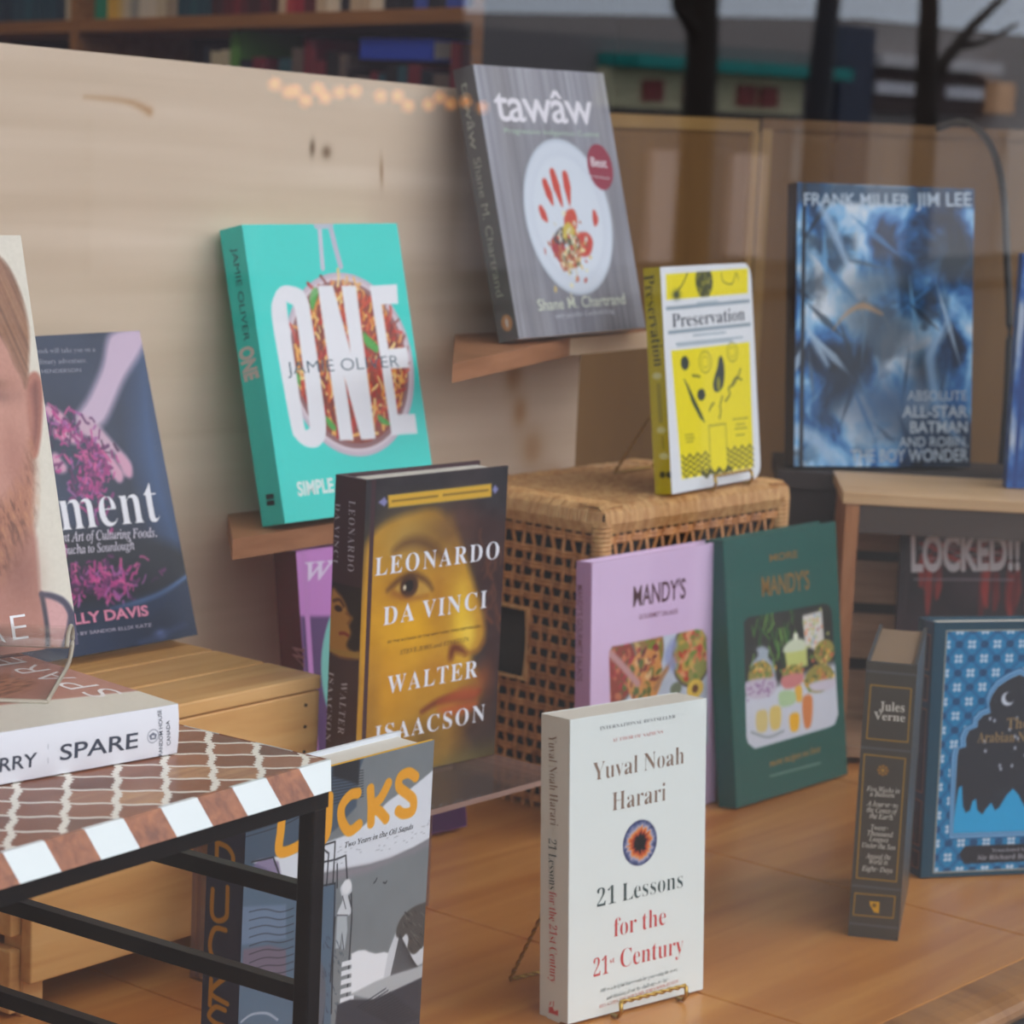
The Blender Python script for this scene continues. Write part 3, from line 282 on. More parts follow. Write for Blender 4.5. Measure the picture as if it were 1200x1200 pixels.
class Art:
    def __init__(s,w,h,base,res=.8,x0=0,y0=0):
        s.w,s.h=w,h; s.nx=max(2,int(w/res)+1); s.ny=max(2,int(h/res)+1)
        s.X,s.Y=np.meshgrid(np.linspace(x0,x0+w,s.nx),np.linspace(y0,y0+h,s.ny)); s.C=np.empty(s.X.shape+(3,)); s.C[:]=base; s.res=res
    def put(s,m,c): m=np.clip(m,0,1)[...,None]; s.C=s.C*(1-m)+np.asarray(c,float)*m
    def poly(s,p,c,soft=.6,sm=False,a=1,closed=True):
        if sm: p=spl(p,5,True)
        s.put(s.pm(p,soft)*a,c)
    def pm(s,p,soft=.6):
        p=np.array(p,float); pad=soft*2+1
        lo,hi=p.min(0)-pad,p.max(0)+pad
        ix=np.where((s.X[0]>=lo[0])&(s.X[0]<=hi[0]))[0]; iy=np.where((s.Y[:,0]>=lo[1])&(s.Y[:,0]<=hi[1]))[0]
        M=np.zeros(s.X.shape)
        if len(ix)==0 or len(iy)==0: return M
        sl_=np.s_[iy[0]:iy[-1]+1,ix[0]:ix[-1]+1]; X,Y=s.X[sl_],s.Y[sl_]
        ins=np.zeros(X.shape,bool); D=np.full(X.shape,1e9)
        for a,b in zip(p,np.roll(p,-1,0)):
            dx,dy=b-a; L=dx*dx+dy*dy+1e-12; t=np.clip(((X-a[0])*dx+(Y-a[1])*dy)/L,0,1)
            D=np.minimum(D,(X-a[0]-t*dx)**2+(Y-a[1]-t*dy)**2)
            if abs(dy)>1e-9:
                c=((a[1]>Y)!=(b[1]>Y))&(X<(Y-a[1])/dy*dx+a[0]); ins^=c
        D=np.sqrt(D); M[sl_]=np.clip(.5+np.where(ins,D,-D)/soft/2,0,1); return M
    def lm(s,p,wd,soft=.5):
        p=np.array(p,float); ws=np.broadcast_to(np.asarray(wd,float),(len(p),)); pad=ws.max()+soft*2+1
        lo,hi=p.min(0)-pad,p.max(0)+pad
        ix=np.where((s.X[0]>=lo[0])&(s.X[0]<=hi[0]))[0]; iy=np.where((s.Y[:,0]>=lo[1])&(s.Y[:,0]<=hi[1]))[0]
        M=np.zeros(s.X.shape)
        if len(ix)==0 or len(iy)==0: return M
        sl_=np.s_[iy[0]:iy[-1]+1,ix[0]:ix[-1]+1]; X,Y=s.X[sl_],s.Y[sl_]; D=np.full(X.shape,1e9)
        for a,b,u,v in zip(p[:-1],p[1:],ws[:-1],ws[1:]):
            dx,dy=b-a; L=dx*dx+dy*dy+1e-12; t=np.clip(((X-a[0])*dx+(Y-a[1])*dy)/L,0,1)
            D=np.minimum(D,np.hypot(X-a[0]-t*dx,Y-a[1]-t*dy)-(u+(v-u)*t)/2)
        M[sl_]=np.clip(.5-D/soft/2,0,1); return M
    def line(s,p,wd,c,soft=.5,sm=False,a=1):
        if sm:
            n=len(p); p=spl(p)
            if np.ndim(wd): wd=np.interp(np.linspace(0,n-1,len(p)),np.arange(n),wd)
        s.put(s.lm(p,wd,soft)*a,c)
    def em(s,c,rx,ry,ang=0,soft=.7):
        ca,sa=math.cos(R(ang)),math.sin(R(ang)); x=(s.X-c[0])*ca+(s.Y-c[1])*sa; y=-(s.X-c[0])*sa+(s.Y-c[1])*ca
        d=(np.sqrt((x/rx)**2+(y/ry)**2)-1)*min(rx,ry); return np.clip(.5-d/soft/2,0,1)
    def ell(s,c,rx,ry,col,ang=0,soft=.7,a=1): s.put(s.em(c,rx,ry,ang,soft)*a,col)
    def blob(s,c,rx,ry,col,ang=0,a=1):
        ca,sa=math.cos(R(ang)),math.sin(R(ang)); x=(s.X-c[0])*ca+(s.Y-c[1])*sa; y=-(s.X-c[0])*sa+(s.Y-c[1])*ca
        s.put(np.exp(-((x/rx)**2+(y/ry)**2)*1.4)*a,col)
    def text(s,*a): pass
    def mesh(s,name,mapf,m,parent,keep=None):
        nx,ny=s.nx,s.ny; V=mapf(s.X.ravel(),s.Y.ravel())/1000.
        i=np.arange(nx*ny).reshape(ny,nx); F=np.stack([i[:-1,:-1],i[:-1,1:],i[1:,1:],i[1:,:-1]],-1).reshape(-1,4)
        if keep is not None: k=keep(s.X,s.Y).ravel(); F=F[k[F].all(1)]
        me=bpy.data.meshes.new(name); me.vertices.add(len(V)); me.vertices.foreach_set('co',V.astype(np.float32).ravel())
        me.loops.add(F.size); me.loops.foreach_set('vertex_index',F.ravel().astype(np.int32)); me.polygons.add(len(F))
        me.polygons.foreach_set('loop_start',np.arange(0,F.size,4,dtype=np.int32)); me.polygons.foreach_set('loop_total',np.full(len(F),4,np.int32))
        at=me.attributes.new('Col','FLOAT_COLOR','POINT'); c=np.ones((nx*ny,4),np.float32); c[:,:3]=lin(np.clip(s.C,0,255)).reshape(-1,3); at.data.foreach_set('color',c.ravel())
        me.materials.append(m); me.update(); me.validate()
        o=bpy.data.objects.new(name,me); COL.objects.link(o); o.parent=parent; return o

# ------------------------------------------------------------------ books
PAGE=mat('page_paper',(232,226,214),.8,spec=.2)
_n=N(PAGE,'ShaderNodeTexNoise'); _n.inputs['Scale'].default_value=900; _r=N(PAGE,'ShaderNodeValToRGB'); _r.color_ramp.elements[0].color=rgba((214,206,192)); _r.color_ramp.elements[1].color=rgba((240,236,228))
Lk(PAGE,_n.outputs['Fac'],_r.inputs[0]); Lk(PAGE,_r.outputs[0],P(PAGE).inputs['Base Color'])
PRINT=vcol('printed_cover',.42,.45); PRINTG=vcol('glossy_printed_cover',.25,.5)
class Book:
    def __init__(b, name, label, ps, cover, hard=True, spine=None, bulge=0., r=0., pages=None, rough=.45, groove=0., rot=None, tilt=0, cat='book', group=None, edge=None, lie=None):
        b.w,b.h,b.t=ps['w']*1000,ps['h']*1000,ps['t']*1000; w,h,t=ps['w'],ps['h'],ps['t']; b.bulge=bulge; b.hard=hard; b.groove=groove; b.r=r
        e=empty(name,ps['p'],(-ps.get('lean',0),tilt,ps.get('yaw',0)),label,cat,group); b.e=e
        if lie: e.matrix_world=lie
        cm=mat(name+label[:18]+'cover',cover,rough); sm=mat(name+label[:18]+'spine',spine or cover,rough); em=mat(name+label[:18]+'edge',edge,rough) if edge else cm
        tb=.0026 if hard else .0005; mb=MB()
        def rc(x0,x1,z0,z1,r):
            if r<=0: return [(x0,z0),(x1,z0),(x1,z1),(x0,z1)]
            q=[(x0,z0)]
            q+=[(x1-r+r*math.sin(k*math.pi/16),z0+r-r*math.cos(k*math.pi/16)) for k in range(9)]
            q+=[(x1-r+r*math.cos(k*math.pi/16),z1-r+r*math.sin(k*math.pi/16)) for k in range(9)]
            return q+[(x0,z1)]
        mb.cur=2 if edge else 0
        mb.prism(rc(.0012,w,0,h,r),'y',0,tb); mb.cur=0; mb.prism(rc(.0012,w,0,h,r),'y',t-tb,t); mb.cur=1
        bl=bulge/1000; prof=[(-bl*(1-(2*k/12-1)**2),t*k/12) for k in range(13)]
        if bl==0: c=.0007; prof=[(c,0),(0,c),(0,t-c),(c,t)]
        mb.prism([(tb+.001,0)]+prof+[(tb+.001,t)],'z',0,h)
        mb.build('cover',[cm,sm,em],e)
        ins=.003 if hard else .0003; pb=MB(); pr=max(0,r-ins)
        if r>0: pb.prism(rc(tb,w-ins,ins,h-ins,pr),'y',tb,t-tb)
        else: 
            k=.002 if hard else 0
            pb.prism([(tb,tb),(w-ins,tb),(w-ins-k*.8,tb+(t-2*tb)*.25),(w-ins-k,t/2),(w-ins-k*.8,t-tb-(t-2*tb)*.25),(w-ins,t-tb),(tb,t-tb)],'z',ins,h-ins)
        pb.build('page_block',pages or PAGE,e)
        b.np=0
    def mf(b,U,V,off,flat=False):
        g=0
        if b.groove and not flat: g=np.exp(-((U-8.)/2.)**2)*b.groove
        return np.stack([U,-off+g+0*U,V],-1)
    def ms(b,A,V,off):
        s=b.t-A; x=-b.bulge*(1-(2*s/b.t-1)**2)-off
        return np.stack([x+0*V,s,V],-1)
    def art(b,a,name='cover_print',m=None):
        keep=None
        if b.r:
            r=b.r*1000; w,h=b.w,b.h
            def keep(X,Y):
                dx=np.maximum(X-(w-r),0); dy=np.maximum(np.maximum(r-Y,Y-(h-r)),0); return np.hypot(dx,dy)<=r
        return a.mesh(name,lambda U,V:b.mf(U,V,.15),m or PRINT,b.e,keep)
    def sart(b,a,name='spine_print',m=None): return a.mesh(name,lambda U,V:b.ms(U,V,.15),m or PRINT,b.e)
    def letters(b,name,items,c,side='front',rough=.5,metal=0):
        """items: list of (string,p0,p1,cap,font,offset[,track])"""
        b.np+=1; m=mat('ink_%d_%d_%d_%g'%(*c,metal),c,rough,metal)
        for it in items:
            v,f=text2d(*it); mb=MB(); mb.add((b.mf(v[:,0],v[:,1],.3+.02*b.np,True) if side=='front' else b.ms(v[:,0],v[:,1],.3+.02*b.np))/1000.,f); mesh_obj(name,mb.v,mb.f,m,b.e)
def upper(p,q,cap): return p,q,cap
T=lambda s,pp,cap,font='sans',off=0.,track=1.:(s,pp[0],pp[1],cap,font,off,track)

def T(s,pp,font='sans',off=0.,track=1.):
    p0,p1=np.array(pp[0]),np.array(pp[1]); e=(p1-p0)/np.hypot(*(p1-p0)); q=np.array(pp[2])-p0
    return (s,p0,p1,abs(e[0]*q[1]-e[1]*q[0]),font,off,track)
def C1(pp): return pp[0]

# ------------------------------------------------------------------ setting
FLW=wood('honey_floor_board',(178,108,48),(216,154,84),(1.2,14,1),2.2,.33,detail=8,contrast=(.25,.75),c3=(198,132,66))
t=N(FLW,'ShaderNodeTexNoise'); t.inputs['Scale'].default_value=5; t.inputs['Detail'].default_value=5
mx=N(FLW,'ShaderNodeMix'); mx.data_type='RGBA'; mx.blend_type='MULTIPLY'; mx.inputs[0].default_value=.55
rr=N(FLW,'ShaderNodeValToRGB'); rr.color_ramp.elements[0].color=rgba((222,204,190)); rr.color_ramp.elements[1].color=(1,1,1,1); rr.color_ramp.elements[0].position=.35; rr.color_ramp.elements[1].position=.6
src=[l.from_socket for l in FLW.node_tree.links if l.to_socket==P(FLW).inputs['Base Color']][0]
Lk(FLW,t.outputs['Fac'],rr.inputs[0]); Lk(FLW,src,mx.inputs[6]); Lk(FLW,rr.outputs[0],mx.inputs[7]); Lk(FLW,mx.outputs[2],P(FLW).inputs['Base Color'])
mb=MB()
SEAM=[.3,.62,.925,1.222,1.517,1.826,2.13,2.43,2.73]
for a,b in zip(SEAM[:-1],SEAM[1:]): mb.box((a+.0007,.918,-.03),(b-.0007,1.97,0))
fl=struct(mb.build('floor',FLW,bevel=.0012))
mb=MB(); mb.prism([(.918,-.03),(.9175,-.0002)]+[(.918-.044*math.sin(k*math.pi/12)**.8,-.0145+.0143*math.cos(k*math.pi/12)) for k in range(1,12)]+[(.918,-.03)],'x',.3,2.75)
RIM=wood('dark_floor_nosing',(140,92,48),(186,134,82),(12,1,1),3,.4)  # nosing in a darker brown than the floor boards
struct(mb.build('trim_1',RIM,smooth=False))
DK=mat('dark_window_frame',(26,28,36),.35)
mb=MB(); mb.box((-.6,.79,-.2),(3.2,.872,-.032)); mb.box((-.6,.79,-.032),(3.2,.812,-.012)); struct(mb.build('trim_2',DK,bevel=.002))
# window pane
GL=bpy.data.materials.new('window_glass'); GL.use_nodes=True; g=GL.node_tree; g.nodes.clear()
o_=g.nodes.new('ShaderNodeOutputMaterial'); tr=g.nodes.new('ShaderNodeBsdfTransparent'); gs=g.nodes.new('ShaderNodeBsdfGlossy'); gs.inputs['Roughness'].default_value=0
mxs=g.nodes.new('ShaderNodeMixShader'); ge=g.nodes.new('ShaderNodeNewGeometry'); vm=g.nodes.new('ShaderNodeVectorMath'); vm.operation='DOT_PRODUCT'
g.links.new(ge.outputs['Normal'],vm.inputs[0]); g.links.new(ge.outputs['Incoming'],vm.inputs[1])
def mth(op,a,b=None):
    n=g.nodes.new('ShaderNodeMath'); n.operation=op
    for i,x in enumerate((a,b)):
        if x is None: continue
        if isinstance(x,(int,float)): n.inputs[i].default_value=x
        else: g.links.new(x,n.inputs[i])
    return n.outputs[0]
f5=mth('POWER',mth('SUBTRACT',1,mth('ABSOLUTE',vm.outputs['Value'])),5); fr=mth('ADD',mth('MULTIPLY',f5,.92),.08)
g.links.new(fr,mxs.inputs[0]); g.links.new(tr.outputs[0],mxs.inputs[1]); g.links.new(gs.outputs[0],mxs.inputs[2]); g.links.new(mxs.outputs[0],o_.inputs[0])
mb=MB(); mb.box((.0,.827,-.03),(3.2,.833,2.0)); struct(mb.build('window_1',GL))
mb=MB(); mb.box((-.08,.8,-.03),(0,.86,2.05)); mb.box((3.2,.8,-.03),(3.28,.86,2.05)); mb.box((-.08,.8,2.0),(3.28,.86,2.06)); struct(mb.build('trim_3',DK))
WALL=mat('dark_shop_wall',(70,58,52),.8); CEIL=mat('ceiling_paint',(120,112,104),.9); SHOPF=wood('shop_floor_board',(60,42,30),(84,60,42),(1,8,1),3)
def slab(name,a,b,m): return struct(MB().box(a,b).build(name,m))
slab('wall_front',(-1.6,.8,2.06),(4.6,.86,2.5),WALL)
slab('wall_front_left',(-1.6,.8,-.9),(-.08,.86,2.06),WALL); slab('wall_front_right',(3.28,.8,-.9),(4.6,.86,2.06),WALL)
slab('wall_front_base',(-.08,.83,-.9),(3.28,.87,-.2),WALL)
slab('wall_left',(-1.6,.86,-.9),(-1.5,6.4,2.5),WALL); slab('wall_back',(-1.6,6.3,-.9),(4.6,6.4,2.5),WALL)
slab('wall_right',(4.5,.86,-.9),(4.6,6.3,2.5),WALL); slab('ceiling',(-1.6,.8,2.5),(4.6,6.4,2.55),CEIL)
slab('floor_shop',(-1.5,.87,-.95),(4.5,6.3,-.9),SHOPF)
# display platform edge under the boards
slab('wall_platform',(.3,1.94,-.9),(2.75,1.97,-.031),WALL)

# ------------------------------------------------------------------ low wooden partitions behind the display
PARTN=wood('brown_partition_wood',(132,94,52),(160,118,68),(1,1,.12),9,.5)
PEDGE=wood('light_partition_edge',(176,134,74),(196,156,96),(1,1,1),6,.5)
ya=-53.5
pr=empty('partition_panel',(2.16,1.99,-.03),(0,0,0),'brown wooden partition standing behind the yellow book','partition')
MB().box((0,0,0),(.735,.02,.655)).build('board',PARTN,pr); MB().box((0,-.004,.655),(.735,.022,.672)).build('top_rail',PEDGE,pr); MB().box((.718,-.006,0),(.735,0,.655)).build('edge_strip',PEDGE,pr)
c_=Vector((2.90,1.985,-.03)); 
pr=empty('partition_panel',c_,(0,0,R(ya)),'brown wooden partition set at an angle behind the blue picture-covered book','partition')
MB().box((0,0,0),(1.1,.02,.66)).build('board',PARTN,pr); MB().box((0,-.004,.66),(1.1,.022,.674)).build('top_rail',PARTN,pr); MB().box((0,-.006,0),(.014,0,.66)).build('edge_strip',PEDGE,pr)

# ------------------------------------------------------------------ plywood backboard with two ledges
BYF=1.588
bb=empty('display_backboard',(0,BYF,-.0),(0,0,0),'pale plywood backboard with knots and two narrow brown ledges','backboard')
x0,x1=.70,2.022; zL=.694; zR=.653
a=Art((x1-x0)*1000,700,(222,200,176),2.4,x0*1000,0)
n=fbm(a.X,a.Y,420,16,3,5); n2=fbm(a.X,a.Y,160,60,9,4); n3=fbm(a.X+n2*120,a.Y,300,34,21,3)
a.C=a.C+((n-.5)*22+(n3-.5)*14)[...,None]*np.array([.9,1,1.15])
def wyp(p): return (p[0]*1000,p[2]*1000)
for p,rx,rz,c,ang in (((1.629,1.588,0.633),4,9,(96,74,52),0),((1.647,1.588,0.63),7,7,(110,86,62),20),((1.919,1.588,0.416),16,26,(176,130,84),0),((1.719,1.588,0.615),2.5,16,(150,112,76),5),
   ((1.953,1.588,0.334),22,26,(192,150,108),0),((1.987,1.588,0.293),26,22,(186,140,96),-30),((1.931,1.588,0.374),14,20,(188,142,96),0)):
    a.blob(wyp(p),rx,rz,c,ang,.8)
a.line([wyp((1.369,1.588,0.663)),wyp((1.414,1.588,0.662)),wyp((1.438,1.588,0.655))],[1,3,7],(178,128,80),3,True,.7)
# outline follows the slightly sloping top edge
def bmap(U,V): 
    zt=zL+(zR-zL)*(U/1000-x0)/(x1-x0); return np.stack([U,0*U-.3,V/700*zt*1000],-1)
MB().prism([(x0,.0),(x1,.0),(x1,zR),(x0,zL)],'y',0,.016).build('panel',wood('plywood_edge',(196,164,128),(214,186,150),(1,1,30),3,.6),bb)
a.mesh('veneer_face',bmap,vcol('birch_veneer',.55,.3),bb)
LB=wood('ledge_wood_shaded',(150,98,62),(178,122,84),(3,1,18),4,.55); LP=wood('ledge_wood_lit',(222,190,154),(232,204,172),(3,1,14),4,.55)  # same ledge wood twice: brown paints in its shade, pale its lit stretch
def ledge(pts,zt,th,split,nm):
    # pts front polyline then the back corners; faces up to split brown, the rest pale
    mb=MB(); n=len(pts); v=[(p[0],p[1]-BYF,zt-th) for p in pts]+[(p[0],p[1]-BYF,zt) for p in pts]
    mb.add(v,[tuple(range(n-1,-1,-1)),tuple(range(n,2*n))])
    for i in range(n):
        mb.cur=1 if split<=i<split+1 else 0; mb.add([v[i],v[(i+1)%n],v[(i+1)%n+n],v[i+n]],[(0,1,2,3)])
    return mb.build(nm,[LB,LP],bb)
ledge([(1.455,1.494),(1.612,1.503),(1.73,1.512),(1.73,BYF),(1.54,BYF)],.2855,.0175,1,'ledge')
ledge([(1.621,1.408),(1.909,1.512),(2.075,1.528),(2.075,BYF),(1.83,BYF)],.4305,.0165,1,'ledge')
# ------------------------------------------------------------------ books on the ledges
TEAL=(50,220,208)
b=Book('hardcover_book','turquoise hardcover with a pan of noodles, on the lower ledge of the plywood board',dict(p=(1.5140,1.4930,0.2930),yaw=0.0035,lean=0.2466,w=0.1928,h=0.2523,t=0.0278),TEAL,groove=1.2,group=None)
a=Art(b.w,b.h,TEAL)
c=C1([(107,129.1)]); K=dict(soft=1)
for p in ('l','r'): pass
a.line([(93.2,252.6),(91,231.8),(89.4,214)],5,(206,205,220)); a.line([(105.9,252.6),(109,231.6),(112,215.1)],6,(196,194,212))
a.line([(89.7,251.2),(106.8,251.8)],7,(190,196,210))
a.ell(c,80.5,80.5,(196,180,196)); a.ell(c,76.5,76.5,(222,205,214)); a.ell(c,73.5,73.5,(120,62,62)); a.ell(c,69,69,(146,60,40))
q=np.random.default_rng(3)
for k in range(520):
    rr_,th_=69*math.sqrt(q.random()),q.random()*6.28; x,y=c[0]+rr_*math.cos(th_),c[1]+rr_*math.sin(th_); an=q.normal(1.2,.7); L=q.uniform(5,16)
    cs=[(226,140,50),(240,176,84),(196,52,34),(176,34,30),(216,96,42),(244,206,128),(120,40,30),(206,70,40)][q.integers(8)]
    a.line([(x,y),(x+L*.5*math.cos(an)+1,y+L*.5*math.sin(an)),(x+L*math.cos(an),y+L*math.sin(an))],q.uniform(1.6,3.6),cs,.6)
for pp in ([(69.5,191.5),(75.7,197.2),(79.9,193.5),(74.7,184.3),(69.3,177.4),(67.4,184.5)],[(128.3,156.4),(132.9,153.9),(144.8,143.8),(141.8,137.9),(133.9,141.9),(128,146.9)],[(66.1,86.4),(70.6,83.8),(77.4,76.3),(75,73),(67.8,78.2)],[(132,83.4),(144.5,76.6),(147.3,72.8),(133.9,76.1)],[(37.9,125.3),(42.3,122.7),(41,113.5),(38.1,118.3)]):
    a.poly(pp,(78,170,66),1,True)
m=a.em(c,76,76); ring=a.em(c,80,80)*(1-a.em(c,69,69)); a.put(ring*.25,(236,224,232))
W_=(240,240,246)
for pp in ([(79.9,198.6),(97.8,198.2),(96.5,63.3),(79.6,64.5)],[(109.5,197.9),(127.8,197.4),(124.6,62.8),(108.3,63.2)],[(83,198.5),(98.9,198.1),(122.5,63),(106.2,63.4)],
           [(145.3,197),(181.1,197.6),(179,180.1),(157.2,180),(157.7,140.4),(182.5,140.8),(180.8,122.5),(157.3,122.9),(157.5,81.8),(179.9,81.1),(179.5,63.5),(145.9,64.3)]): a.poly(pp,W_)
om=a.pm(spl([(19.6,176.2),(25.7,191.2),(35.4,199),(47.8,199.4),(61.3,194.7),(66.3,183.5),(66.6,174.6),(67,136.2),(66.3,92),(65.3,77.3),(61,66.6),(50.4,60.7),(37.3,62.4),(27.4,69.7),(23.4,80.1),(20.6,131.1)],4,True))*(1-a.pm(spl([(38.9,181.4),(42.6,184.2),(47.3,181.8),(48.4,172.3),(48,129.8),(46.2,85.9),(45.8,78.6),(42.3,76.7),(39.1,81.3),(38.8,130.2)],4,True)))
a.put(om,W_)
b.art(a)
b.letters('author_lettering',[T('JAMIE OLIVER',[(28.3,124.4),(168.8,123.9),(31.8,135.5)],off=-.01)],(48,86,104))
b.letters('subtitle_lettering',[T('SIMPLE',[(19.9,21.4),(63.7,21.5),(21.7,33.6)],off=.03)],(232,250,246))
b.letters('spine_lettering',[T('JAMIE OLIVER',[(12.2,235),(11.3,156.2),(19.2,233.7)],off=-.005)],(40,72,82),'spine')
b.letters('spine_title',[T('ONE',[(3.6,151),(5.9,122.6),(21,147.6)],off=.05)],(214,214,208),'spine')
b.letters('publisher_mark',[T('II',[(10.9,26.4),(10.6,16.9),(19.7,25)],off=.05)],(30,44,48),'spine')

SLATE=(122,124,132)
b=Book('paperback_book','grey wood-patterned cookbook with a round white plate, leaning on the upper ledge',dict(p=(1.7990,1.4840,0.4370),yaw=0.1038,lean=0.2559,w=0.2232,h=0.2525,t=0.0234),SLATE,hard=False,spine=(100,96,95))
a=Art(b.w,b.h,(150,149,157))
n=fbm(a.X,a.Y,5,120,5,4); a.C+=((n-.5)*58)[...,None]; a.C+=((fbm(a.X,a.Y,40,200,8,3)-.5)*40)[...,None]*np.array([.8,.9,1.1])
K="520,60"
c=C1([(118.3,111)])
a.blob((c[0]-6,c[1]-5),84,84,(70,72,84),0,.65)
a.ell(c,75,75,(196,206,220),soft=1); a.ell(c,72,72,(214,222,234),soft=1); a.ell(c,62,62,(206,214,228),soft=3); a.ell(c,59,59,(217,225,236),soft=3)
RD=(206,58,34)
for pp,wd in (([(86.2,143.6),(89.8,133.9),(93.3,123.6)],(9,11,3)),([(101.9,153.3),(104.9,139.9),(109.3,122.3)],(9,12,3)),([(123.2,150.5),(123.6,139.9),(122.8,122.7)],(10,12,2)),([(72.1,118.7),(74.8,113.4),(78.9,108)],(8,10,3)),([(164,114.5),(164.1,108.7),(161.6,103.5)],(6,10,4))):
    a.line(pp,wd,RD,1,True)
for pp,col in (([(108.5,108.1),(115.6,116.6),(127.3,118.3),(131.6,110.3),(125.6,98.1),(110,98.3)],(206,66,36)),([(80.6,89.1),(90.4,92.6),(101.1,83.8),(105.5,69.1),(91.5,67),(79.9,79.4)],(170,40,50)),([(124.5,94.4),(145.2,95.3),(152.6,86.5),(143.3,74.3),(127.1,73.5),(118.9,83.5)],(202,58,38)),([(94.5,98.6),(106.3,100.8),(107.7,91),(101.1,83.8),(85,89)],(70,62,66)),
   ([(104.5,100.9),(114.6,106.1),(123.2,100.6),(123.4,90.8),(111.1,87.3),(102.4,91.1)],(208,184,66)),([(107.7,91),(126,92),(127.1,80.9),(112.9,78.7)],(88,92,66)),([(94.4,76.7),(114.4,83.6),(127.4,74.7),(119.6,63.8),(103.2,61.8),(91,68.2)],(196,150,100))): a.poly(pp,col,1.5,True)
q=np.random.default_rng(5)
c2=C1([(111.3,76.3)])
for k in range(120):
    x,y=c2[0]+q.normal(0,15),c2[1]+q.normal(2,13); a.ell((x,y),q.uniform(1,3.4),q.uniform(1,3),[(226,196,120),(214,210,196),(190,60,40),(96,100,60),(236,228,190),(180,90,50)][q.integers(6)],q.random()*90)
c3=C1([(188.7,159.2)]); a.ell(c3,22.5,22.5,(150,36,62)); 
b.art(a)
b.letters('title_lettering',[T('tawâw',[(22.9,201.6),(192.1,201.6),(35.7,235.2)],off=.012,track=.95)],(236,232,240))
b.letters('subtitle_lettering',[T('Progressive Indigenous Cuisine',[(32.8,189.9),(196.1,188.9),(34.4,195.2)])],(178,200,180))
b.letters('author_lettering',[T('Shane M. Chartrand',[(39.3,24.2),(193.1,24.7),(42.2,35.3)],off=.004)],(226,232,214))
b.letters('credit_lettering',[T('with Jennifer Cockrall-King',[(65.3,15.9),(169.3,16.6),(66.9,20.9)])],(214,214,226))
b.letters('badge_lettering',[T('Best',[(172.7,160.3),(201.1,158.5),(176,169.3)],off=.01),T('in the World',[(168.4,149.3),(200.8,146.9),(169.2,151.8)])],(238,226,232))
b.letters('spine_lettering',[T('tawâw',[(7.3,239.6),(6,177.1),(16.2,237.6)],off=.005),T('Shane M. Chartrand',[(6.8,169.4),(7,41.2),(15,167.2)],off=-.004)],(176,176,160),'spine')
a=Art(13,16,(88,84,84),.6,5.5,8); cc=C1([(13.2,16.5)]); a=Art(14,18,(100,96,95),.5,cc[0]-7,cc[1]-9); a.ell(cc,6,7.6,(196,140,92)); a.ell((cc[0],cc[1]),1.6,4.6,(226,220,210)); b.sart(a,'publisher_mark')

# ------------------------------------------------------------------ yellow book
b=Book('paperback_book','yellow and white round-cornered book held by a gold easel on the wicker box',dict(p=(1.9130,1.3860,0.2970),yaw=0.0958,lean=0.1242,w=0.1703,h=0.2101,t=0.0181),(232,234,238),hard=False,spine=(204,184,30),r=.014)
YEL=(244,226,18)
a=Art(b.w,b.h,(232,235,240)); t_="pres@4,740,290"
y1=[(9.3,203.2),(164.3,204.6),(161.9,180.7),(8,179.6)]; y2=[(11.7,132.3),(160.1,133.2),(156.4,11.1),(19.3,12.3)]
a.poly(y1,YEL); a.poly(y2,YEL)
INK=(52,62,56)
c=C1([(78.8,194.8)]); m=a.em(c,16,16)*a.pm(y1); a.put(m,(74,78,44)); 
for k in range(26): a.ell((c[0]+q.uniform(-13,13),c[1]+q.uniform(-13,8)),.9,1.4,(180,172,60))
a.line([(48.8,203.3),(39.2,193.6),(28.8,187),(24.4,181.8)],1.4,INK,sm=True); a.blob(C1([(26.5,183.7)]),8,5,INK,0,1)
for u in ("",): 
    a.line([(111.9,201.5),(115.2,193.3),(131.5,190.7),(140.8,200.7),(144.4,194.4)],1.2,(120,118,40),sm=True)
a.line([(8,171.6),(163.3,173)],3.4,(150,166,178)); a.line([(9.6,149.4),(163.1,150.3)],3.4,(150,166,178))
for pp in ([(64,174.4),(101.9,175)],[(53.9,144.7),(114.4,144.7)],[(21.9,138.3),(147.1,138.6)],[(23.7,136.7),(126,136.6)]): a.line(pp,2.2,(176,190,200))
for pp,rx,ry,an in (([(35.6,119.7)],7.5,6.5,0),([(62.9,88.3)],7.5,5.5,0)): a.ell(pp[0],rx,ry,INK,an)
a.poly([(98.8,119.6),(103.2,122.8),(107.6,118.1),(108.9,105.7),(104.4,93.7),(95.7,89),(87.7,90.3),(85.9,97),(90,104.8),(95.5,111.6)],INK,sm=True); a.ell(C1([(96.4,96.3)]),3.5,7,(150,148,40))
a.line([(32.6,104.7),(38.1,98),(47.7,83.3),(60.1,68.3),(66.3,62.2)],(1,3,6,5,1),(40,66,50))
for pp,rx in (([(73.2,118.6)],12),([(125.7,125.3)],11)):
    m=a.em(pp[0],rx,rx*.9)*(1-a.em(pp[0],rx-1.6,rx*.9-1.6)); a.put(m*.6,(130,126,40)); m=a.em(pp[0],rx*.6,rx*.5)*(1-a.em(pp[0],rx*.6-1.2,rx*.5-1.2)); a.put(m*.5,(130,126,40))
for pp in ([(76.6,72.2),(79.8,76),(85.3,78.7)],[(94.8,63.7),(97.8,69.7),(97.2,75.8),(102.1,83.7)],[(107.8,79.2),(116.7,84.7),(115.2,91),(125.9,94.4),(135.1,102.1),(139.9,108)],[(48.2,107.4),(61.9,105.5)],[(121.8,94.7),(130.7,100.3),(140.9,97.6)]):
    a.line(pp,2.4,(96,98,40),sm=True,a=.85)
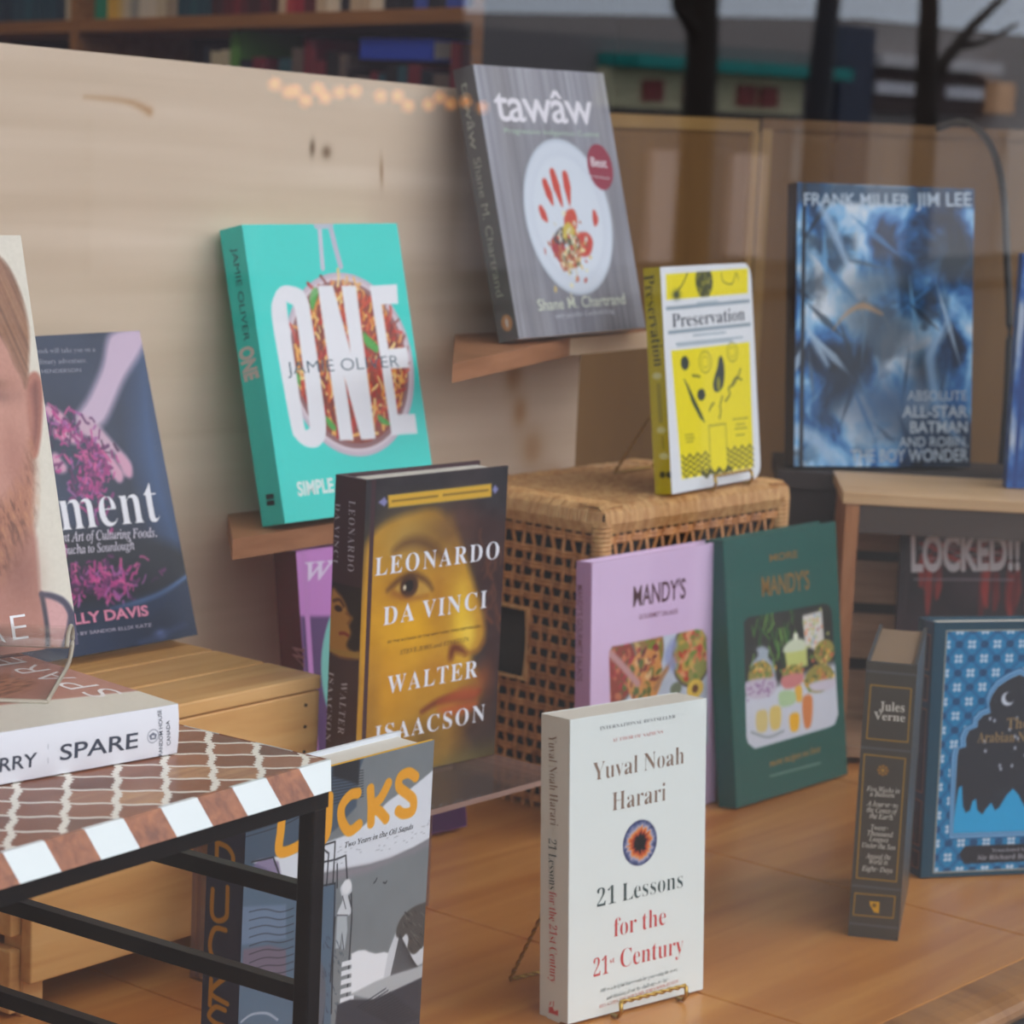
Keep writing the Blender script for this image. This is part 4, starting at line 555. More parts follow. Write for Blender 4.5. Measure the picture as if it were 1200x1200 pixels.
for k in range(5):
    f=k/5.; A0=np.array([(29,54.2),(32.7,44.3),(114.2,59.8),(147.7,59.8),(124.9,42.9),(141.7,42.8)]); 
for pp in ([(28.9,52.6),(44.6,52.2)],[(29.3,49.4),(45.8,48.9)],[(31.3,46),(43.1,45.9)],[(120.5,60.6),(149.8,60.1)],[(126.2,55.2),(142.9,54.8)],[(123.7,51.3),(146.7,50.7)],[(125.1,45),(141.9,44.5)],[(73.9,58),(105.7,57.6)],[(73.9,58),(73.6,14.5)],[(105.7,57.6),(106.3,14.6)]): a.line(pp,1.4,(150,142,36),a=.9)
q=np.random.default_rng(11)
for quad in ([(21.6,34.3),(71.5,34),(73.4,12.5),(21,12.9)],[(106.6,34.1),(157.8,34),(156.4,11.5),(106.2,13.6)],[(56.8,16),(113.7,13.7),(117.5,10.1),(56.4,11.6)]):
    Q=np.array(quad)
    for i in range(7):
        for j in range(4):
            u_,v_=(i+.5)/7,(j+.5)/4; p=(Q[0]*(1-u_)+Q[1]*u_)*(1-v_)+(Q[3]*(1-u_)+Q[2]*u_)*v_; sg=1 if i%2 else -1
            a.line([p+(-3.4,-2.4*sg),p+(3.4,2.4*sg)],2,(84,84,30))
b.art(a)
b.letters('title_lettering',[T('Preservation',[(15.8,153.7),(153.4,154.7),(17,166.3)],'serif',-.004)],(44,52,70))
b.letters('spine_lettering',[T('Preservation',[(0.2,203.2),(6.6,118.5),(11.3,202.6)],'serif',-.006)],(74,72,44),'spine')
a=Art(b.t,b.h,(204,184,30),.5)
for y,hh in ((600,9),(855,9),(978,8)):
    pass
for pp in ([(8.8,110.1)],[(10.4,59.8)],[(11.7,35.6)]): a.ell(pp[0],5,3.2,(226,222,150))
for pp in ([(11.1,102.6),(11.3,66.9)],[(8.8,102.6),(9,67)],[(11.3,53.1),(11.7,43.1)]): a.line(pp,1.4,(150,138,40))
pp=[(9.2,18.1),(16.1,18.1)]; a.ell(pp[0],3,3,(60,58,30)); a.ell(pp[1],3,3,(60,58,30))
b.sart(a)

# ------------------------------------------------------------------ portrait book on the acrylic riser
MAR=(66,38,46)
b=Book('hardcover_book','dark maroon-spined biography with a golden close-up face, standing on the clear riser',dict(p=(1.3940,1.2920,0.1310),yaw=-0.0614,lean=-0.0029,w=0.1540,h=0.2344,t=0.0334),MAR,bulge=.8,groove=.5)
a=Art(b.w,b.h,(44,40,46),.7)
g_=lambda s: s
V="leo@3.242,380,530"
face=[(0.5,175.7),(5.2,189.3),(21.1,199.9),(48.5,205.7),(73.9,206.6),(91.8,195.8),(104.6,178),(113.2,158.4),(123.3,138.4),(131.9,120.6),(136.2,100.9),(131,89.8),(122.3,85.6),(124.2,79),(132.4,67.2),(136.2,56),(132.5,43.6),(128.6,33.4),(120.3,23.9),(127.1,10),(128,-3.1),(0.8,12.9),(0.4,74.5),(-0.1,135.5)]
a.C+=((fbm(a.X,a.Y,60,60,2,3)-.5)*26)[...,None]*np.array([1.3,.9,.7])
a.poly([(94.3,201.8),(138.8,198),(158,181.6),(160.8,95.8),(149.8,32.5),(137.6,34.3),(133.3,99.1),(118.3,147.4),(104.4,180.1)],(62,38,38),8,True)
for k in range(24):
    x,y=[(138.6,155.9)][0]; x+=q.normal(0,7); y+=q.normal(-5,22); a.line([(x,y),(x+q.normal(0,4),y-6),(x+q.normal(0,5),y-13)],2.2,[(96,54,40),(54,32,34),(120,70,46)][q.integers(3)],1.5,True,.6)
a.poly(face,(196,142,40),4,True)
cf=lambda s: s[0]
for pp,rx,ry,cl,al in (([(17.5,113.1)],30,60,(222,160,24),.9),([(53.8,112.9)],34,34,(232,172,20),1),([(33.5,74.1)],26,30,(214,150,26),.9),([(108.6,114.8)],13,40,(240,196,50),1),([(116.7,103.3)],10,16,(246,208,70),1),
   ([(49.7,185.2)],40,26,(176,142,70),.8),([(80.7,188.5)],26,22,(120,86,46),.6),([(103.5,194.8)],22,26,(88,56,48),.7),([(43.4,147)],22,12,(150,92,26),.8),([(80.9,138.8)],10,26,(176,118,28),.7),([(81.5,80.3)],20,12,(190,126,26),.6),
   ([(125.6,33.9)],26,34,(86,58,44),.9),([(73.4,22.5)],30,24,(126,94,40),.9),([(145.7,2.8)],44,30,(66,50,46),1),([(127.8,-0.9)],60,14,(96,86,42),.8),([(13.9,52.1)],12,60,(160,112,36),.7),([(135.6,64.7)],12,16,(150,82,44),.8)): a.blob(cf(pp),rx,ry,cl,0,al)
a.line([(32,177.7),(44.2,182.6),(61.2,181.7),(78.8,173.2),(87.9,165.1)],(4,8,9,7,3),(96,62,34),4,True,.75)
a.line([(91.7,197.9),(98.6,180.7),(96.6,166.3)],5,(150,108,40),5,True,.5)
a.poly([(34.4,147.9),(43,155.2),(55.6,155.9),(68.8,148.4),(72.1,141.8),(58,139.6),(43.7,142.8)],(196,150,60),2,True); a.ell(cf([(49.5,148.8)]),9.5,9,(70,40,24),soft=1.5); a.ell(cf([(49.5,148.8)]),4.5,4.5,(24,18,18)); a.ell(cf([(44.8,148)]),1.6,2,(232,220,190))
a.line([(26.7,147.7),(38.8,154.6),(52.7,157.1),(67.2,151.4),(74.8,143.6)],(2,4,5,4,2),(88,54,28),2.5,True,.85); a.line([(32.9,145),(49.5,138.9),(69.4,139)],2.5,(150,88,30),2.5,True,.7)
a.line([(98.6,86.5),(101.1,93.5),(108.5,92),(114.7,88.3)],(5,8,7,4),(104,44,22),3,True,.9); a.line([(114.7,87.6),(128.1,88.1),(135.1,94.7)],3,(150,92,30),2.5,True,.8)
a.line([(69.1,47.3),(86.1,52.7),(106.5,53.7),(124.4,52.3),(133.2,55.3)],(3,5,6,5,2),(110,44,34),2.5,True,.9); a.poly([(86.1,52.3),(106.2,59),(119.4,60.4),(133.1,56.4),(127.6,49.7),(106.7,50.4)],(178,82,44),3,True,a=.8); a.poly([(86.4,46.9),(106.8,48.3),(130.7,47.1),(122.2,39.7),(101.5,39.5)],(192,92,46),3,True,a=.8)
a.C+=((fbm(a.X,a.Y,14,9,31,3)-.5)*16)[...,None]
q1=[(22.6,221.5),(136,222),(136.7,210.8),(23.8,211)]; Q=np.array(q1); ctr=Q.mean(0)
a.poly(Q,(120,110,70),.6); a.poly(ctr+(Q-ctr)*(.985,.88),(224,176,54),.6)
a.line([(27.9,216.3),(76.2,216.4)],1.6,(120,92,34),.5,a=.8); a.line([(82.5,216.6),(132.2,216.6)],1.6,(120,92,34),.5,a=.8)
for pp in ([(13.3,216.6),(19.4,220.2),(22.9,216.3),(19.8,212.9)],[(137,216.6),(139.7,220.2),(144.1,216.5),(140.2,213)]): a.poly(pp,(140,140,190),.8)
b.art(a)
b.letters('title_lettering',[T('LEONARDO',[(12.5,160.4),(147.9,160.7),(11.5,174.2)],'serif',-.004,1.15),T('DA VINCI',[(23.2,121),(136.6,122.2),(22.4,135)],'serif',-.004,1.15)],(238,240,250))
b.letters('author_lettering',[T('WALTER',[(30.6,66.7),(129.4,67),(29.8,80.4)],'serif',-.004,1.15),T('ISAACSON',[(19.3,29.4),(140.3,30),(18.5,42.8)],'serif',-.004,1.15)],(238,240,250))
b.letters('small_lettering',[T('BY THE AUTHOR OF THE NEW YORK TIMES BESTSELLERS',[(29,106.2),(130.4,107.1),(28.8,108.5)]),T('STEVE JOBS and EINSTEIN',[(42.4,95.9),(118.5,97.5),(42.2,99.4)],'italic',0)],(86,58,22))
a=Art(b.t,b.h,MAR,.5)
yb=[(0.5,150.2),(29.4,155),(1.9,95.2),(31,100.5)]; z1=(yb[0][1]+yb[1][1])/2; z0=(yb[2][1]+yb[3][1])/2
a.put(np.clip((a.Y-z0)/1,0,1)*np.clip((z1-a.Y)/1,0,1),(40,28,30))
hh=z1-z0; t_=b.t
a.poly([(0,z0+2),(0,z1-9),(8,z1-8),(16,z1-14),(21,z1-22),(25,z0+30),(22,z0+24),(24,z0+18),(20,z0+8),(28,z0+4),(t_,z0+6),(t_,z0)],(196,142,66),2,True)
a.ell((9,z1-20),4.5,2.5,(70,40,28)); a.line([(3,z1-15),(10,z1-13),(15,z1-17)],2.4,(96,60,34),1,True); a.line([(12,z0+16),(17,z0+17),(21,z0+16)],2.4,(150,60,44),1,True); a.line([(18,z1-22),(23,z0+30),(20,z0+25)],1.6,(150,96,44),1,True); a.poly([(0,z0),(t_,z0),(t_,z0+5),(0,z0+2)],(186,146,66),1)
b.sart(a)
b.letters('spine_lettering',[T('LEONARDO',[(16.7,216.9),(17.9,163.2),(23.6,217.9)],'serif',-.008,1.2),T('DA VINCI',[(1.5,212.8),(1.3,167),(7,213.6)],'serif',-.008,1.2),T('WALTER',[(15.6,77.6),(14,36.5),(22.5,79)],'serif',-.008,1.2),T('ISAACSON',[(1.1,82.3),(-0.2,28.2),(7,83.4)],'serif',-.008,1.2)],(188,182,192),'spine')

# ------------------------------------------------------------------ white paperback in front
b=Book('paperback_book','thick white paperback with a single iris on its cover, standing on the floor boards',dict(p=(1.3880,1.0710,0.0020),yaw=-0.1732,lean=0.0630,w=0.1344,h=0.2202,t=0.0314),(228,234,230),hard=False,spine=(216,216,206),bulge=0)
a=Art(b.w,b.h,(229,236,233)); c=C1([(68.5,121.6)])
rr_=np.hypot(a.X-c[0],a.Y-c[1]); an=np.arctan2(a.Y-c[1],a.X-c[0]); st=fbm((an+4)*60,rr_*1.2+50,9,9,4,3)
RI=17.2
col=np.zeros(a.C.shape); 
def ramp(x,st_):
    xs=[p[0] for p in st_]; return np.stack([np.interp(x,xs,[p[1][k] for p in st_]) for k in range(3)],-1)
col=ramp(rr_/RI+(st-.5)*.35,[(0,(18,14,16)),(.3,(22,16,18)),(.36,(110,38,30)),(.5,(206,92,44)),(.62,(226,150,90)),(.72,(176,170,190)),(.85,(84,96,140)),(1,(40,44,84))])
m=np.clip((RI-rr_)/.8,0,1)[...,None]; a.C=a.C*(1-m)+col*m; a.ell(c,5.2,5.2,(20,16,18))
b.art(a,m=vcol('matt_printed_cover',.6,.3))
BR=(142,118,102); RE=(206,74,74); GR=(58,78,78)
O=-.0085
b.letters('author_lettering',[T('Yuval Noah',[(21.9,173.5),(111.9,174.3),(21.8,186.6)],'serif',O),T('Harari',[(40.7,148.9),(93.7,149.2),(40.6,162.5)],'serif',O)],BR)
b.letters('title_lettering',[T('21 Lessons',[(26.9,80.7),(112,81.4),(26.7,93.9)],'serif',O)],GR)
b.letters('subtitle_lettering',[T('for the',[(43.6,55.9),(95.2,56.4),(43.4,69.7)],'serif',O),T('21',[(24,29.8),(38.7,30),(23.9,43.1)],'serif',O),T('st',[(39.8,37.2),(44.4,37.2),(39.8,41.1)],'serif',-.004),T('Century',[(50.1,31.8),(113.4,31.6),(50,45.7)],'serif',O)],RE)
b.letters('bestseller_line',[T('INTERNATIONAL BESTSELLER',[(28.2,209.4),(102.5,209.3),(28.2,211.9)],'serif',-.011)],(100,106,112))
b.letters('small_red_line',[T('AUTHOR OF SAPIENS',[(40.1,199.2),(90.1,199.4),(40.1,201.8)],'serif',-.011),T('BILL GATES, THE NEW YORK TIMES BOOK REVIEW',[(29.9,5.8),(109,10),(29.9,8.4)],'serif',-.011)],(214,140,136))
b.letters('quote_lettering',[T('Offers a helpful framework for processing the news',[(31.2,17.2),(107.3,19),(31.2,20.2)],'serif',-.011),T('and thinking about the challenges we face',[(37,10.7),(98.5,13.1),(36.9,13.7)],'serif',-.011)],(96,112,114))
b.letters('spine_author',[T('Yuval Noah Harari',[(8.9,206.1),(11.4,141.4),(17.7,207)],'serif',O)],BR,'spine')
b.letters('spine_title',[T('21 Lessons',[(9.6,131.2),(10.6,94.6),(18.1,132.3)],'serif',O)],GR,'spine')
b.letters('spine_subtitle',[T('for the 21st Century',[(10.6,92.9),(12.2,26.5),(18.8,94.1)],'serif',O)],RE,'spine')
cc=C1([(15.9,6.7)]); a=Art(14,16,(216,216,206),.5,cc[0]-7,cc[1]-8); a.poly([(cc[0]-5,cc[1]-3),(cc[0]+5,cc[1]-3),(cc[0]+5,cc[1]+1),(cc[0]+1,cc[1]-.5),(cc[0]-1,cc[1]+2),(cc[0]-5,cc[1]+1)],(200,70,70)); a.line([(cc[0],cc[1]+3),(cc[0],cc[1]+6)],1,(200,90,90)); a.line([(cc[0]-4,cc[1]+3),(cc[0]-3,cc[1]+5)],1,(200,90,90)); b.sart(a,'publisher_mark')

# ------------------------------------------------------------------ pink and green cookbooks
PK=(220,192,228)
b=Book('hardcover_book','lilac hardcover cookbook with a salad photograph, leaning on the wicker box',dict(p=(1.7710,1.3540,0.0010),yaw=-0.0101,lean=0.0481,w=0.1930,h=0.2496,t=0.0180),PK,groove=.8,spine=(196,150,190))
a=Art(b.w,b.h,PK)
ph=[(25.9,167.1),(31,171),(39.5,170.6),(157.6,170.6),(167.7,168.4),(174,160.8),(179.6,59.4),(174,54.1),(43.9,61.2),(32.5,69)]
pm=a.pm(ph,.8)
B=Art(b.w,b.h,(196,206,222)); B.C+=((fbm(B.X,B.Y,26,18,6,3)-.5)*40)[...,None]
q=np.random.default_rng(21)
def salad(B,c,r,n,cols,rim=None):
    if rim is not None: B.ell(c,r+2.5,r+2.5,rim)
    B.ell(c,r,r,cols[0])
    for k in range(n):
        d=r*math.sqrt(q.random())*.92; t=q.random()*6.28; B.ell((c[0]+d*math.cos(t),c[1]+d*math.sin(t)),q.uniform(2,6),q.uniform(1.5,4),cols[q.integers(len(cols))],q.random()*180,a=.9)
salad(B,C1([(152.2,149)]),30,90,[(150,150,80),(226,120,80),(110,140,60),(206,170,90),(190,70,60),(230,160,120)],(96,84,84))
salad(B,C1([(75.6,160.4)]),32,80,[(150,120,70),(206,180,120),(120,140,60),(150,60,70),(216,140,90)])
salad(B,C1([(36.3,148.1)]),30,80,[(150,70,60),(90,120,60),(176,60,70),(206,120,90),(120,90,60)],(120,110,104))
salad(B,C1([(80,136.1)]),26,60,[(214,150,90),(196,110,80),(230,190,140),(120,60,60),(90,110,60)])
B.line([(26.7,165.8),(45.6,151.6),(68.7,131.8)],7,(196,150,150),1.5,True); B.line([(126.3,150.1),(110.9,137.8),(95.8,123.2)],6,(176,132,96),1.5,True)
B.line([(122.1,160.3),(114.5,151.7),(122.6,141)],12,(150,160,206),3,True,.8); B.ell(C1([(157.2,114.3)]),13,9,(226,190,80)); B.ell(C1([(157.2,114.3)]),5,4,(110,70,40)); B.ell(C1([(127.2,118.6)]),9,6,(120,130,110))
a.C=a.C*(1-pm[...,None])+B.C*pm[...,None]; b.art(a)
b.letters('title_lettering',[T("MANDY'S",[(60.1,203.6),(139.1,202.5),(58.2,223)],off=.012)],(84,50,58))
b.letters('subtitle_lettering',[T('GOURMET SALADS',[(68.8,190.8),(127.6,189.3),(68.3,195.5)],off=.01)],(140,100,120))
b.letters('spine_lettering',[T("MANDY'S GOURMET SALADS",[(2.1,228.7),(3.1,142),(8.5,229.4)],off=.01)],(140,88,104),'spine')

GN=(30,88,80)
b=Book('hardcover_book','dark green hardcover cookbook with a garden table photograph, leaning on the wicker box',dict(p=(1.9530,1.3200,0.0030),yaw=-0.0037,lean=0.1328,w=0.1918,h=0.2532,t=0.0212),GN,groove=.8)
a=Art(b.w,b.h,GN)
ph=[(27.3,173.2),(34.4,176.7),(44.1,176.5),(165,174.3),(171.8,172.5),(177.2,166),(180.2,62),(173,52.9),(161.3,51.6),(46,50.9),(34.5,51.1),(24.1,57.7),(21.7,64.2)]
pm=a.pm(ph,.8); B=Art(b.w,b.h,(44,46,44))
q=np.random.default_rng(8)
B.poly([(14.2,99.5),(61.4,104.8),(105.4,108.5),(191.7,109.1),(186,43.1),(30.4,43.1)],(206,212,226),4,True)
for k in range(70):
    x,y=C1([(79.3,161.8)]); x+=q.normal(0,22); y+=q.normal(0,16); B.line([(x,y),(x+q.normal(0,5),y-q.uniform(6,18))],1.6,[(70,130,50),(44,86,44),(120,170,70),(60,60,56)][q.integers(4)],.8)
def jar(x0,y0,x1,y1,col,P_): pass
B.poly([(92.4,136.5),(130.2,137.7),(130.7,117.5),(95.1,117.4)],(196,204,120),1.5); B.poly([(91.4,140.3),(104.2,146.1),(121.9,145.1),(131.2,138.9),(129.9,134),(93.6,135.1)],(206,216,190),1.5,True); B.ell(C1([(112.4,148.3)]),4,4,(226,232,210))
B.poly([(126,167.2),(159.9,168.1),(161.1,138.8),(151.9,127.3),(128,138)],(216,212,206),1.5)
for k in range(40):
    x,y=C1([(142.8,153.8)]); B.ell((x+q.normal(0,8),y+q.normal(0,11)),1.8,1.6,[(226,150,110),(150,176,206),(190,196,120)][q.integers(3)])
B.poly([(35.9,130.6),(47.2,138.8),(45.6,145.2),(56.4,146.2),(65.8,141.2),(64,135.3),(72.7,125.5),(72.3,105.7),(34,108.8)],(176,190,206),2,True,.9)
for pp,rx,ry in (([(49.8,120)],20,13),([(149.7,102.2)],26,14),([(161,127.3)],18,12),([(103.7,115)],18,7)):
    B.ell(pp[0],rx,ry,(150,140,70))
    for k in range(46): B.ell((pp[0][0]+q.normal(0,rx*.5),pp[0][1]+q.normal(0,ry*.5)),q.uniform(1,3),q.uniform(1,2.4),[(206,110,80),(110,140,60),(226,190,110),(84,100,50),(214,160,60)][q.integers(5)])
B.poly([(24.9,116.2),(72.9,113.1),(71.9,100.8),(56.4,96.9),(29.1,100.9)],(196,186,206),1.5,True)
for k in range(30): 
    x,y=C1([(48.6,105.4)]); B.ell((x+q.normal(0,14),y+q.normal(0,4)),1.4,1.2,(150,110,160))
B.poly([(85.9,112.5),(121.2,111.3),(115.8,100.7),(89.3,100.8)],(206,130,130),1.5,True); B.poly([(133.6,99.4),(176.9,98.4),(171.4,88.9),(139.7,91)],(206,200,216),1.5,True)
for pp,cl in (([(119,86.4),(135.6,86),(131.5,59.3),(119.8,59.6)],(214,130,70)),([(106.7,98.3),(117.9,99.2),(117.6,85.4),(108.8,85.9)],(230,180,60)),([(95.7,73.6),(111.2,73),(109,58.3),(96.7,58.7)],(240,180,30)),([(40.4,84.5),(57.4,83.7),(55.9,66.1),(40.2,67.4)],(214,196,130)),([(63.1,84.8),(80.4,84.2),(77.9,65.2),(63.2,66)],(220,196,110)),([(80.3,98.4),(104.3,96.1),(105.5,84.7),(81.3,84.5)],(176,206,160))): B.poly(pp,cl,1.5,True)
B.line([(30.4,67.7),(57.4,58.5),(83.6,60.5)],2.4,(150,160,170),1,True)
a.line([(57.6,20.8),(144.3,19.2)],2,(120,150,140),.6,a=.8)
a.C=a.C*(1-pm[...,None])+B.C*pm[...,None]; b.art(a)
GO=(146,112,60)
b.letters('title_lettering',[T("MORE",[(74.4,225.5),(122.5,224.9),(74.6,232.4)],off=.02),T("MANDY'S",[(58.8,193.8),(140.3,191.9),(59.2,212.9)],off=.02)],GO,metal=.3,rough=.35)
b.letters('author_lettering',[T('more recipes we love',[(57.5,29.7),(145.3,30.2),(58,36.1)],'italic',.004)],(176,132,56))
# ------------------------------------------------------------------ arched blue fairy-tale book
DT=(26,70,90)
b=Book('hardcover_book','blue patterned hardcover with a dark arch and crescent moon, standing on the floor boards',dict(p=(1.8970,1.0860,0.0010),yaw=-0.5988,lean=0.0410,w=0.1600,h=0.2243,t=0.0312),DT,bulge=1.5,groove=1.0,spine=(28,58,76))
a=Art(b.w,b.h,DT,.6)
w,h=b.w,b.h; L0=12.5; R0=w-6; B0=5; T0=h-8
a.poly([(L0-1.2,B0-1.2),(R0+1.2,B0-1.2),(R0+1.2,T0+1.2),(L0-1.2,T0+1.2)],(176,168,150),.4); a.poly([(L0,B0),(R0,B0),(R0,T0),(L0,T0)],(34,134,186),.4)
pm=a.pm([(L0,B0),(R0,B0),(R0,T0),(L0,T0)],.4)
px,py=24.0,25.0
for off in ((0,0),(.5,.5)):
    U=((a.X-L0)/px+off[0])%1-.5; V=((a.Y-B0)/py+off[1])%1-.5
    x,y=U*px,V*py; r_=np.hypot(x,y); t_=np.arctan2(y,x)
    a.put(np.clip((1.1-np.abs(np.abs(x)/px*2+np.abs(y)/py*2-.9)*8),0,1)*pm*.6,(22,84,136))
    a.put(np.clip((4.6*np.abs(np.sin(2*t_))**.5-r_)/.5+.5,0,1)*pm,(190,214,236)); a.put(np.clip((1.2-r_)/.4+.5,0,1)*pm,(60,140,190))
    U=((a.X-L0)/px+off[0]+.5)%1-.5; r_=np.hypot(U*px,y); a.put(np.clip((4.0*np.abs(np.cos(2*t_))-r_)/.8+.5,0,1)*pm*.7,(26,66,106))
cx=(L0+R0)/2
half=[(-56,38),(-56,106),(-55,112),(-48,114),(-49,121),(-46,128),(-38,131),(-38,136),(-33,141),(-26,143),(-28,151),(-26,158),(-20,166),(-10,172),(0,176)]
arch=[(cx+x*.98,y*h/222) for x,y in half]; arch=arch+[(2*cx-x,y) for x,y in arch[-2::-1]]
def grow(p,k): c=np.array([cx,110.]); p=np.array(p); d=p-c; return p+d/np.linalg.norm(d,axis=1)[:,None]*k
a.poly(grow(arch,6.2),(28,80,128),.5); a.poly(grow(arch,5.2),(120,176,222),.5); a.poly(grow(arch,2.6),(40,96,150),.5); a.poly(grow(arch,1.8),(124,180,226),.5); a.poly(arch,(48,50,58),.5)
am=a.pm(arch,.5)
sky=[(cx-56,38*h/222)]
q=np.random.default_rng(4)
for x,y in ((-54,62),(-52,78),(-49,80),(-47,62),(-44,56),(-40,58),(-38,66),(-35,68),(-33,58),(-28,54),(-24,60),(-20,64),(-16,57),(-12,60),(-6,70),(0,76),(6,70),(12,60),(18,57),(24,64),(30,58),(34,68),(38,66),(42,56),(48,62),(51,80),(54,62)): sky.append((cx+x,y*h/222))
sky.append((cx+56,38*h/222)); a.put(a.pm(sky,.5)*am,(46,170,228))
mo=C1([(73.4,156.5)]); a.put(a.em(mo,6,6)*(1-a.em((mo[0]+2.2,mo[1]+1.4),4.8,4.8))*am,(214,222,236))
for k in range(26):
    x,y=cx+q.uniform(-46,46),q.uniform(84,140)*h/222; a.put(a.em((x,y),1.1,1.5)*am,(190,200,214))
pl=[(cx-48,20),(cx-43,27),(cx+43,27),(cx+48,20),(cx+43,11),(cx-43,11)]; a.poly(pl,(40,42,50),.5)
b.art(a)
GOLD=(150,124,84)
b.letters('title_lettering',[T('The',[(73.7,130.1),(94.5,130.1),(73.1,139.6)],'serif'),T('Arabian Nights',[(46.5,118.7),(113.4,117.8),(45.9,127.7)],'serif')],GOLD)
b.letters('translator_lettering',[T('Translated by',[(cx-17,20.8),(cx+17,20.8),(cx-17,23.6)],'serif'),T('Sir Richard Burton',[(cx-30,14),(cx+30,14),(cx-30,18.2)],'serif')],(150,150,160))
a=Art(b.t,b.h,(28,58,76),.5)
for z0,z1 in ((.03,.10),(.12,.30),(.33,.66),(.69,.79),(.81,.95)):
    z0*=h;z1*=h; a.poly([(3,z0),(b.t-4,z0),(b.t-4,z1),(3,z1)],(150,96,70),.5); a.poly([(4,z0+1),(b.t-5,z0+1),(b.t-5,z1-1),(4,z1-1)],(34,40,54),.5)
    for k in range(3): a.blob((b.t/2+q.normal(0,2),z0+(z1-z0)*(k+.5)/3),4,4,[(150,90,70),(90,76,90),(40,84,110)][k],0,.6)
b.sart(a)

# ------------------------------------------------------------------ blue comic volume on the dark plinth
b=Book('hardcover_book','large black-spined hardcover with an icy blue picture, on the dark stand at right',dict(p=(2.2860,1.4980,0.2800),yaw=-0.6015,lean=0.1342,w=0.2061,h=0.3020,t=0.0279),(26,32,42),groove=.6,rough=.3)
a=Art(b.w,b.h,(44,72,106),.8)
n=fbm(a.X+fbm(a.X,a.Y,60,60,2)*50,a.Y,34,60,12,5); n2=fbm(a.X,a.Y+fbm(a.X,a.Y,40,40,7)*60,50,44,19,4)
a.C=ramp(n,[(.2,(10,14,26)),(.38,(26,52,86)),(.48,(54,118,186)),(.58,(140,196,240)),(.7,(232,242,252))]); a.put(np.clip((n2-.54)*4,0,.7),(40,52,66)); 
q=np.random.default_rng(17)
for k in range(34):
    x,y=q.uniform(0,b.w),q.uniform(30,b.h); an=q.normal(1.9,.5); Lh=q.uniform(14,50); wd=q.uniform(3,9); d=np.array([math.cos(an),math.sin(an)]); e=np.array([-d[1],d[0]]); p=np.array([x,y])
    a.poly([p-d*Lh,p+e*wd/2,p+d*Lh,p-e*wd/2],[(196,220,242),(120,182,228),(70,136,196),(24,34,48),(30,44,60),(86,104,122)][k%6],1.2,a=.75)
for pp,rx,ry,cl,ang in (([(92.1,196)],44,24,(104,122,138),10),([(73.9,155)],26,34,(92,112,130),30),([(56,85.3)],18,50,(22,28,38),-35),([(118.1,147.2)],30,26,(96,110,124),0),([(153.6,104.2)],26,38,(34,36,42),0),([(183.7,224.6)],36,26,(40,54,62),0),([(106.5,68.5)],70,40,(52,84,124),0),([(157.7,39.9)],66,26,(48,68,92),0)): a.blob(C1(pp),rx,ry,cl,ang,.85)
a.line([(42.8,145.7),(58.1,163.4),(76.8,172.5),(98.9,164.3)],(1,3,7,3),(206,150,96),2,True,.7); a.line([(187.7,175),(168.9,145.3),(156.6,115.9),(170.2,57.6),(196.3,25.6)],(4,9,12,8,5),(150,190,230),4,True,.7)
a.line([(8.5,153.7),(27.5,125.2),(37,108.1)],(4,9,3),(190,216,240),3,True,.8); a.line([(28.6,275),(44.5,246.7),(60.6,212.5)],(8,10,3),(180,208,236),3,True,.8); a.line([(3.8,38.4),(25.7,27.1),(44.6,4.1)],(14,16,8),(176,204,232),4,True,.8)
a.poly([(0,b.h),(b.w,b.h),(b.w,b.h-20),(0,b.h-20)],(40,66,92),3,a=.8)
b.art(a,m=PRINTG)
WT=(196,212,228)
b.letters('author_lettering',[T('FRANK MILLER',[(8.1,277.7),(130.4,280.6),(8,291.5)],off=.012),T('JIM LEE',[(137.7,280.9),(202.7,283.6),(137.5,296)],off=.012)],WT)
GY=(176,188,200)
b.letters('title_lettering',[T('ABSOLUTE',[(130.2,71.7),(200.5,72.6),(130.1,82.8)]),T('ALL-STAR',[(124.5,53.6),(201.7,54.4),(124.3,66.4)],off=.02),T('BATMAN',[(134.2,36.8),(201.9,38),(134,49.6)],off=.02),T('AND ROBIN,',[(121.4,21.5),(202.2,22.7),(121.3,32.6)],off=.008),T('THE BOY WONDER',[(65,4.8),(203.1,6.8),(64.8,18.7)],off=.015)],GY)

# ------------------------------------------------------------------ grey comic behind the table
GREY_COVER=(124,130,134)
b=Book('hardcover_book','grey graphic novel with orange hand-drawn title, standing behind the inlaid side table',dict(p=(1.0570,1.0700,0.0000),yaw=0.0347,lean=-0.0131,w=0.1756,h=0.2354,t=0.0310),(222,228,236),spine=(58,62,82),groove=0,edge=(236,180,40))
a=Art(b.w,b.h,GREY_COVER,.55); D="duck@4,220,900"
a.C+=((fbm(a.X,a.Y,30,40,5,4)-.5)*16)[...,None]
a.poly([(-13.9,224.2),(4,231.4),(26,239.3),(60.2,245.3),(106.7,237.1),(101.3,227),(100.8,204.8),(83.3,194.3),(62,186.2),(31.3,181.6),(3.3,178.2),(-11.4,176)],(72,88,106),1)
a.poly([(186.6,220.2),(177.1,215.4),(164.4,210.5),(152.9,206.2),(142.3,205.3),(132,202.3),(121.9,197.2),(109.9,191.1),(99.9,188.2),(83.8,187.3),(62,186.2),(40.6,185.8),(12,188.4),(6.4,188.2),(31.7,174.8),(37.8,169.4),(63.1,168),(94.3,165.5),(116,163.7),(136.9,163.6),(160.3,166),(177.5,169),(190.7,170)],(222,226,234),.8)
a.poly([(190.9,167),(177.6,167.5),(160.4,164.5),(137,162.9),(116,163),(94.4,164.8),(63.2,167.3),(37.8,168.7),(38,165.2),(85.5,160.4),(116.3,158.7),(143.4,162.3),(160.6,162.3)],(150,138,148),3,a=.7)
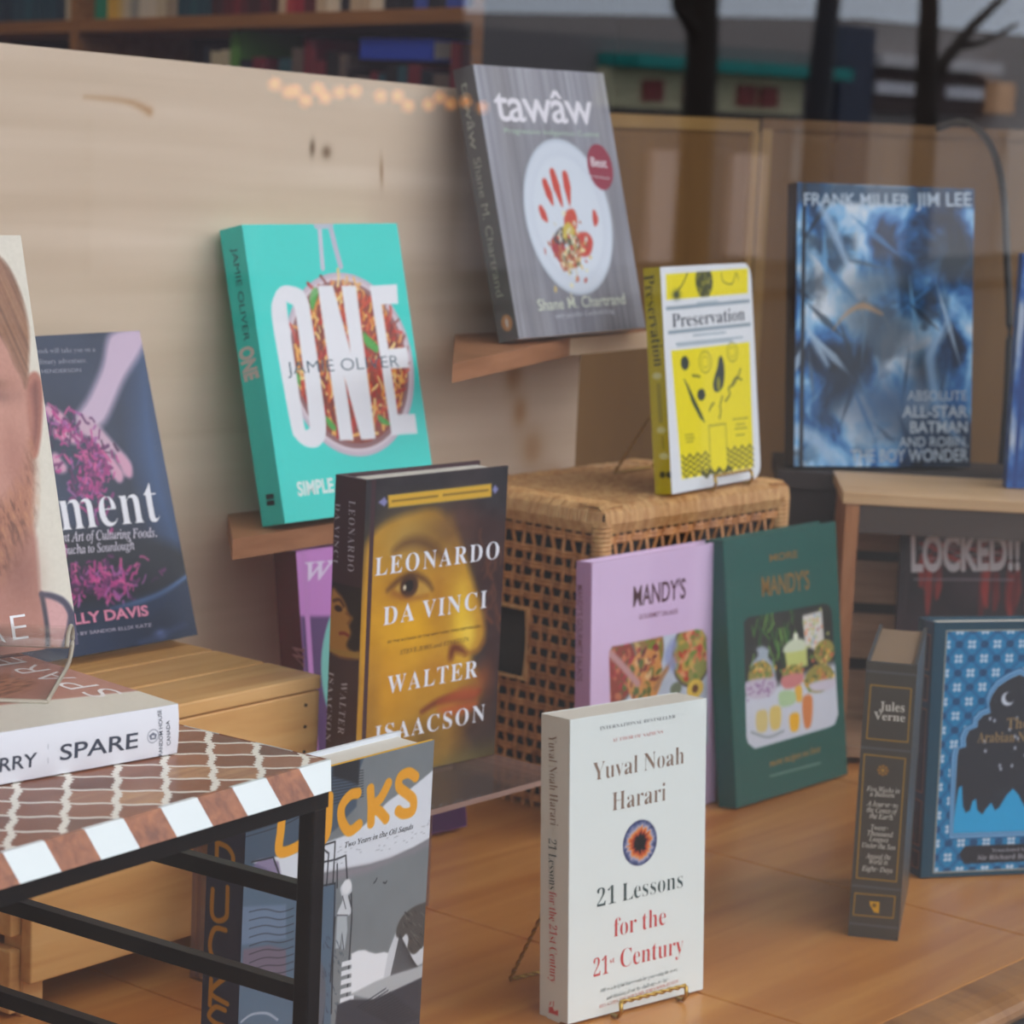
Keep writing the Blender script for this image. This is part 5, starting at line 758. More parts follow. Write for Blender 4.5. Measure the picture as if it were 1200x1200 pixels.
a.poly([(12,188.4),(23.3,187.6),(30.2,183.2),(33.8,171.6),(35.1,165.8),(3.6,172.8),(4.8,183.2)],(120,104,140),1,a=.8)
a.poly([(76.3,239.7),(101.9,235.2),(101.8,218.8),(90.4,223.7),(77,228.6)],(38,38,44),.8)
a.poly([(-11.4,176),(34,168.1),(63.7,159.6),(84.1,157.9),(85.2,135.2),(84,98.9),(86.4,49.9),(-15.3,77.5)],(86,106,126),1)
a.poly([(63.9,155.4),(69.9,155.4),(69.3,133.3),(63.5,130.5)],(40,44,50),.8)
a.poly([(-1.4,161.8),(38.7,154.1),(40,131.8),(-0,137.2)],(108,126,150),1)
a.poly([(2,134.1),(24.7,131.3),(40.4,124.8),(41.7,103.8),(1.2,113.9)],(112,100,116),1)
BK=(34,36,44)
DR=np.array([(-51.2,257.2),(187.1,214.3),(201.7,33.6),(-43.5,98.5)],float)
def dq(*pp): return [tuple((DR[0]*(1-x/1200)+DR[1]*x/1200)*(1-y/1200)+(DR[3]*(1-x/1200)+DR[2]*x/1200)*y/1200) for x,y in pp]
for k in range(11): a.line(dq((240,320-k*22),(420,260-k*20),(560,190-k*16),(790,130-k*12)),.55,BK,.35,True,.9)
for k in range(9): a.line(dq((262,668+k*40),(330,655+k*38),(400,668+k*36),(460,650+k*36)),.55,BK,.35,True,.9)
for pp in ([(6.4,188.2),(25.2,187.2),(33.9,170.2)],[(62.6,176.4),(71.9,185.5),(81.9,185.6),(81.7,158.4)],[(64.2,181.6),(67.7,158.7)],[(68,184.9),(76.3,179.1),(75.7,158.4)],[(62.7,175),(82.7,173.6),(92.7,174.3),(95.6,155.4)],[(84.9,170.3),(85.9,154.7)],[(63.7,159.6),(83.7,158)],[(83.7,158),(85.8,71.4)],[(99.3,151.8),(101.3,131.5),(100.3,77.7)],[(83.5,93.3),(85.2,135.2)],[(62.9,109.7),(73.5,98.6),(78.7,80.4),(77.8,63.6)]): a.line(pp,1.15,BK,.35)
a.line([(2.7,87.7),(11.9,90),(25.4,87.2),(35.4,80.4)],1.6,(160,170,186),.5,True); a.ell(C1([(67.5,83.2)]),12,30,(96,100,110))
for k in range(7):
    y=905+k*43; a.poly(dq((686-k*2,y),(750-k*1.5,y-18),(748-k*1.5,y+6),(684-k*2,y+24)),(226,230,236) if k<6 else (130,130,136),.4)
a.poly([(89,154),(92.9,156.7),(99.1,154.6),(100.1,148.8),(96.6,146.7),(100.3,137.4),(98.5,133.6),(87.2,136.2),(91.6,145),(89.9,149.6)],(206,210,216),.6,True); a.poly([(87.2,135.5),(96.4,134.1),(97.7,123.9),(95.9,111.5),(92.8,112.6),(92.5,123.7),(90.7,113.5),(87,114.4)],(176,184,190),.6); a.ell(C1([(95.1,153.4)]),4.4,4.8,(228,230,234))
for pp in ([(87.2,136.2),(97.1,133.9)],[(91.4,147.9),(95.1,138.6)],[(97.6,146.5),(100.2,138.9)],[(92.6,122.2),(94.9,111.8)]): a.line(pp,.6,BK,.35)
for pp in ([(121.5,150),(123.1,150.8),(124.3,152.6)],[(130.9,148.3),(133.1,147.2),(134.2,148.4)]): a.line(pp,.9,BK,.4)
a.poly([(104.3,79.5),(102.6,107.1),(109.6,107.6),(115.9,106.3),(120.2,104),(126.7,101.3),(135.2,100.4),(141.3,98),(146.5,92.1),(136.8,78.5),(122,77.9)],(232,235,240),.7)
a.poly([(148,114.3),(139.5,99.6),(136,83.1),(145.2,80),(153.8,80.8),(175.4,82.9),(178.4,102.1),(160.3,109.3)],(204,208,214),.8)
a.poly([(183.1,126.1),(174.4,125.1),(163.5,124.6),(152.9,121.2),(147.3,115.2),(146.5,108.9),(151.9,105.4),(156.5,107.5),(159.4,103.6),(159.1,96.4),(166.4,91.4),(176.7,95.1),(185.7,93)],(78,74,72),.8,True)
q=np.random.default_rng(2)
for k in range(26):
    t=k/26.; x0_,y0_=985+t*110,770+t*90; a.line(dq((972+t*70,775+t*130),(922+t*150,985-t*55)),1.0,(52,52,56),.35,a=.85)
for k in range(30):
    x0_,y0_=985+q.random()*120,660+q.random()*190; a.line(dq((x0_,y0_),(x0_+q.uniform(5,22),y0_+q.uniform(8,26))),.8,[(48,46,46),(112,108,104)][k%2],.4,a=.7)
for k in range(40):
    x0_=620+q.random()*520; y0_=430-(x0_-620)*.28+q.uniform(-50,30); a.line(dq((x0_,y0_),(x0_+8,y0_-2)),.5,(150,154,164),.3,a=.8)
for k in range(34):
    x0_,y0_=590+q.random()*95,760+q.random()*400; a.line(dq((x0_,y0_),(x0_+q.uniform(2,14),y0_+q.uniform(4,30))),.6,(52,62,78),.35,a=.7)
a.poly([(103.2,79.5),(128.1,82.2),(142.9,82.5),(175.6,81.4),(180.8,71.2),(154.5,71.1),(126.8,70.1)],(176,180,184),.8)
a.poly([(91.2,75.7),(103.5,76.1),(126.8,70.1),(143.8,70.9),(176.2,73.1),(187.3,73.3),(191.4,21.3),(88.9,49.2)],(54,56,66),.8)
for k in range(16): a.line(dq((760+k*12,1120+k*6),(900+k*12,1030+k*9)),1.0,(36,38,46),.4,a=.7)
OR=(238,164,40)
for pp in ([(32.3,219.3),(31.1,203.3),(30.8,189.9),(44.3,189.1),(53.3,193.4),(54.9,205.4),(46.5,215.2),(32.3,219.3)],[(56.6,216),(56.3,198.3),(60.8,189.9),(68.7,188.2),(74.3,194.7),(74.7,216)],[(101.6,213.3),(94.1,213.3),(86.8,207.5),(87.4,198.3),(94.7,189.9),(104.1,192.2)],[(113.7,213.8),(115.3,202),(115.7,190.9)],[(131.1,214.2),(124.4,205.9),(117,201.7),(124,196.8),(130.3,190.9)],[(158.4,213.5),(151,217.7),(142.8,216.3),(142,210),(151,203.4),(157,198.3),(156.6,191.2),(148.1,190.8),(142.3,193.9)]):
    a.line(pp,7.2,OR,.5,len(pp)>3)
b.art(a)
b.letters('subtitle_lettering',[T('Two Years in the Oil Sands',[(91.1,179.6),(158.2,178.8),(90.5,183.1)],'italic',.004)],(36,38,42))
a=Art(b.t,b.h,(58,62,82),.5)
for pp in ([(7.8,196.3),(8.1,182.9)],[(7.8,196.3),(16.3,195.5),(21.3,191.3),(21.7,185.4)],[(5.7,166.1),(5.8,151.2),(10.7,147.6),(17.7,151.4),(18.3,159.7),(18.1,170.4)],[(17.7,143.3),(9.1,142.2),(5.5,134.8),(5.9,126.7),(11.1,121.9),(18.8,123.5)],[(7.2,109.3),(6.9,92.7)],[(19.6,113.9),(7.2,101),(21.6,97.3)],[(19.8,92.8),(11.7,92.6),(6.5,85.7),(12.2,82.5),(20.4,82),(18.9,75.4),(9.1,71.3)]):
    a.line(pp,3.4,(206,144,50),.5,len(pp)>2)
b.sart(a)
b.letters('spine_author',[T('BEATON',[(3,199.4),(30.8,208.4),(2.7,203.7)],off=.02)],(206,206,214),'spine')

# ------------------------------------------------------------------ fermenting book, wide food book behind
NV=(38,50,76)
b=Book('hardcover_book','navy cookbook with a hand over purple cabbage, leaning on the pine crate',dict(p=(1.2130,1.4750,0.2150),yaw=0.0146,lean=0.3085,w=0.1900,h=0.2500,t=0.0200),NV,groove=.5)
a=Art(b.w,b.h,NV); F_="ferm@2.308,0,260"
a.C=a.C+((fbm(a.X,a.Y,70,60,3,3)-.5)*40)[...,None]*np.array([.7,.9,1.2]); a.poly([(192.4,239),(192.1,126.2),(193,50.2),(163.9,110.6),(166.2,182.7)],(60,92,140),14,True,.8)
a.poly([(45.1,92.9),(119.8,91),(186.4,72.2),(196.2,46.8),(153.2,36.8),(83.4,36.5),(31.6,51.5)],(28,32,46),6,True)
a.poly([(159.1,249.5),(195.4,251.1),(189.2,234.5),(163.1,210.1),(135.7,178.7),(117.2,174.1),(106.2,183.7),(123.7,200.4),(142.8,223.2)],(206,182,206),4,True)
a.poly([(108.8,186.5),(125.8,177.9),(140.9,160.5),(151.5,147.7),(151.9,138.7),(144.3,134.8),(143,145.4),(135.6,154.9),(136.5,142.9),(142,133.5),(135.9,132.5),(127.7,146.6),(118.8,165.1),(106.7,170.4)],(204,170,190),2.5,True)
for pp in ([(79.9,191.3),(89.5,184.8),(96.6,175.5)],[(84.9,173.4),(95.2,169.7),(103.8,166.2)],[(78.2,153.5),(80.4,147.5),(83.8,145.7)],[(133.4,146.1),(138.1,136.8),(138.8,133.2)],[(143.7,148.3),(148.7,141.3),(149.7,135.9)]): a.line(pp,(9,11,8),(214,160,186),2,True)
a.line([(106.7,170.4),(118.1,162.2),(130.4,149.4)],4,(110,60,110),2,True,.7)
q=np.random.default_rng(9)
MG=[(150,50,120),(196,60,140),(110,40,100),(84,34,88),(170,90,160),(214,90,150),(60,30,66)]
for (cxy,sx_,sy_,nn) in ((C1([(94.1,172.8)]),16,14,60),(C1([(117.1,150.4)]),13,13,110),(C1([(103.5,133.8)]),16,13,80),(C1([(112.3,115.4)]),13,15,40),(C1([(91.9,55.9)]),32,11,190),(C1([(116.9,48.6)]),16,7,60)):
    for k in range(nn):
        x,y=cxy[0]+q.normal(0,sx_*.7),cxy[1]+q.normal(0,sy_*.7); an=q.random()*3.1; Lh=q.uniform(1.5,4.5); a.line([(x-Lh*math.cos(an),y-Lh*math.sin(an)),(x,y+q.normal(0,1)),(x+Lh*math.cos(an),y+Lh*math.sin(an))],q.uniform(1.2,3),MG[q.integers(7)],.7,True,.85)
a.line([(105,31.5),(132.4,32.8),(161.3,37.3),(192.6,48.7)],(2,5,5,3),(96,130,180),1.5,True); a.line([(107.8,27.6),(143.3,29.1),(192.3,39.7)],10,(34,50,80),4,True)
a.blob(C1([(151.3,5.7)]),7,4,(110,130,190)); a.line([(128.4,1.4),(149,4.5),(178.4,9.7)],3,(56,70,106),3,True)
b.art(a)
PW=(222,214,230)
b.letters('title_lettering',[T('ment',[(71.2,97.1),(173.5,94.6),(80.3,131.7)],'serif',-.008),T('Fer',[(17.8,99.1),(67.5,97.2),(25.4,128.5)],'serif',-.008)],(240,240,248))
b.letters('subtitle_lettering',[T('The Ancient Art of Culturing Foods,',[(30.9,90.9),(166.4,82.7),(32.6,98.2)],'italic',.002),T('from Kombucha to Sourdough',[(31.3,80.6),(140.7,75.2),(32.9,87.3)],'italic',.002)],PW)
b.letters('author_lettering',[T('HOLLY DAVIS',[(39.1,25.4),(142.3,22.1),(41.1,33.7)],off=.03)],(226,140,170))
b.letters('foreword_line',[T('FOREWORD BY SANDOR ELLIX KATZ',[(30.5,16.9),(143.2,13),(31.2,19.6)],off=.01)],(176,170,190))
b.letters('quote_lettering',[T('This book will take you on a',[(64.8,236.4),(138.8,235),(65.8,240.5)],'serif',-.006),T('culinary adventure.',[(73.8,227.8),(128.2,226.6),(74.8,231.9)],'serif',-.006),T('HENDERSON',[(80.2,220.5),(120.3,219.6),(72.8,223.8)],off=.008)],(150,152,170))

b=Book('hardcover_book','pink and purple cookbook with a maroon spine, standing behind the maroon biography',dict(p=(1.5330,1.4620,0.0050),yaw=-0.0995,lean=0.1520,w=0.1768,h=0.2639,t=0.0303),(196,130,200),spine=(120,44,46),bulge=1,groove=.8)
a=Art(b.w,b.h,(200,130,204)); Wt="wh@4,300,620"
zz=[(0.7,208.2),(21.7,205.9)][0][1]; a.poly([(0,0),(b.w,0),(b.w,zz-6),(40,zz-4),(0,zz)],(92,56,110),2)
c=C1([(46.5,159)]); a.ell((b.w*.56,c[1]-4),80,88,(120,196,188)); a.ell((b.w*.56,c[1]-4),72,80,(150,214,204)); a.ell((b.w*.56,c[1]-4),66,74,(84,120,104))
q=np.random.default_rng(33)
for k in range(300):
    d=66*math.sqrt(q.random()); t=q.random()*6.28; a.ell((b.w*.56+d*math.cos(t),c[1]-4+d*1.1*math.sin(t)),q.uniform(3,9),q.uniform(2,5),[(176,90,70),(130,70,54),(206,150,120),(96,140,80),(206,110,80),(226,200,170),(90,110,60)][q.integers(7)],q.random()*180)
a.poly([(0,0),(b.w,0),(b.w,24),(0,20)],(70,36,78),2); b.art(a)
b.letters('title_lettering',[T('W',[(8.4,238.3),(41.6,237.3),(9.6,252.7)],'italic',.012)],(226,206,236))
a=Art(b.t,b.h,(104,42,50),.6); a.put(np.clip((150-a.Y)/60,0,1),(150,52,44)); b.sart(a)
b.letters('spine_lettering',[T('W',[(19.5,183.4),(17.7,166),(6.3,183)],'italic',.01)],(176,120,126),'spine')

# ------------------------------------------------------------------ portrait memoir, standing and lying copies
def memoir_art(w,h,k):
    """k maps the standing copy's cover millimetres onto this cover"""
    a=Art(w,h,(226,220,206),.6)
    G=lambda p:[(x*k,y*k) for x,y in p]
    SK=(196,140,122)
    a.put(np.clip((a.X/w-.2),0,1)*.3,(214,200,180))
    sh=G([(136.9,33.2),(148.8,28.8),(157.6,20.4),(161,15.7),(160.3,-3.6),(34.9,-3.1),(42.1,42.9)]); a.poly(sh,(212,160,158),2)
    a.poly(G([(51.6,103.5),(119.9,81.6),(133.9,76.2),(140.1,75.7),(141.3,62.8),(138.8,33),(139.6,7.3),(153.7,-2.9),(120.1,-7.4),(35.2,-1.1)]),(182,124,108),2)
    a.poly(G([(148.4,29.5),(153.7,27.7),(158.1,20.3),(166.2,17.3),(163.5,-6.2),(147.1,-4.2),(154.1,5.7),(156.6,17.2),(153.7,24.6)]),(66,62,92),1.2)
    a.line(G([(139.6,31.3),(140.2,20.1),(139.9,9.4),(138.2,-1)]),(3,3,3,3),(54,50,66),1,True); a.line(G([(139.6,31.3),(146.4,29.7),(153.9,25.5),(157.4,19.1),(155.9,11.9),(151.7,3.8),(147.2,-3.2)]),(3,3.5,4,4,4,3,3),(60,56,80),1,True)
    face=G([(95.1,184.5),(123.5,194.4),(142.3,187.4),(150.5,176.3),(150.4,156.9),(149.5,139.6),(146.3,113.9),(144.9,96.8),(140.4,75.7),(134.7,65.5),(124.8,51.5),(113.4,42),(97.6,35.1),(81,36.8),(68.6,48.4),(59.6,65.8),(57,90.7),(61.7,123.4),(66.4,150.1),(73.5,168.5)])
    a.poly(face,SK,2,True)
    a.poly(G([(149.1,152.6),(152.7,158.5),(157.4,159.6),(160.1,154.3),(159.3,143.5),(155.5,126.3),(151.3,113.6),(148.1,109.5),(145.3,111.4),(146.4,126.9)]),(176,110,92),1.2,True); a.poly(G([(152.3,150.3),(156.6,154.5),(157.2,145.8),(153.8,128.6),(149.4,115.9),(148,118.1),(151.1,130.9),(151.9,141.7)]),(132,76,66),2,True)
    a.poly(G([(67.8,150),(69.9,160.3),(64.4,162.6),(60.4,156.6),(57,131.9),(59,115.3),(62.6,117.1)]),(176,110,92),1.2,True)
    hair=G([(64.7,139.8),(65.4,164.7),(70.4,193.6),(83.1,214.3),(99.4,226.7),(119.9,232.9),(139.2,229.8),(148,221.9),(153.4,208.8),(155.8,195.7),(156.2,182.7),(154,169.7),(150.5,154.7),(147.8,150.5),(146.8,157),(143.4,163.6),(140.2,174.5),(134.1,183.3),(122.8,190.1),(103.5,191.7),(87.9,184.7),(75.8,168.4),(69.3,154.1)])
    a.poly(hair,(150,104,76),1.5,True)
    hm=a.pm(spl(hair,5,True),1.5); nn=fbm(a.X+a.Y*.35,a.Y*.25,3.2*k,30*k,41,3); a.put(hm*np.clip((nn-.45)*3,0,.7),(104,68,52)); a.put(hm*np.clip((.42-nn)*3,0,.6),(190,144,108))
    beard=G([(147,118.2),(145.4,96.8),(140.9,75.7),(134,64.5),(124.7,50.4),(113.2,40.9),(97.4,34.1),(80.8,35.8),(68.4,47.4),(59.6,65.8),(57.5,90.7),(62.9,119.2),(64.8,98.4),(72.4,87.5),(85.9,82.2),(97.4,79.2),(109.8,80.3),(123,85.6),(135,97.5),(142.5,109.9)])
    bm_=a.pm(spl(beard,5,True),5); n3=fbm(a.X+a.Y*.2,a.Y,2.2*k,7*k,51,4); a.put(bm_*.75,(168,104,72)); a.put(bm_*np.clip((n3-.5)*4,0,.8),(104,62,46)); a.put(bm_*np.clip((.42-n3)*4,0,.7),(208,146,100))
    for pp,rx,ry,cl,al in ((G([(133.8,136.1)]),12*k,30*k,(206,150,132),.7),(G([(133.1,146.9)]),12*k,5*k,(120,80,72),.7),(G([(129.7,153.5)]),12*k,4*k,(130,86,66),.8),(G([(134.6,110.4)]),10*k,26*k,(170,110,94),.7),(G([(138.8,150.9)]),10*k,14*k,(186,128,110),.7),(G([(126.6,47)]),16*k,24*k,(140,88,74),.7)): a.blob(pp[0],rx,ry,cl,0,al)
    for s_,ex in ((1,-20),(-1,-170)):
        e=G([(117.1,143.4)])[0] if s_>0 else G([(88.7,144.8)])[0]; a.ell(e,9*k,3.6*k,(226,214,206)); a.ell(e,3.6*k,3.6*k,(84,104,120)); a.ell(e,1.7*k,1.7*k,(24,22,24)); a.line([(e[0]-10*k,e[1]),(e[0],e[1]+4.4*k),(e[0]+10*k,e[1])],1.6*k,(110,70,60),1,True); a.line([(e[0]-12*k,e[1]+11*k),(e[0],e[1]+14*k),(e[0]+12*k,e[1]+10*k)],4*k,(140,94,70),1.5,True,.8)
    nz=G([(100.9,108.4)])[0]; a.blob(nz,11*k,8*k,(206,140,124)); a.line([(nz[0]-9*k,nz[1]-4*k),(nz[0],nz[1]-7*k),(nz[0]+9*k,nz[1]-4*k)],2*k,(130,76,66),1.5,True)
    mo_=G([(96.6,81.4)])[0]; a.line([(mo_[0]-18*k,mo_[1]),(mo_[0],mo_[1]-1*k),(mo_[0]+18*k,mo_[1]+1*k)],4*k,(176,96,90),1.5,True)
    a.C+=((fbm(a.X,a.Y,1.6*k,1.6*k,61,2)-.5)*10)[...,None]
    return a
b=Book('hardcover_book','portrait memoir standing upright on the clear easel, showing half a bearded face',dict(p=(0.8040,1.1280,0.3280),yaw=-0.0907,lean=0.2732,w=0.1600,h=0.2400,t=0.0380),(60,52,60),spine=(236,238,244),groove=.4)
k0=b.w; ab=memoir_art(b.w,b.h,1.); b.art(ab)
b.letters('title_lettering',[T('S',[(58.1,5.9),(67.5,6.1),(60.5,21.3)],off=-.012),T('P',[(72.3,6.3),(81.3,6.5),(74.7,21.7)],off=-.012),T('A',[(85.7,6.8),(97.3,6.7),(88.2,22.3)],off=-.012),T('R',[(101.7,6.8),(111.5,6.9),(104.3,22.7)],off=-.012),T('E',[(116.3,7.2),(126.8,7.3),(118.8,22.6)],off=-.012)],(246,244,248))
FP=Vector((0.9110,0.9730,0.3270)); th=R(-3)
u_=Vector((0.0438,0.9990,0)); v_=Vector((-0.9990,0.0438,0)); rot=Matrix.Rotation(th,3,'Z'); u_=rot@u_; v_=rot@v_
lie=Matrix(((u_.x,0,v_.x,FP.x),(u_.y,0,v_.y,FP.y),(0,-1,0,FP.z),(0,0,0,1)))
b=Book('hardcover_book','white-spined memoir lying flat on the inlaid side table',dict(p=(0,0,0),w=.163,h=.242,t=.0266),(38,46,56),spine=(238,240,248),groove=0,bulge=1.2,lie=lie,edge=None)
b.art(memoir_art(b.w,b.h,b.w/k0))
# cover title, reading along the cover's foot
cw=b.w
xs=[.13,.29,.44,.60,.76]
b.letters('title_lettering',[T(ch,[(cw*x0_-1.5,9.5),(cw*x1_+1.5,9.5),(cw*x0_,30)],off=-.012) for ch,x0_,x1_ in (('S',.215,.295),('P',.355,.435),('A',.485,.585),('R',.635,.715),('E',.775,.85))],(246,240,240))
b.letters('spine_title',[T('SPARE',[(7.4,75.3),(7.1,26.6),(16,75.5)],off=.012),T('HARRY',[(7,128.9),(6.6,89.1),(14.5,129)],off=.012)],(58,66,84),'spine')
b.letters('spine_publisher',[T('RANDOM HOUSE',[(0.2,10),(25.2,11.5),(0.5,12.6)],off=.004),T('CANADA',[(5.4,5.2),(18.9,6.5),(5.6,7.7)],off=.004)],(58,66,84),'spine')
cc=C1([(11.8,16.9)]); a=Art(10,12,(238,240,248),.3,cc[0]-5,cc[1]-6)
a=Art(b.t,b.h-1.6,(238,240,248),.35,0,1.6)
a.put(a.em(cc,3.7,3.7,0,.3)*(1-a.em(cc,3.3,3.3,0,.3)),(120,128,146)); a.poly([(cc[0]-1.8,cc[1]-2),(cc[0]-1.8,cc[1]+1.6),(cc[0]+.6,cc[1]+2.6),(cc[0]+2,cc[1]),(cc[0]+.6,cc[1]-2.4)],(110,118,136),.3); a.poly([(cc[0]-1,cc[1]-1),(cc[0]-1,cc[1]+.8),(cc[0]+.4,cc[1]+.8),(cc[0]+.4,cc[1]-1)],(232,235,242),.3)
b.sart(a)
l0=[(17.3,82.6),(6.9,82.4)]; a=Art(6,18,(238,240,248),.3,min(l0[0][0],l0[1][0])-1,l0[0][1]-9)
mbx=MB(); vv=b.ms(np.array([l0[0][0],l0[1][0],l0[1][0],l0[0][0]]),np.array([l0[0][1]-.25,l0[1][1]-.25,l0[1][1]+.25,l0[0][1]+.25]),.3)/1000; mbx.add(vv,[(0,1,2,3)]); mbx.build('spine_rule',mat('grey_rule',(190,194,204),.5),b.e)

# ------------------------------------------------------------------ leather-look omnibus with gilt spine
VS=dict(p=(1.7160,1.0450,-0.0000),yaw=-1.0801,lean=0.0028,w=0.0400,h=0.2257,t=0.1600); vy=VS['yaw']; tau=VS['lean']
ux,uy=math.cos(vy),math.sin(vy)
p=Vector(VS['p'])+Vector((ux,uy,0))*VS['w']
OV=(78,73,65)
b=Book('hardcover_book','dark grey omnibus with gilt frames on its spine, spine towards the window',dict(p=p,yaw=vy+math.pi/2,lean=0,w=.158,h=VS['h'],t=VS['w']),OV,rough=.35,pages=mat('brown_page_edges',(150,124,98),.6))
G_="verne@3,970,720"
a=Art(b.t,b.h,OV,.35); GD=(176,134,48)
def frame_(pp,wd,c=GD): a.line(list(pp)+[pp[0]],wd,c,.35)
frame_([(4.6,207),(36.4,206.7),(36.6,163.4),(4.3,163.5)],1.1); frame_([(3.4,150.4),(35.7,149.9),(35.5,48.9),(3.9,48.7)],1.1); frame_([(3.6,35.9),(35.3,36.6),(35,18.6),(3.3,17.9)],1.0)
c=C1([(18.8,138.7)]); a.ell(c,4.2,4.2,(150,104,44)); a.ell(c,2.6,2.6,OV); a.ell(c,1.4,1.4,(206,150,60))
for k in range(8): a.line([(c[0]+2*math.cos(k*.785),c[1]+2*math.sin(k*.785)),(c[0]+4.4*math.cos(k*.785),c[1]+4.4*math.sin(k*.785))],.6,(190,140,56),.3)
c=C1([(19,26.3)]); a.poly([(c[0]-3.6,c[1]+4.4),(c[0]+4.4,c[1]+4.4),(c[0]+4.6,c[1]-5),(c[0]+.6,c[1]-4.6),(c[0]-3,c[1]+1)],(222,168,40),.5); a.ell((c[0]+.4,c[1]+1.2),1.6,1.6,(120,90,30))
for pp in ([(14.2,218)],[(18.5,156)],[(22,42.2)],[(19.7,10.7)]):
    a.line([(0,pp[0][1]),(b.t,pp[0][1])],1.6,(96,98,98),.8)
b.sart(a)
CR=(214,210,198)
b.letters('author_lettering',[T('Jules',[(12.5,187),(32.4,187.5),(12,194.3)],'serif',.004),T('Verne',[(8.6,179.6),(33.4,179.7),(8.1,185.8)],'serif',.004)],CR,'spine')
b.letters('contents_lettering',[T('Five Weeks in',[(7,120.9),(33.3,121.3),(6.8,124.8)],'italic',.006),
  T('a Balloon',[(10,117),(29.3,117.4),(9.7,120.9)],'italic',.006),
  T('A Journey to',[(7.9,108.8),(32.6,109.3),(7.6,112.8)],'italic',.006),
  T('the Center of',[(8.2,103.7),(32.5,104.2),(8,107.7)],'italic',.006),
  T('the Earth',[(10.8,98.8),(29.3,99.1),(10.5,102.8)],'italic',.006),
  T('Twenty',[(12.4,89.6),(25.9,89.9),(12.1,93.6)],'italic',.006),
  T('Thousand',[(10,84.7),(30.3,85),(9.7,88.6)],'italic',.006),
  T('Leagues',[(11.7,80.2),(27,80.4),(11.4,84.1)],'italic',.006),
  T('Under the Sea',[(6.6,74.5),(32.8,74.9),(6.4,78.4)],'italic',.006),
  T('Around the',[(9.9,65.9),(29.8,66.4),(9.7,69.8)],'italic',.006),
  T('World in',[(13,61.5),(27.8,61.9),(12.7,65.5)],'italic',.006),
  T('Eighty Days',[(7.5,55.2),(31.9,55.8),(7.2,59.2)],'italic',.006)],CR,'spine')
# ------------------------------------------------------------------ dark comic in the box, blue book at the edge of the frame
cr=Vector((2.176,1.361,0)); ca=R(-53.5); CX=Vector((math.cos(ca),math.sin(ca),0)); CY=Vector((-math.sin(ca),math.cos(ca),0))
lp=cr+CX*.066+CY*.075+Vector((0,0,.0255))
DB=(54,42,48)
b=Book('hardcover_book','dark brown comic with dripping white and red title, inside the open wooden box',dict(p=lp,yaw=ca,lean=.05,w=.131,h=.226,t=.022),DB,groove=.4)
a=Art(b.w,b.h,(52,42,48),.7); w,h=b.w,b.h
a.C+=((fbm(a.X,a.Y,40,50,13,4)-.5)*40)[...,None]*np.array([1.3,.8,.9])
q=np.random.default_rng(44)
for k in range(16):
    x=q.uniform(8,w-8); y=h-q.uniform(40,64); L_=q.uniform(12,60); a.line([(x,y),(x+q.normal(0,1),y-L_*.6),(x,y-L_)],(5,8,3),[(196,60,52),(150,44,44),(110,36,40)][k%3],1.5,True,.75)
for k in range(40): a.line([(q.uniform(14,w-10),h-38+q.uniform(-20,12)),(q.uniform(14,w-10),h-38+q.uniform(-20,12))],q.uniform(.8,2.2),[(196,60,56),(214,206,206)][q.integers(2)],.8,a=.6)
a.line([(16,h-71),(w-14,h-66)],2.4,(150,140,146),.7,a=.7)
b.art(a)
b.letters('title_lettering',[T('LOCKED!!',[(12,h-62),(w-8,h-54),(12,h-24)],off=.035)],(226,224,228))
bp=cr+CX*.098+CY*.03+Vector((0,0,.2925))
b=Book('hardcover_book','blue-spined hardcover at the right edge, standing on the open wooden box',dict(p=Vector((2.344,1.275,0.281)),yaw=ca+.05,lean=.03,w=.15,h=.24,t=.022),(38,76,148),groove=.5,spine=(30,66,140))
a=Art(b.w,b.h,(44,88,164),.8); a.C=ramp(fbm(a.X,a.Y,30,50,8,4),[(.3,(24,52,110)),(.55,(60,110,190)),(.75,(190,206,230))]); b.art(a)
a=Art(b.t,b.h,(34,70,146),.5)
for k in range(7): a.blob((b.t*.55,30+k*30),5,9,(170,196,226),0,.6)
b.sart(a)

# ------------------------------------------------------------------ inlaid side table
A_=Vector((0.965,0.912,0.3)); B_=Vector((0.728,0.893,0.3)); td=(A_-B_).normalized(); tyaw=math.atan2(td.y,td.x)
tb_=empty('side_table',(A_.x,A_.y,0),(0,0,tyaw),'side table with brown and white inlaid lattice top on a dark metal frame','side table')
TL=.42; TD=.262; TZ=.2995
INL=mat('inlaid_lattice',(140,84,56),.35,spec=.35)
t=N(INL,'ShaderNodeTexCoord'); sp=N(INL,'ShaderNodeSeparateXYZ'); Lk(INL,t.outputs['Object'],sp.inputs[0])
def M(op,a,b=None,c=None):
    n=N(INL,'ShaderNodeMath'); n.operation=op
    for i,x in enumerate((a,b,c)):
        if x is None: continue
        if isinstance(x,(int,float)): n.inputs[i].default_value=x
        else: Lk(INL,x,n.inputs[i])
    return n.outputs[0]
X,Y=sp.outputs[0],sp.outputs[1]
pu=M('ADD',M('MULTIPLY',M('ADD',M('MULTIPLY',X,.69),M('MULTIPLY',Y,-.72)),1/.0245),5.56)
pv=M('ADD',M('MULTIPLY',M('ADD',M('MULTIPLY',X,.76),M('MULTIPLY',Y,.65)),1/.0250),3.72)
TP=6.28318
nz_=N(INL,'ShaderNodeTexNoise'); nz_.inputs['Scale'].default_value=260; Lk(INL,t.outputs['Object'],nz_.inputs['Vector'])
wobble=M('ADD',M('MULTIPLY',M('SUBTRACT',nz_.outputs['Fac'],.5),.08),M('MULTIPLY',M('SINE',M('MULTIPLY',pv,TP*5)),.022))
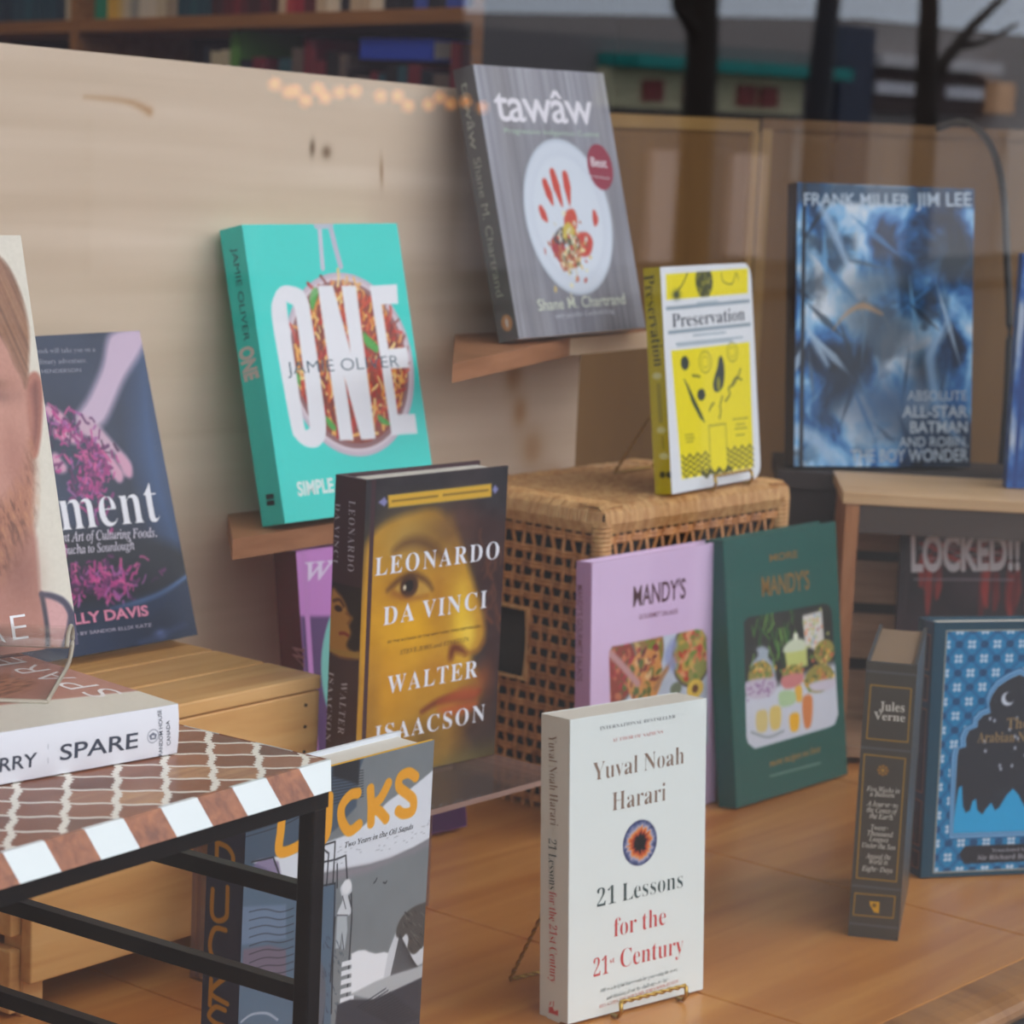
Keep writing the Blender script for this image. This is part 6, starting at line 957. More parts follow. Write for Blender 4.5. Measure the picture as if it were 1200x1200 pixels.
u2=M('ADD',M('ADD',pu,M('MULTIPLY',M('SINE',M('MULTIPLY',pv,TP)),.035)),wobble); v2=M('ADD',pv,M('MULTIPLY',M('SINE',M('MULTIPLY',pu,TP)),.045))
du=M('MULTIPLY',M('ABSOLUTE',M('SUBTRACT',M('FRACT',u2),.5)),1.); dv=M('ABSOLUTE',M('SUBTRACT',M('FRACT',v2),.5))
lu=M('GREATER_THAN',du,.5-.075); lv=M('GREATER_THAN',dv,.5-.05); ln=M('MAXIMUM',lu,lv)
wn=N(INL,'ShaderNodeTexWhiteNoise'); wn.noise_dimensions='2D'; cb=N(INL,'ShaderNodeCombineXYZ'); Lk(INL,M('FLOOR',u2),cb.inputs[0]); Lk(INL,M('FLOOR',v2),cb.inputs[1]); Lk(INL,cb.outputs[0],wn.inputs['Vector'])
mp=N(INL,'ShaderNodeMapping'); mp.inputs['Rotation'].default_value=(0,0,R(41)); mp.inputs['Scale'].default_value=(9,60,9); Lk(INL,t.outputs['Object'],mp.inputs[0]); gr=N(INL,'ShaderNodeTexNoise'); gr.inputs['Scale'].default_value=4; gr.inputs['Detail'].default_value=5; Lk(INL,mp.outputs[0],gr.inputs['Vector'])
cr_=N(INL,'ShaderNodeValToRGB'); e_=cr_.color_ramp.elements; e_[0].color=rgba((92,52,38)); e_[1].color=rgba((196,148,104)); e_[1].position=.95
for p_,c_2 in ((.3,(120,70,50)),(.6,(146,88,60)),(.8,(160,104,74))): x=e_.new(p_); x.color=rgba(c_2)
Lk(INL,M('ADD',M('MULTIPLY',wn.outputs['Value'],.74),M('MULTIPLY',gr.outputs['Fac'],.32)),cr_.inputs[0])
mx=N(INL,'ShaderNodeMix'); mx.data_type='RGBA'; Lk(INL,ln,mx.inputs[0]); Lk(INL,cr_.outputs[0],mx.inputs[6]); mx.inputs[7].default_value=rgba((244,238,226)); Lk(INL,mx.outputs[2],P(INL).inputs['Base Color'])
top=MB().box((-TL,.0,TZ-.012),(0,TD,TZ)).build('tabletop',INL,tb_)
BONE=mat('white_bone_block',(226,234,236),.3,coat=.3)
BRB=wood('brown_wood_block',(120,62,36),(176,104,62),(30,4,30),5,.35)
ch=.008; sw=.0262
def strip(nm,L_,xf,n0=0,mitre=.0088,lap=.0025):
    for k in range(int(L_/sw)+1):
        a0,a1=k*sw,min((k+1)*sw,L_)
        if a1-a0<.003: continue
        mb=MB(); sl_=.0035
        P0=[xf(a0,0,TZ+.0003),xf(a1,0,TZ+.0003),xf(a1-sl_ if a1<L_ else a1,-ch,TZ-.0135),xf(a0-sl_ if a0>0 else mitre,-ch,TZ-.0135),xf(a0,lap,TZ+.0003),xf(a1,lap,TZ+.0003),xf(max(a0,mitre*.5),lap,TZ-.0135),xf(a1,lap,TZ-.0135)]
        mb.add(P0,[(0,1,2,3),(0,4,5,1),(3,2,7,6),(0,3,6,4),(1,5,7,2),(4,6,7,5)])
        mb.build(nm,BONE if (k+n0)%2==0 else BRB,tb_)
strip('edge_block',TL,lambda a,o,z:(-a,o,z)); strip('edge_block',TD,lambda a,o,z:(max(0,-o)*.06-max(o,0),a,z),1,0,.0004)
IRON=mat('dark_brown_metal',(18,8,10),.45,spec=.25)
fz=TZ-.0135; lw=.0105
MB().box((-TL,-.001,fz-.0115),(-.002,.006,fz)).build('frame_rail',IRON,tb_); MB().box((-TL,TD-.012,fz-.009),(0,TD,fz)).build('frame_rail',IRON,tb_)
MB().box((-.012,.006,fz-.009),(-.002,TD-.012,fz)).build('frame_rail',IRON,tb_); MB().box((-TL,.006,fz-.009),(-TL+.012,TD-.012,fz)).build('frame_rail',IRON,tb_)
LX=(-.0125,-TL+.002)
for x in LX:
    for y in (.0,TD-.014): MB().box((x,y,0),(x+lw,y+lw,fz-.0116)).build('leg',IRON,tb_,bevel=.0008)
    for z in (.222,.166,.108): MB().box((x+.001,lw+.0002,z),(x+lw-.001,TD-.0142,z+.0095)).build('cross_bar',IRON,tb_,bevel=.0006)
for z in (.222,.108): MB().box((LX[1]+lw,TD-.013,z),(LX[0],TD-.0045,z+.0095)).build('cross_bar',IRON,tb_,bevel=.0006)

# ------------------------------------------------------------------ clear easel under the standing memoir
def clear(name,tint,refl,body,bcol):
    m=bpy.data.materials.new(name); m.use_nodes=True; g=m.node_tree; g.nodes.clear(); o_=g.nodes.new('ShaderNodeOutputMaterial'); t=g.nodes.new('ShaderNodeBsdfTransparent'); t.inputs[0].default_value=(*tint,1)
    gl=g.nodes.new('ShaderNodeBsdfGlossy'); gl.inputs['Roughness'].default_value=.06; d=g.nodes.new('ShaderNodeBsdfDiffuse'); d.inputs[0].default_value=rgba(bcol); m1=g.nodes.new('ShaderNodeMixShader'); m2=g.nodes.new('ShaderNodeMixShader'); lw_=g.nodes.new('ShaderNodeLayerWeight'); lw_.inputs[0].default_value=refl
    m1.inputs[0].default_value=body; g.links.new(t.outputs[0],m1.inputs[1]); g.links.new(d.outputs[0],m1.inputs[2]); g.links.new(lw_.outputs['Fresnel'],m2.inputs[0]) if refl>.1 else None; m2.inputs[0].default_value=.05; g.links.new(m1.outputs[0],m2.inputs[1]); g.links.new(gl.outputs[0],m2.inputs[2]); g.links.new(m2.outputs[0],o_.inputs[0]); return m
AC=clear('clear_acrylic',(.985,.985,.98),.04,.02,(220,210,200)); ACE=clear('acrylic_cut_edge',(.9,.88,.85),.25,.75,(206,196,178))
ez=empty('clear_easel',(0,0,0),(0,0,0),'clear acrylic easel with a curled lip, on the lying white-spined memoir','easel')
e0=Vector((0.858,1.016,0.328)); e1=Vector((0.931,1.083,0.328)); yd=(e1-e0); yl=yd.length; yd.normalize(); xd=Vector((-yd.y,yd.x,0))
prof=[(0,.0003),(yl*.5,.0003),(yl*.9,.0006),(yl+.006,.006),(yl+.009,.013),(yl+.004,.0195),(yl-.004,.0205),(yl-.012,.018),(yl-.017,.012)]
prof=[tuple(q_) for q_ in spl(prof,4)]
mb=MB(); V0=[]
th_=.0016; W0=.15
nr=len(prof); inner=[]
for i,(y,z) in enumerate(prof):
    a_=np.array(prof[max(i-1,0)]); b_=np.array(prof[min(i+1,nr-1)]); d=(b_-a_)/np.linalg.norm(b_-a_); inner.append((y-d[1]*th_,z+d[0]*th_))
vs=[]
for (y,z) in prof+inner:
    for xx in (0,W0): q_=e0+yd*y+xd*xx; vs.append((q_.x,q_.y,.3275+z))
fc=[]
for i in range(nr-1):
    a0=2*i; b0=2*(nr+i)
    fc+=[(a0,a0+2,a0+3,a0+1),(b0,b0+1,b0+3,b0+2),(a0,b0,b0+2,a0+2),(a0+1,a0+3,b0+3,b0+1)]
fc+=[(0,1,2*nr+1,2*nr),(2*nr-2,4*nr-2,4*nr-1,2*nr-1)]
mb.add(vs,fc); mb.mi=[0 if k%4<2 and k<4*(nr-1) else 1 for k in range(len(fc))]; mb.build('base_sheet',[AC,ACE],ez,smooth=False)
eg=[Vector(vs[2*i]) for i in range(nr)]
MB().tube(eg,.0013,8).build('polished_edge',ACE,ez,smooth=True); MB().tube([Vector(vs[0]),Vector(vs[1])],.001,8).build('front_edge',ACE,ez,smooth=True)
bkp=Vector(dict(p=(0.8040,1.1280,0.3280),yaw=-0.0907,lean=0.2732,w=0.1600,h=0.2400,t=0.0380)['p'])
mb=MB(); mb.box((.03,.033,.012),(.13,.0355,.20)); o=mb.build('back_rest',AC,ez); o.matrix_world=Matrix.Translation(bkp)@Matrix.Rotation(dict(p=(0.8040,1.1280,0.3280),yaw=-0.0907,lean=0.2732,w=0.1600,h=0.2400,t=0.0380)['yaw'],4,'Z')@Matrix.Rotation(-dict(p=(0.8040,1.1280,0.3280),yaw=-0.0907,lean=0.2732,w=0.1600,h=0.2400,t=0.0380)['lean'],4,'X')@Matrix.Translation((0,.008,0))

# ------------------------------------------------------------------ pine crate at left
PINE=wood('pine_slat',(206,150,88),(228,180,118),(2.2,26,26),2.4,.5,contrast=(.3,.72),c3=(220,168,102))
def pslat(mb_,root,nm='slat'): return mb_.build(nm,PINE,root,bevel=.0015)
ct=empty('pine_crate',(1.118,1.335,0),(0,0,R(1)),'pale pine slatted crate under the navy cookbook','crate')
CW_,CD_,CH_=.286,.215,.2065
for y0,y1 in ((0,.058),(.0605,.115),(.1175,.168),(.1705,.215)): pslat(MB().box((0,y0,CH_-.011),(CW_,y1,CH_)),ct,'top_slat')
for z0,z1 in ((.112,.1945),(.027,.104)): pslat(MB().box((0,.001,z0),(CW_,.012,z1)),ct,'front_slat')
for z0,z1 in ((.13,.19),(.06,.12),(.004,.050)): pslat(MB().box((0,CD_-.012,z0),(CW_,CD_-.001,z1)),ct,'back_slat')
for x0_ in (.002,CW_-.022):
    for y0 in (.0125,CD_-.033): pslat(MB().box((x0_,y0,0),(x0_+.02,y0+.02,CH_-.0115)),ct,'corner_post')
for z0,z1 in ((.13,.19),(.06,.12),(.004,.05)): pslat(MB().box((CW_-.0015,.013,z0),(CW_+.0085,CD_-.013,z1)),ct,'side_slat'); pslat(MB().box((-.0085,.013,z0),(.0015,CD_-.013,z1)),ct,'side_slat')
NAIL=mat('nail_head',(70,66,64),.4,metal=.8)
for z in (.185,.168,.148,.128): MB().tube([(CW_-.016,.0012,z),(CW_-.016,.0,z)],.0014,8).build('nail',NAIL,ct)

# ------------------------------------------------------------------ clear riser
rz=empty('clear_riser',(1.262,1.208,0),(0,0,0),'clear acrylic riser carrying the maroon biography','riser')
AR=clear('clear_acrylic_sheet',(.95,.92,.91),.2,.12,(214,180,170)); ARE=clear('riser_cut_edge',(.8,.7,.68),.2,.7,(206,170,158))
def sheet(a,b,nm):
    mb=MB(); mb.box(a,b); d=[b[k]-a[k] for k in range(3)]; th=d.index(min(d)); mb.mi=[{0:1,1:0,2:1}[0] if False else (0 if {0:2,1:2,2:1,3:0,4:1,5:0}[k]==th else 1) for k in range(6)]; mb.build(nm,[AR,ARE],rz)
sheet((0,0,.126),(.288,.12,.1303),'top_sheet'); sheet((0,.02,0),(.0045,.12,.1258),'side_sheet'); sheet((.005,.1155,0),(.26,.12,.1258),'back_sheet')

# ------------------------------------------------------------------ wicker box
CANE=wood('cane_strand',(150,92,46),(212,150,88),(40,40,14),3,.5,contrast=(.3,.7),c3=(186,122,66)); CANE2=wood('pale_cane_strand',(186,128,72),(232,186,126),(40,40,14),3,.45); DKIN=mat('dark_box_inside',(34,24,18),.9)
wk=empty('wicker_box',(1.813,1.387,0),(0,0,R(-.4)),'woven wicker box carrying the yellow book on its easel','wicker box')
WW,WD,WH=.297,.19,.2935
def strand(mb_,path,wd,thk,nrm):
    n=Vector(nrm); P_=[Vector(p) for p in path]; v=[]
    for i,p in enumerate(P_):
        d=(P_[min(i+1,len(P_)-1)]-P_[max(i-1,0)]).normalized(); e=d.cross(n).normalized(); f=e.cross(d).normalized()
        v+=[p+e*wd/2,p+f*thk/2,p-e*wd/2,p-f*thk/2]
    F=[]
    for i in range(len(P_)-1):
        for j in range(4): F.append((i*4+j,i*4+(j+1)%4,i*4+4+(j+1)%4,i*4+4+j))
    F+=[(0,1,2,3),(4*len(P_)-1,4*len(P_)-2,4*len(P_)-3,4*len(P_)-4)]
    mb_.add(v,F)
MB().box((.012,.012,.006),(WW-.012,WD-.012,WH-.01)).build('lining',DKIN,wk)
hole=(.085,.128,.120,.186)   # y0,y1,z0,z1 on the left side
def weave(name,ax,L_,H_,org,hole=None):
    """ax 'x' front/back, 'y' sides; strands woven in a plane"""
    mb=MB(); sg=-1 if org[2]<0 else 1
    def pt(s_,z,o): 
        return (org[0]+s_,org[1]+o*sg,z) if ax=='x' else (org[0]+o*sg,org[1]+s_,z)
    nr=(0,sg,0) if ax=='x' else (sg,0,0); nv=int(L_/.0115)
    inh=lambda s_,z: hole and hole[0]<s_<hole[1] and hole[2]<z<hole[3]
    for i in range(1,nv):
        s_=L_*i/nv; runs=[[]]
        for k in range(int(H_/.006)+1):
            z=k*.006
            if inh(s_,z): 
                if runs[-1]: runs.append([])
                continue
            lean=.004*(max(0,z-.24)/.05)
            runs[-1].append(pt(s_+lean,z,.0016*math.sin(math.pi*(k/2+i))))
        for r_ in runs:
            if len(r_)>1: strand(mb,r_,.0046,.0022,nr)
    rows=[z for z in np.arange(.008,H_-.03,.0146) if not (.246<z<.272)]+[H_-.022]
    for j,z in enumerate(rows):
        for dz in (0,.0034):
            runs=[[]]
            for k in range(nv*2+1):
                s_=k*L_/nv/2
                if inh(s_,z+dz):
                    if runs[-1]: runs.append([])
                    continue
                runs[-1].append(pt(s_,z+dz,.0018*math.cos(math.pi*(k/2+j))+.0006))
            for r_ in runs:
                if len(r_)>1: strand(mb,r_,.0038,.002,nr)
    return mb.build(name,CANE,wk)
weave('front_weave','x',WW,WH-.012,(0,.004,-1)); weave('back_weave','x',WW,WH-.012,(0,WD-.004,1)); weave('left_weave','y',WD,WH-.012,(.004,0,-1),hole); weave('right_weave','y',WD,WH-.012,(WW-.004,0,1))
for o_,nm in ((hole,'hole_rim'),):
    pa=[(.002,hole[0],hole[2]),(.002,hole[1],hole[2]),(.002,hole[1],hole[3]),(.002,hole[0],hole[3])]; MB().tube(pa,.0032,8,True).build(nm,CANE2,wk)
for x in (.007,WW-.007):
    for y in (.007,WD-.007):
        mb=MB(); mb.tube([(x,y,0),(x,y,WH-.014)],.0075,12)
        for k in range(int((WH-.02)/.0042)): mb.tube([(x+.0082*math.cos(t*.785),y+.0082*math.sin(t*.785),.004+k*.0042+t*.0004) for t in range(9)],.0021,5)
        mb.build('corner_post',CANE2,wk,smooth=True)
mb=MB()
# top: rolled rim strands wrapping over the edge, woven middle
def rimwrap(L_,f):
    n=int(L_/.0043)
    for i in range(n):
        s_=.004+(L_-.008)*i/(n-1); j=rnd.uniform(-.0006,.0006); strand(mb,[f(s_,.003,WH-.026),f(s_,-.001,WH-.016+j),f(s_,.001,WH-.006+j),f(s_,.008,WH-.0012+j),f(s_,.03,WH-.0008+j)],.0042,.0024,(0,0,1) if False else f(0,-1,.7) if False else Vector(f(0,-1,.9))-Vector(f(0,0,0)))
rimwrap(WW,lambda s_,o,z:(s_,o,z)); rimwrap(WW,lambda s_,o,z:(s_,WD-o,z)); rimwrap(WD,lambda s_,o,z:(o,s_,z)); rimwrap(WD,lambda s_,o,z:(WW-o,s_,z))
for i in range(30):
    s_=.03+(WW-.06)*i/29; strand(mb,[(s_,.028+(WD-.056)*k/16,WH-.0014+.0008*math.sin(math.pi*(k/1+i))) for k in range(17)],.0075,.0016,(0,0,1))
for i in range(18):
    s_=.03+(WD-.06)*i/17; strand(mb,[(.028+(WW-.056)*k/29,s_,WH-.0014-.0008*math.sin(math.pi*(k+i))) for k in range(30)],.0075,.0016,(0,0,1))
mb.build('top_weave',CANE2,wk)
MB().box((.012,.012,WH-.0075),(WW-.012,WD-.012,WH-.0035)).build('top_board',CANE,wk)

# ------------------------------------------------------------------ open wooden box and dark stand at right
BOXW=wood('box_pale_wood',(206,164,118),(226,190,146),(2,30,30),2.5,.5); BOXB=wood('box_brown_wood',(160,100,62),(198,138,92),(30,30,3),3,.5); BSL=wood('box_back_slat',(150,118,92),(178,144,114),(3,30,30),3,.6)
bx=empty('wooden_box',cr,(0,0,ca),'open wooden display box with pale top, holding the dark comic','box')
BL,BDp,BH=.42,.153,.2798
MB().box((-.004,-.002,BH-.012),(BL,BDp,BH)).build('top_board',BOXW,bx,bevel=.001); MB().box((.0,.0,0),(.0135,BDp-.014,BH-.0125)).build('side_board',BOXB,bx); MB().box((BL-.0135,.0,0),(BL,BDp-.014,BH-.0125)).build('side_board',BOXB,bx); MB().box((.014,.0,.008),(BL-.014,BDp-.014,.02)).build('bottom_board',BSL,bx)
for z0,z1 in ((.02,.068),(.082,.13),(.142,.187),(.198,.240)): MB().box((0,BDp-.0135,z0),(BL,BDp-.0055,z1)).build('back_slat',BSL,bx)
MB().box((.014,.0,.239),(BL-.014,.008,.2675)).build('top_rail',mat('box_shadow_rail',(84,72,66),.7),bx)  # rail coloured dark for the shade under the box top
sd=cr+CX*(-.062)+CY*.157
pd=empty('display_stand',sd,(0,0,ca),'dark brown display stand behind the open wooden box','stand')
BKST=mat('dark_stand_paint',(62,50,46),.7)
MB().box((0,0,.258),(.46,.15,.2762)).build('top_board',BKST,pd); MB().box((.01,.006,0),(.45,.144,.2578)).build('body',BKST,pd)
BLACK_CABLE=mat('black_cable',(18,18,20),.45)
pts_=[(2.72,1.607,0.642),(2.7,1.563,0.651),(2.68,1.523,0.637),(2.66,1.491,0.607),(2.64,1.467,0.564),(2.62,1.447,0.502),(2.6,1.426,0.427),(2.58,1.411,0.342)]
pp=[tuple(v) for v in spl(pts_,5)]; last=Vector(pp[-1]); pp.append((last.x+.01,last.y+.01,-.02))
tag(MB().tube(pp,[.0045]*len(pp),8).build('cable',BLACK_CABLE),'black cable arching up behind the blue picture-covered hardcover','cable')

# ------------------------------------------------------------------ gold wire easels
GOLDW=mat('gold_wire',(190,156,84),.3,metal=1)
def twist(path,r,parent,name='wire'):
    P_=[Vector(p) for p in path]; mb=MB(); L=sum((P_[i+1]-P_[i]).length for i in range(len(P_)-1)); n=max(8,int(L/.0011)); pts=[]
    for k in range(n+1):
        d=L*k/n; i=0
        while i<len(P_)-2 and d>(P_[i+1]-P_[i]).length: d-=(P_[i+1]-P_[i]).length; i+=1
        pts.append((P_[i].lerp(P_[i+1],min(1,d/(P_[i+1]-P_[i]).length)),(P_[i+1]-P_[i]).normalized()))
    for ph in (0,math.pi):
        q_=[]
        for k,(p,d) in enumerate(pts):
            e=d.cross(Vector((0,0,1))) if abs(d.z)<.95 else d.cross(Vector((1,0,0))); e.normalize(); f=d.cross(e); t=k*.45+ph; q_.append(p+(e*math.cos(t)+f*math.sin(t))*r*.55)
        mb.tube(q_,r*.62,6)
    return mb.build(name,GOLDW,parent,smooth=True)
def easel(label,ps,zs,x0,x1,foot,drop,side):
    e=empty('wire_easel',ps['p'],(0,0,ps['yaw']),label,'easel'); ln_=ps['lean']; c,s=math.cos(ln_),math.sin(ln_); t=ps['t']; z0=zs-ps['p'][2]
    g=lambda x,y,z:(x,y*c+z*s,z*c-y*s)
    # front bar with two hooks that run under the book to the back frame
    twist([g(x0,-.012,.011),g(x1,-.012,.011)],.0016,e,'front_bar')
    for x in (x0,x1):
        a0=g(x,-.012,.011); bk=g(x,t+.002,.06)
        MB().tube([a0,g(x,-.013,.004),(a0[0],-.009,z0+.0022),(a0[0],-.003,z0+.0018)],.0016,8).build('hook',GOLDW,e,smooth=True)
        twist([g(x,t+.0028,.001),g(x,t+.0028,drop)],.0016,e,'back_upright')
    twist([g(x0,t+.0028,drop),g((x0+x1)/2,t+.0028,drop+.02),g(x1,t+.0028,drop)],.0016,e,'top_bow')
    f0,f1=foot; inv=Matrix.Rotation(-ps['yaw'],3,'Z'); F0=inv@(Vector(f0)-Vector(ps['p'])); F1=inv@(Vector(f1)-Vector(ps['p']))
    twist([g(x0,t+.0058,drop*.9),tuple(F0+Vector((0,0,.0017))),tuple(F1+Vector((0,0,.0017))),g(x1,t+.0058,drop*.9)],.0015,e,'back_leg')
lesP=dict(p=(1.3880,1.0710,0.0020),yaw=-0.1732,lean=0.0630,w=0.1344,h=0.2202,t=0.0314); preP=dict(p=(1.9130,1.3860,0.2970),yaw=0.0958,lean=0.1242,w=0.1703,h=0.2101,t=0.0181)
easel('gold twisted wire easel holding the thick white paperback',lesP,0,.04,.105,((1.431,1.161,0),tuple(Vector((1.431,1.161,0))+Vector((.07,-.012,0)))),.13,0)
easel('gold twisted wire easel on the wicker box holding the yellow book',preP,.2938,.06,.13,((1.982,1.507,0.294),tuple(Vector((1.982,1.507,0.294))+Vector((.07,0.006,0)))),.12,0)
# ------------------------------------------------------------------ bookcase deep in the shop
P0=Vector((3.9,4.86)); P1=Vector((3.42,2.955)); bd=(P1-P0).normalized(); byaw=math.atan2(bd.y,bd.x); LN=(P1-P0).length
CASE=wood('bookcase_wood',(140,96,56),(170,122,76),(2,30,30),2,.5); CASED=mat('bookcase_back',(34,28,28),.8)
bc=empty('bookcase',(P0.x,P0.y,-.9),(0,0,byaw),'tall wooden bookcase deep in the shop beyond the plywood board','bookcase')
s0,s1=-.5,LN
ZS=[.15,.55,.93,1.36,1.655,2.0,2.35]
def shz(s_,z): return z+.03*s_/LN
for z in ZS: 
    mb=MB(); mb.prism([(s0,shz(s0,z)),(s1,shz(s1,z)),(s1,shz(s1,z)+.026),(s0,shz(s0,z)+.026)],'y',0,.28); mb.build('shelf_board',CASE,bc)
for x in (s0-.03,.42,s1): MB().box((x,-.003,0),(x+.032,.285,2.4)).build('upright',CASE,bc)
MB().box((s1+.033,-.002,0),(s1+.036,.287,2.4)).build('end_panel',CASED,bc); MB().box((s0,.285,0),(s1,.295,2.4)).build('back_panel',CASED,bc)
rb=random.Random(5)
PAL=[(30,70,90),(24,60,84),(150,150,150),(196,190,176),(20,120,110),(206,186,130),(220,214,196),(214,170,70),(180,184,188),(120,112,106),(40,90,110),(120,30,44),(160,36,60),(90,30,40),(206,190,170),(36,36,46),(80,96,120),(230,226,214),(60,80,150),(50,60,70)]
tmpl={}
def shelf_books(zi,xa,xb,hmin,hmax,grp,names,pal):
    x=xa; k=0
    while x<xb:
        tw=rb.uniform(.022,.05); hh=rb.uniform(hmin,hmax)
        if zi==3 and LN*.555-tw-.002<x<LN*.555+.037: x+=.004; continue
        if zi==3 and LN*.79-tw<x<LN*.8+.25: hh=rb.uniform(.17,.198)
        c=pal(x) if callable(pal) else rb.choice(pal)
        if not(.41-tw<x<.455):
            o=empty('shelf_book',(0,0,0),(0,0,0)); o.matrix_world=Matrix.Translation((P0.x,P0.y,-.9))@Matrix.Rotation(byaw,4,'Z')@Matrix.Translation((x,.02,shz(x,ZS[zi])+.0275))
            m=mat('spine_%d_%d_%d'%c,c,.5)
            mb=MB(); dp=.17; mb.prism([(0,.004),(.003,0),(tw-.003,0),(tw,.004),(tw,dp),(tw-.003,dp),(tw-.003,.006),(.003,.006),(.003,dp),(0,dp)],'z',0,hh); mb.build('cover',m,o)
            MB().box((.0035,.0065,.003),(tw-.0035,dp-.004,hh-.003)).build('page_block',PAGE,o)
            k+=1; tag(o,names%(cname(c),nth(k)),'book',grp)
        x+=tw+.0015
NAMED=[('dark teal',(22,74,98)),('pale grey',(176,176,176)),('cream',(206,192,160)),('green',(18,140,118)),('mustard',(214,176,80)),('white',(228,222,208)),('crimson',(160,36,60)),('maroon',(90,28,40)),('black',(30,30,42)),('bright blue',(50,80,195)),('purple',(70,50,90)),('taupe',(140,125,115)),('navy',(32,52,90))]
def cname(c): return min(NAMED,key=lambda n:sum((a-b)**2 for a,b in zip(n[1],c)))[0]
def nth(k): return '%d%s'%(k,'th' if 10<=k%100<=20 else {1:'st',2:'nd',3:'rd'}.get(k%10,'th'))
def palA(x):
    f=x/LN
    if f<.17: return rb.choice([(22,70,96),(26,84,108),(18,54,80)])
    if f<.42: return rb.choice([(196,190,176),(150,156,160),(206,186,130),(18,140,118),(214,176,80),(226,220,206),(160,150,140),(206,204,200)])
    if f<.5: return rb.choice([(24,84,100),(20,70,92)])
    if f<.7: return rb.choice([(120,30,44),(160,36,60),(90,26,40),(206,190,170),(176,60,70),(60,24,34)])
    if f<.85: return rb.choice([(206,190,170),(40,44,60),(150,130,120),(230,224,214)])
    return rb.choice([(40,70,190),(30,40,60),(60,90,200),(24,30,44)])
shelf_books(4-0,-.02,LN-.05,.2,.28,'books on the bookcase shelf above the plywood board','%s book, %s upright from the left on the upper bookcase shelf',palA)
def palB(x):
    return rb.choice([(30,30,40),(40,90,110),(110,100,100),(70,50,90),(196,190,170),(26,40,60),(150,140,120),(36,60,110),(120,40,60)])
shelf_books(3,LN*.5,LN-.04,.17,.25,'books on the dark shelf below it','%s book, %s upright from the left in the dark gap under the shelf',palB)
# green spine and a blue bundle
o=empty('shelf_book',(0,0,0)); o.matrix_world=Matrix.Translation((P0.x,P0.y,-.9))@Matrix.Rotation(byaw,4,'Z')@Matrix.Translation((LN*.555,.02,shz(LN*.555,ZS[3])+.0275)); tag(o,'bright green book standing alone in the dark gap under the shelf','book')
MB().box((0,0,0),(.035,.15,.265)).build('cover',mat('green_spine',(90,150,70),.5),o); MB().box((.003,.15,.003),(.032,.153,.262)).build('page_block',PAGE,o)
o=empty('lying_book',(0,0,0)); o.matrix_world=Matrix.Translation((P0.x,P0.y,-.9))@Matrix.Rotation(byaw,4,'Z')@Matrix.Translation((LN*.8,.02,shz(LN*.8,ZS[3])+.234)); tag(o,'bright blue book lying on top of the upright books under the shelf','book')
MB().box((0,0,0),(.24,.16,.004)).box((0,0,.034),(.24,.16,.038)).box((0,0,.004),(.24,.004,.034)).build('cover',mat('blue_spine',(40,80,220),.5),o); MB().box((.004,.0042,.0042),(.236,.155,.0338)).build('page_block',PAGE,o)
# added ceiling lamps, out of view, that brighten the bookcase
LAMP=mat('fill_lamp_glow',(255,222,180),.5,emit=40)
for i,(x,y) in enumerate(((2.6,3.3),(3.0,4.9),(1.2,4.2))):
    l=empty('fill_lamp',(x,y,2.5),(0,0,0),['added unseen fill lamp on the shop ceiling nearest the window','added unseen fill lamp on the shop ceiling beside the bookcase','added unseen fill lamp on the shop ceiling at far left'][i],'ceiling lamp')
    MB().tube([(0,0,0),(0,0,-.03)],.13,24).build('housing',mat('lamp_white',(220,220,216),.5),l); MB().tube([(0,0,-.0301),(0,0,-.05)],.11,24).build('diffuser',LAMP,l)
    pl_=bpy.data.lights.new('fill_lamp_light','POINT'); pl_.energy=60; pl_.color=(1,.86,.68); pl_.shadow_soft_size=.1; po=bpy.data.objects.new('fill_lamp_light',pl_); COL.objects.link(po); po.parent=l; po.location=(0,0,-.2)

# ------------------------------------------------------------------ the street the window reflects
ASPH=wood('asphalt',(40,38,40),(52,50,50),(1,1,1),30,.9); PAVE=wood('pavement_slab',(54,50,50),(66,62,60),(1,1,1),8,.9)
slab('floor_pavement',(-60,-3.2,-.95),(80,.79,-.9),PAVE); slab('floor_road',(-60,-11.5,-1.1),(80,-3.2,-1.0),ASPH); slab('floor_far_pavement',(-60,-40,-1.1),(80,-11.5,-.905),PAVE)
FY=-14
def shop(label,px0,px1,roof,wallc,depth=6):
    """px0/px1: left and right columns where the front is seen mirrored"""
    e=empty('shop_building',(px0,FY,-.9),(0,0,0),label,'building'); MB().box((0,-depth,0),(px1-px0,0,roof+.9)).build('wall',mat(label[:12]+'wall',wallc,.8),e); return e
def sub(e,nm,x0_,z0,x1_,z1,d,c,rough=.7,emit=0,par=None):
    o=e.location; return MB().box((x0_-o.x,0.002,z0-o.z),(x1_-o.x,d,z1-o.z)).build(nm,mat('%s_%d_%d_%d'%(nm,*c),c,rough,emit=emit),par or e)
a0=(18.019,-14.000,1.109); a1=(24.702,-14.000,1.407); t0=(21.061,-14.000,1.522); t1=(23.837,-14.000,1.732); g0=(29.167,-14.000,2.178)
s1_=shop('long low grey shop with a cream sign, across the street in the window reflection',a0[0],a1[0]-.02,1.34,(142,136,138))
z=lambda p:p[2]
c0=(19.988,-14.000,1.066); c1=(23.913,-14.000,1.078); d0=(20.025,-14.000,0.607)
sub(s1_,'teal_awning_edge',c0[0],(21.690,-14.000,1.066)[2],a1[0]-.9,(21.679,-14.000,1.186)[2],.5,(24,160,154))
sub(s1_,'sign_panel',c0[0],(21.729,-14.000,0.669)[2],(23.422,-14.000,0.988)[0],(21.692,-14.000,1.049)[2],.12,(236,226,186))
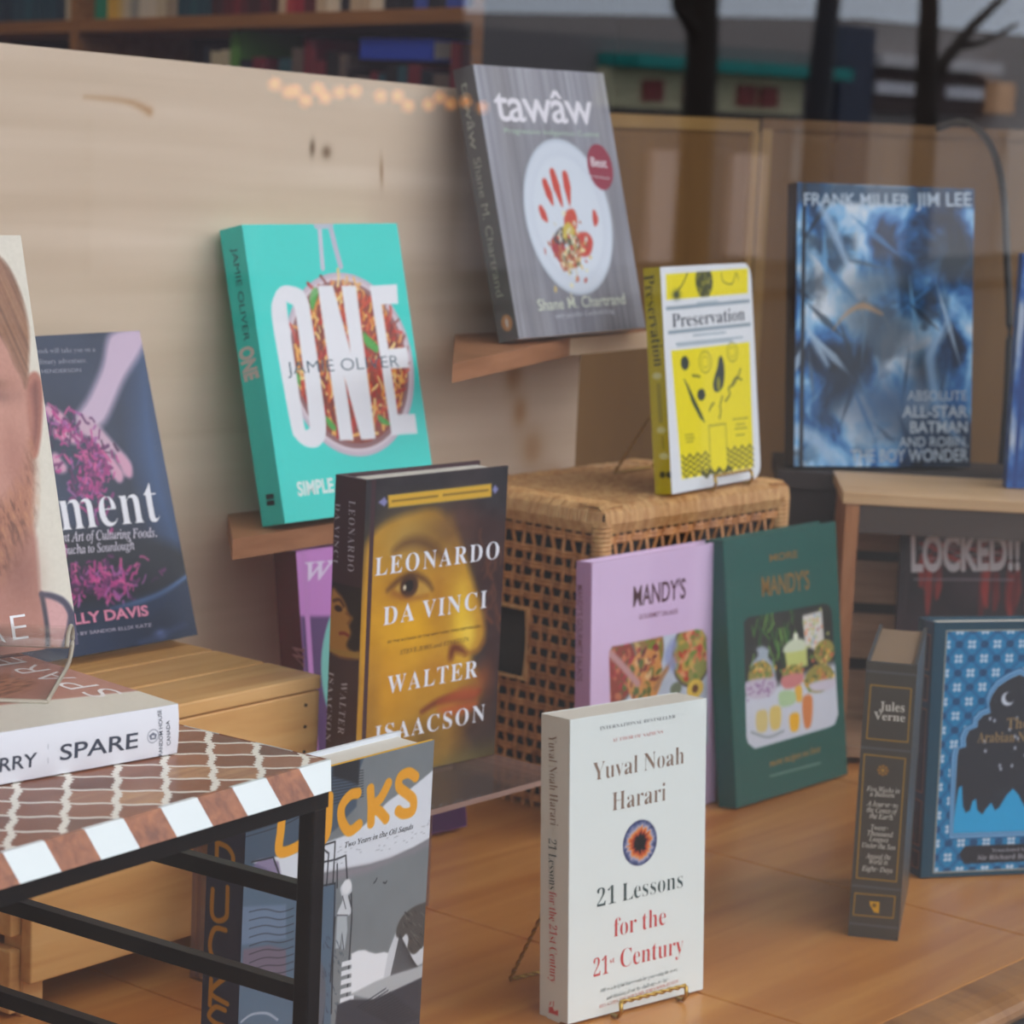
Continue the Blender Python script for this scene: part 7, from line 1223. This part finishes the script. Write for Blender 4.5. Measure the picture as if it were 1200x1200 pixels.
for k,pk in enumerate(((20.719,-14.000,0.894),(21.408,-14.000,0.918),(22.344,-14.000,0.915),(22.752,-14.000,0.911))): sub(s1_,'red_motif',pk[0]-.16,(21.722,-14.000,0.739)[2],pk[0]+.16,(21.701,-14.000,0.954)[2],.16,(176,90,90))
sub(s1_,'dark_pier',(23.955,-14.000,1.006)[0],-.9,(24.608,-14.000,1.029)[0],(24.185,-14.000,1.660)[2],.25,(64,74,96))
for nm,q0,q1,zc0,zc1,cc in (('storefront_window',(20.851,-14.000,0.052),(21.445,-14.000,0.058),(21.222,-14.000,-0.862),(21.119,-14.000,0.260),(250,222,212)),('storefront_window',(22.245,-14.000,0.065),(22.841,-14.000,0.071),(22.649,-14.000,-0.831),(22.538,-14.000,0.247),(250,222,212)),('storefront_poster',(23.471,-14.000,0.261),(23.922,-14.000,0.267),(23.703,-14.000,-0.031),(23.637,-14.000,0.557),(250,246,240)),('storefront_poster',(24.041,-14.000,0.269),(24.454,-14.000,0.275),(24.299,-14.000,-0.027),(24.228,-14.000,0.570),(246,240,236))):
    sub(s1_,nm,q0[0],max(zc0[2],-.88),q1[0],zc1[2],.1,cc)
s0_=shop('plain mauve-grey shop farthest left, across the street in the window reflection',-30,a0[0]-.03,2.3,(104,96,100)); sub(s0_,'storefront_window',(13.515,-14.000,0.313)[0],-.85,(15.384,-14.000,0.355)[0],.4,.1,(120,112,112))  # added building, raised to block bright sky haze mirrored over the backboard
s2_=shop('taller brown shop with a dark sign band, across the street in the window reflection',a1[0],g0[0]+9,1.76,(172,164,162))
sub(s2_,'cornice',a1[0],(25.661,-14.000,1.258)[2],(27.396,-14.000,1.326)[0],(25.644,-14.000,1.391)[2],.3,(236,230,232))
sb=sub(s2_,'sign_band',a1[0]+.1,(25.727,-14.000,0.759)[2],(27.265,-14.000,1.121)[0],(25.666,-14.000,1.219)[2],.15,(84,70,70))
for q0,q1 in (((24.783,-14.000,1.035),(25.966,-14.000,1.076)),((26.331,-14.000,1.050),(27.151,-14.000,1.077))): sub(s2_,'sign_strip',q0[0],(25.702,-14.000,0.951)[2],q1[0],(25.684,-14.000,1.086)[2],.2,(240,238,246))
sub(s2_,'amber_lamp',(27.285,-14.000,1.122)[0],(27.473,-14.000,0.806)[2],(27.710,-14.000,1.137)[0],(27.420,-14.000,1.167)[2],.3,(240,190,150),emit=1.2)
sub(s2_,'storefront_window',(25.814,-14.000,0.100)[0],-.88,(26.135,-14.000,0.103)[0],(25.950,-14.000,0.492)[2],.1,(196,190,190)); sub(s2_,'storefront_window',(27.987,-14.000,0.121)[0],-.88,(28.948,-14.000,0.131)[0],(28.119,-14.000,0.638)[2],.1,(206,200,196))
BARK=wood('tree_bark',(36,32,30),(60,52,48),(1,1,.2),20,.9)
def tree(label,trunk,rs,branches):
    e=empty('street_tree',trunk[0],(0,0,0),label,'tree'); o=Vector(trunk[0]); sh=lambda P_:[Vector(p)-o for p in P_]
    MB().tube(sh(trunk),rs,10).build('trunk',BARK,e,smooth=True)
    for br,rr_ in branches: MB().tube(sh(br),rr_,8).build('branch',BARK,e,smooth=True)
def down(p): return (p[0],p[1],-.92)
tq=(5.351,-2.200,0.631)
tree('dark bare street tree nearest the window, seen as a reflection',[down(tq),tq,(5.351,-2.200,0.780),(5.344,-2.200,0.928),(5.323,-2.200,1.218)],[.06,.045,.042,.04,.03],[([(5.349,-2.200,0.835),(5.283,-2.200,0.874),(5.248,-2.200,0.943)],[.028,.02,.014]),([(5.283,-2.200,0.874),(5.231,-2.200,0.900),(5.211,-2.200,0.961)],[.016,.012,.01])])
tq=(14.486,-7.000,0.645); 
tree('thin bare street tree in front of the brown shop, seen as a reflection',[down(tq),tq,(14.455,-7.000,1.102),(14.433,-7.000,1.422),(14.378,-7.000,2.052)],[.09,.08,.07,.065,.05],[([(14.481,-7.000,0.835),(14.684,-7.000,1.058),(15.000,-7.000,1.291),(15.373,-7.000,1.500)],[.05,.045,.035,.025]),([(14.803,-7.000,1.140),(15.126,-7.000,1.188),(15.562,-7.000,1.321)],[.03,.02,.015])])
tq=(16.278,-9.000,0.640); e=empty('street_pole',down(tq),(0,0,0),'thin dark slanted street pole between the two shops, seen as a reflection','pole'); o=Vector(down(tq))
MB().tube([Vector(p)-o for p in (down(tq),tq,(16.337,-9.000,1.516),(16.362,-9.000,1.889))],[.1,.1,.09,.085],10).build('shaft',mat('pole_paint',(26,30,42),.5),e)
# string of warm lights hung across the street
WL=mat('warm_bulb',(255,170,90),.4,emit=6); e=None
LQ=[(13.599,-12.000,0.714),(13.743,-12.000,0.662),(13.815,-12.000,0.671),(13.926,-12.000,0.605),(14.050,-12.000,0.698),(14.135,-12.000,0.637),(14.291,-12.000,0.680),(14.460,-12.000,0.692),(14.748,-12.000,0.663),(14.943,-12.000,0.669),(15.065,-12.000,0.600),(15.305,-12.000,0.614),(15.433,-12.000,0.678),(15.569,-12.000,0.628),(15.754,-12.000,0.654),(15.957,-12.000,0.612)]
e=empty('string_lights',LQ[0],(0,0,0),'string of warm bulbs across the street, reflected over the plywood board','string lights'); o=Vector(LQ[0])
MB().tube([Vector(p)-o+Vector((0,0,.05)) for p in LQ],.006,5).build('wire',BLACK_CABLE,e)
for p in LQ:
    bm=bmesh.new(); bmesh.ops.create_icosphere(bm,subdivisions=2,radius=.045); me=bpy.data.meshes.new('bulb'); bm.to_mesh(me); bm.free(); me.materials.append(WL); ob=bpy.data.objects.new('bulb',me); COL.objects.link(ob); ob.parent=e; ob.location=Vector(p)-o
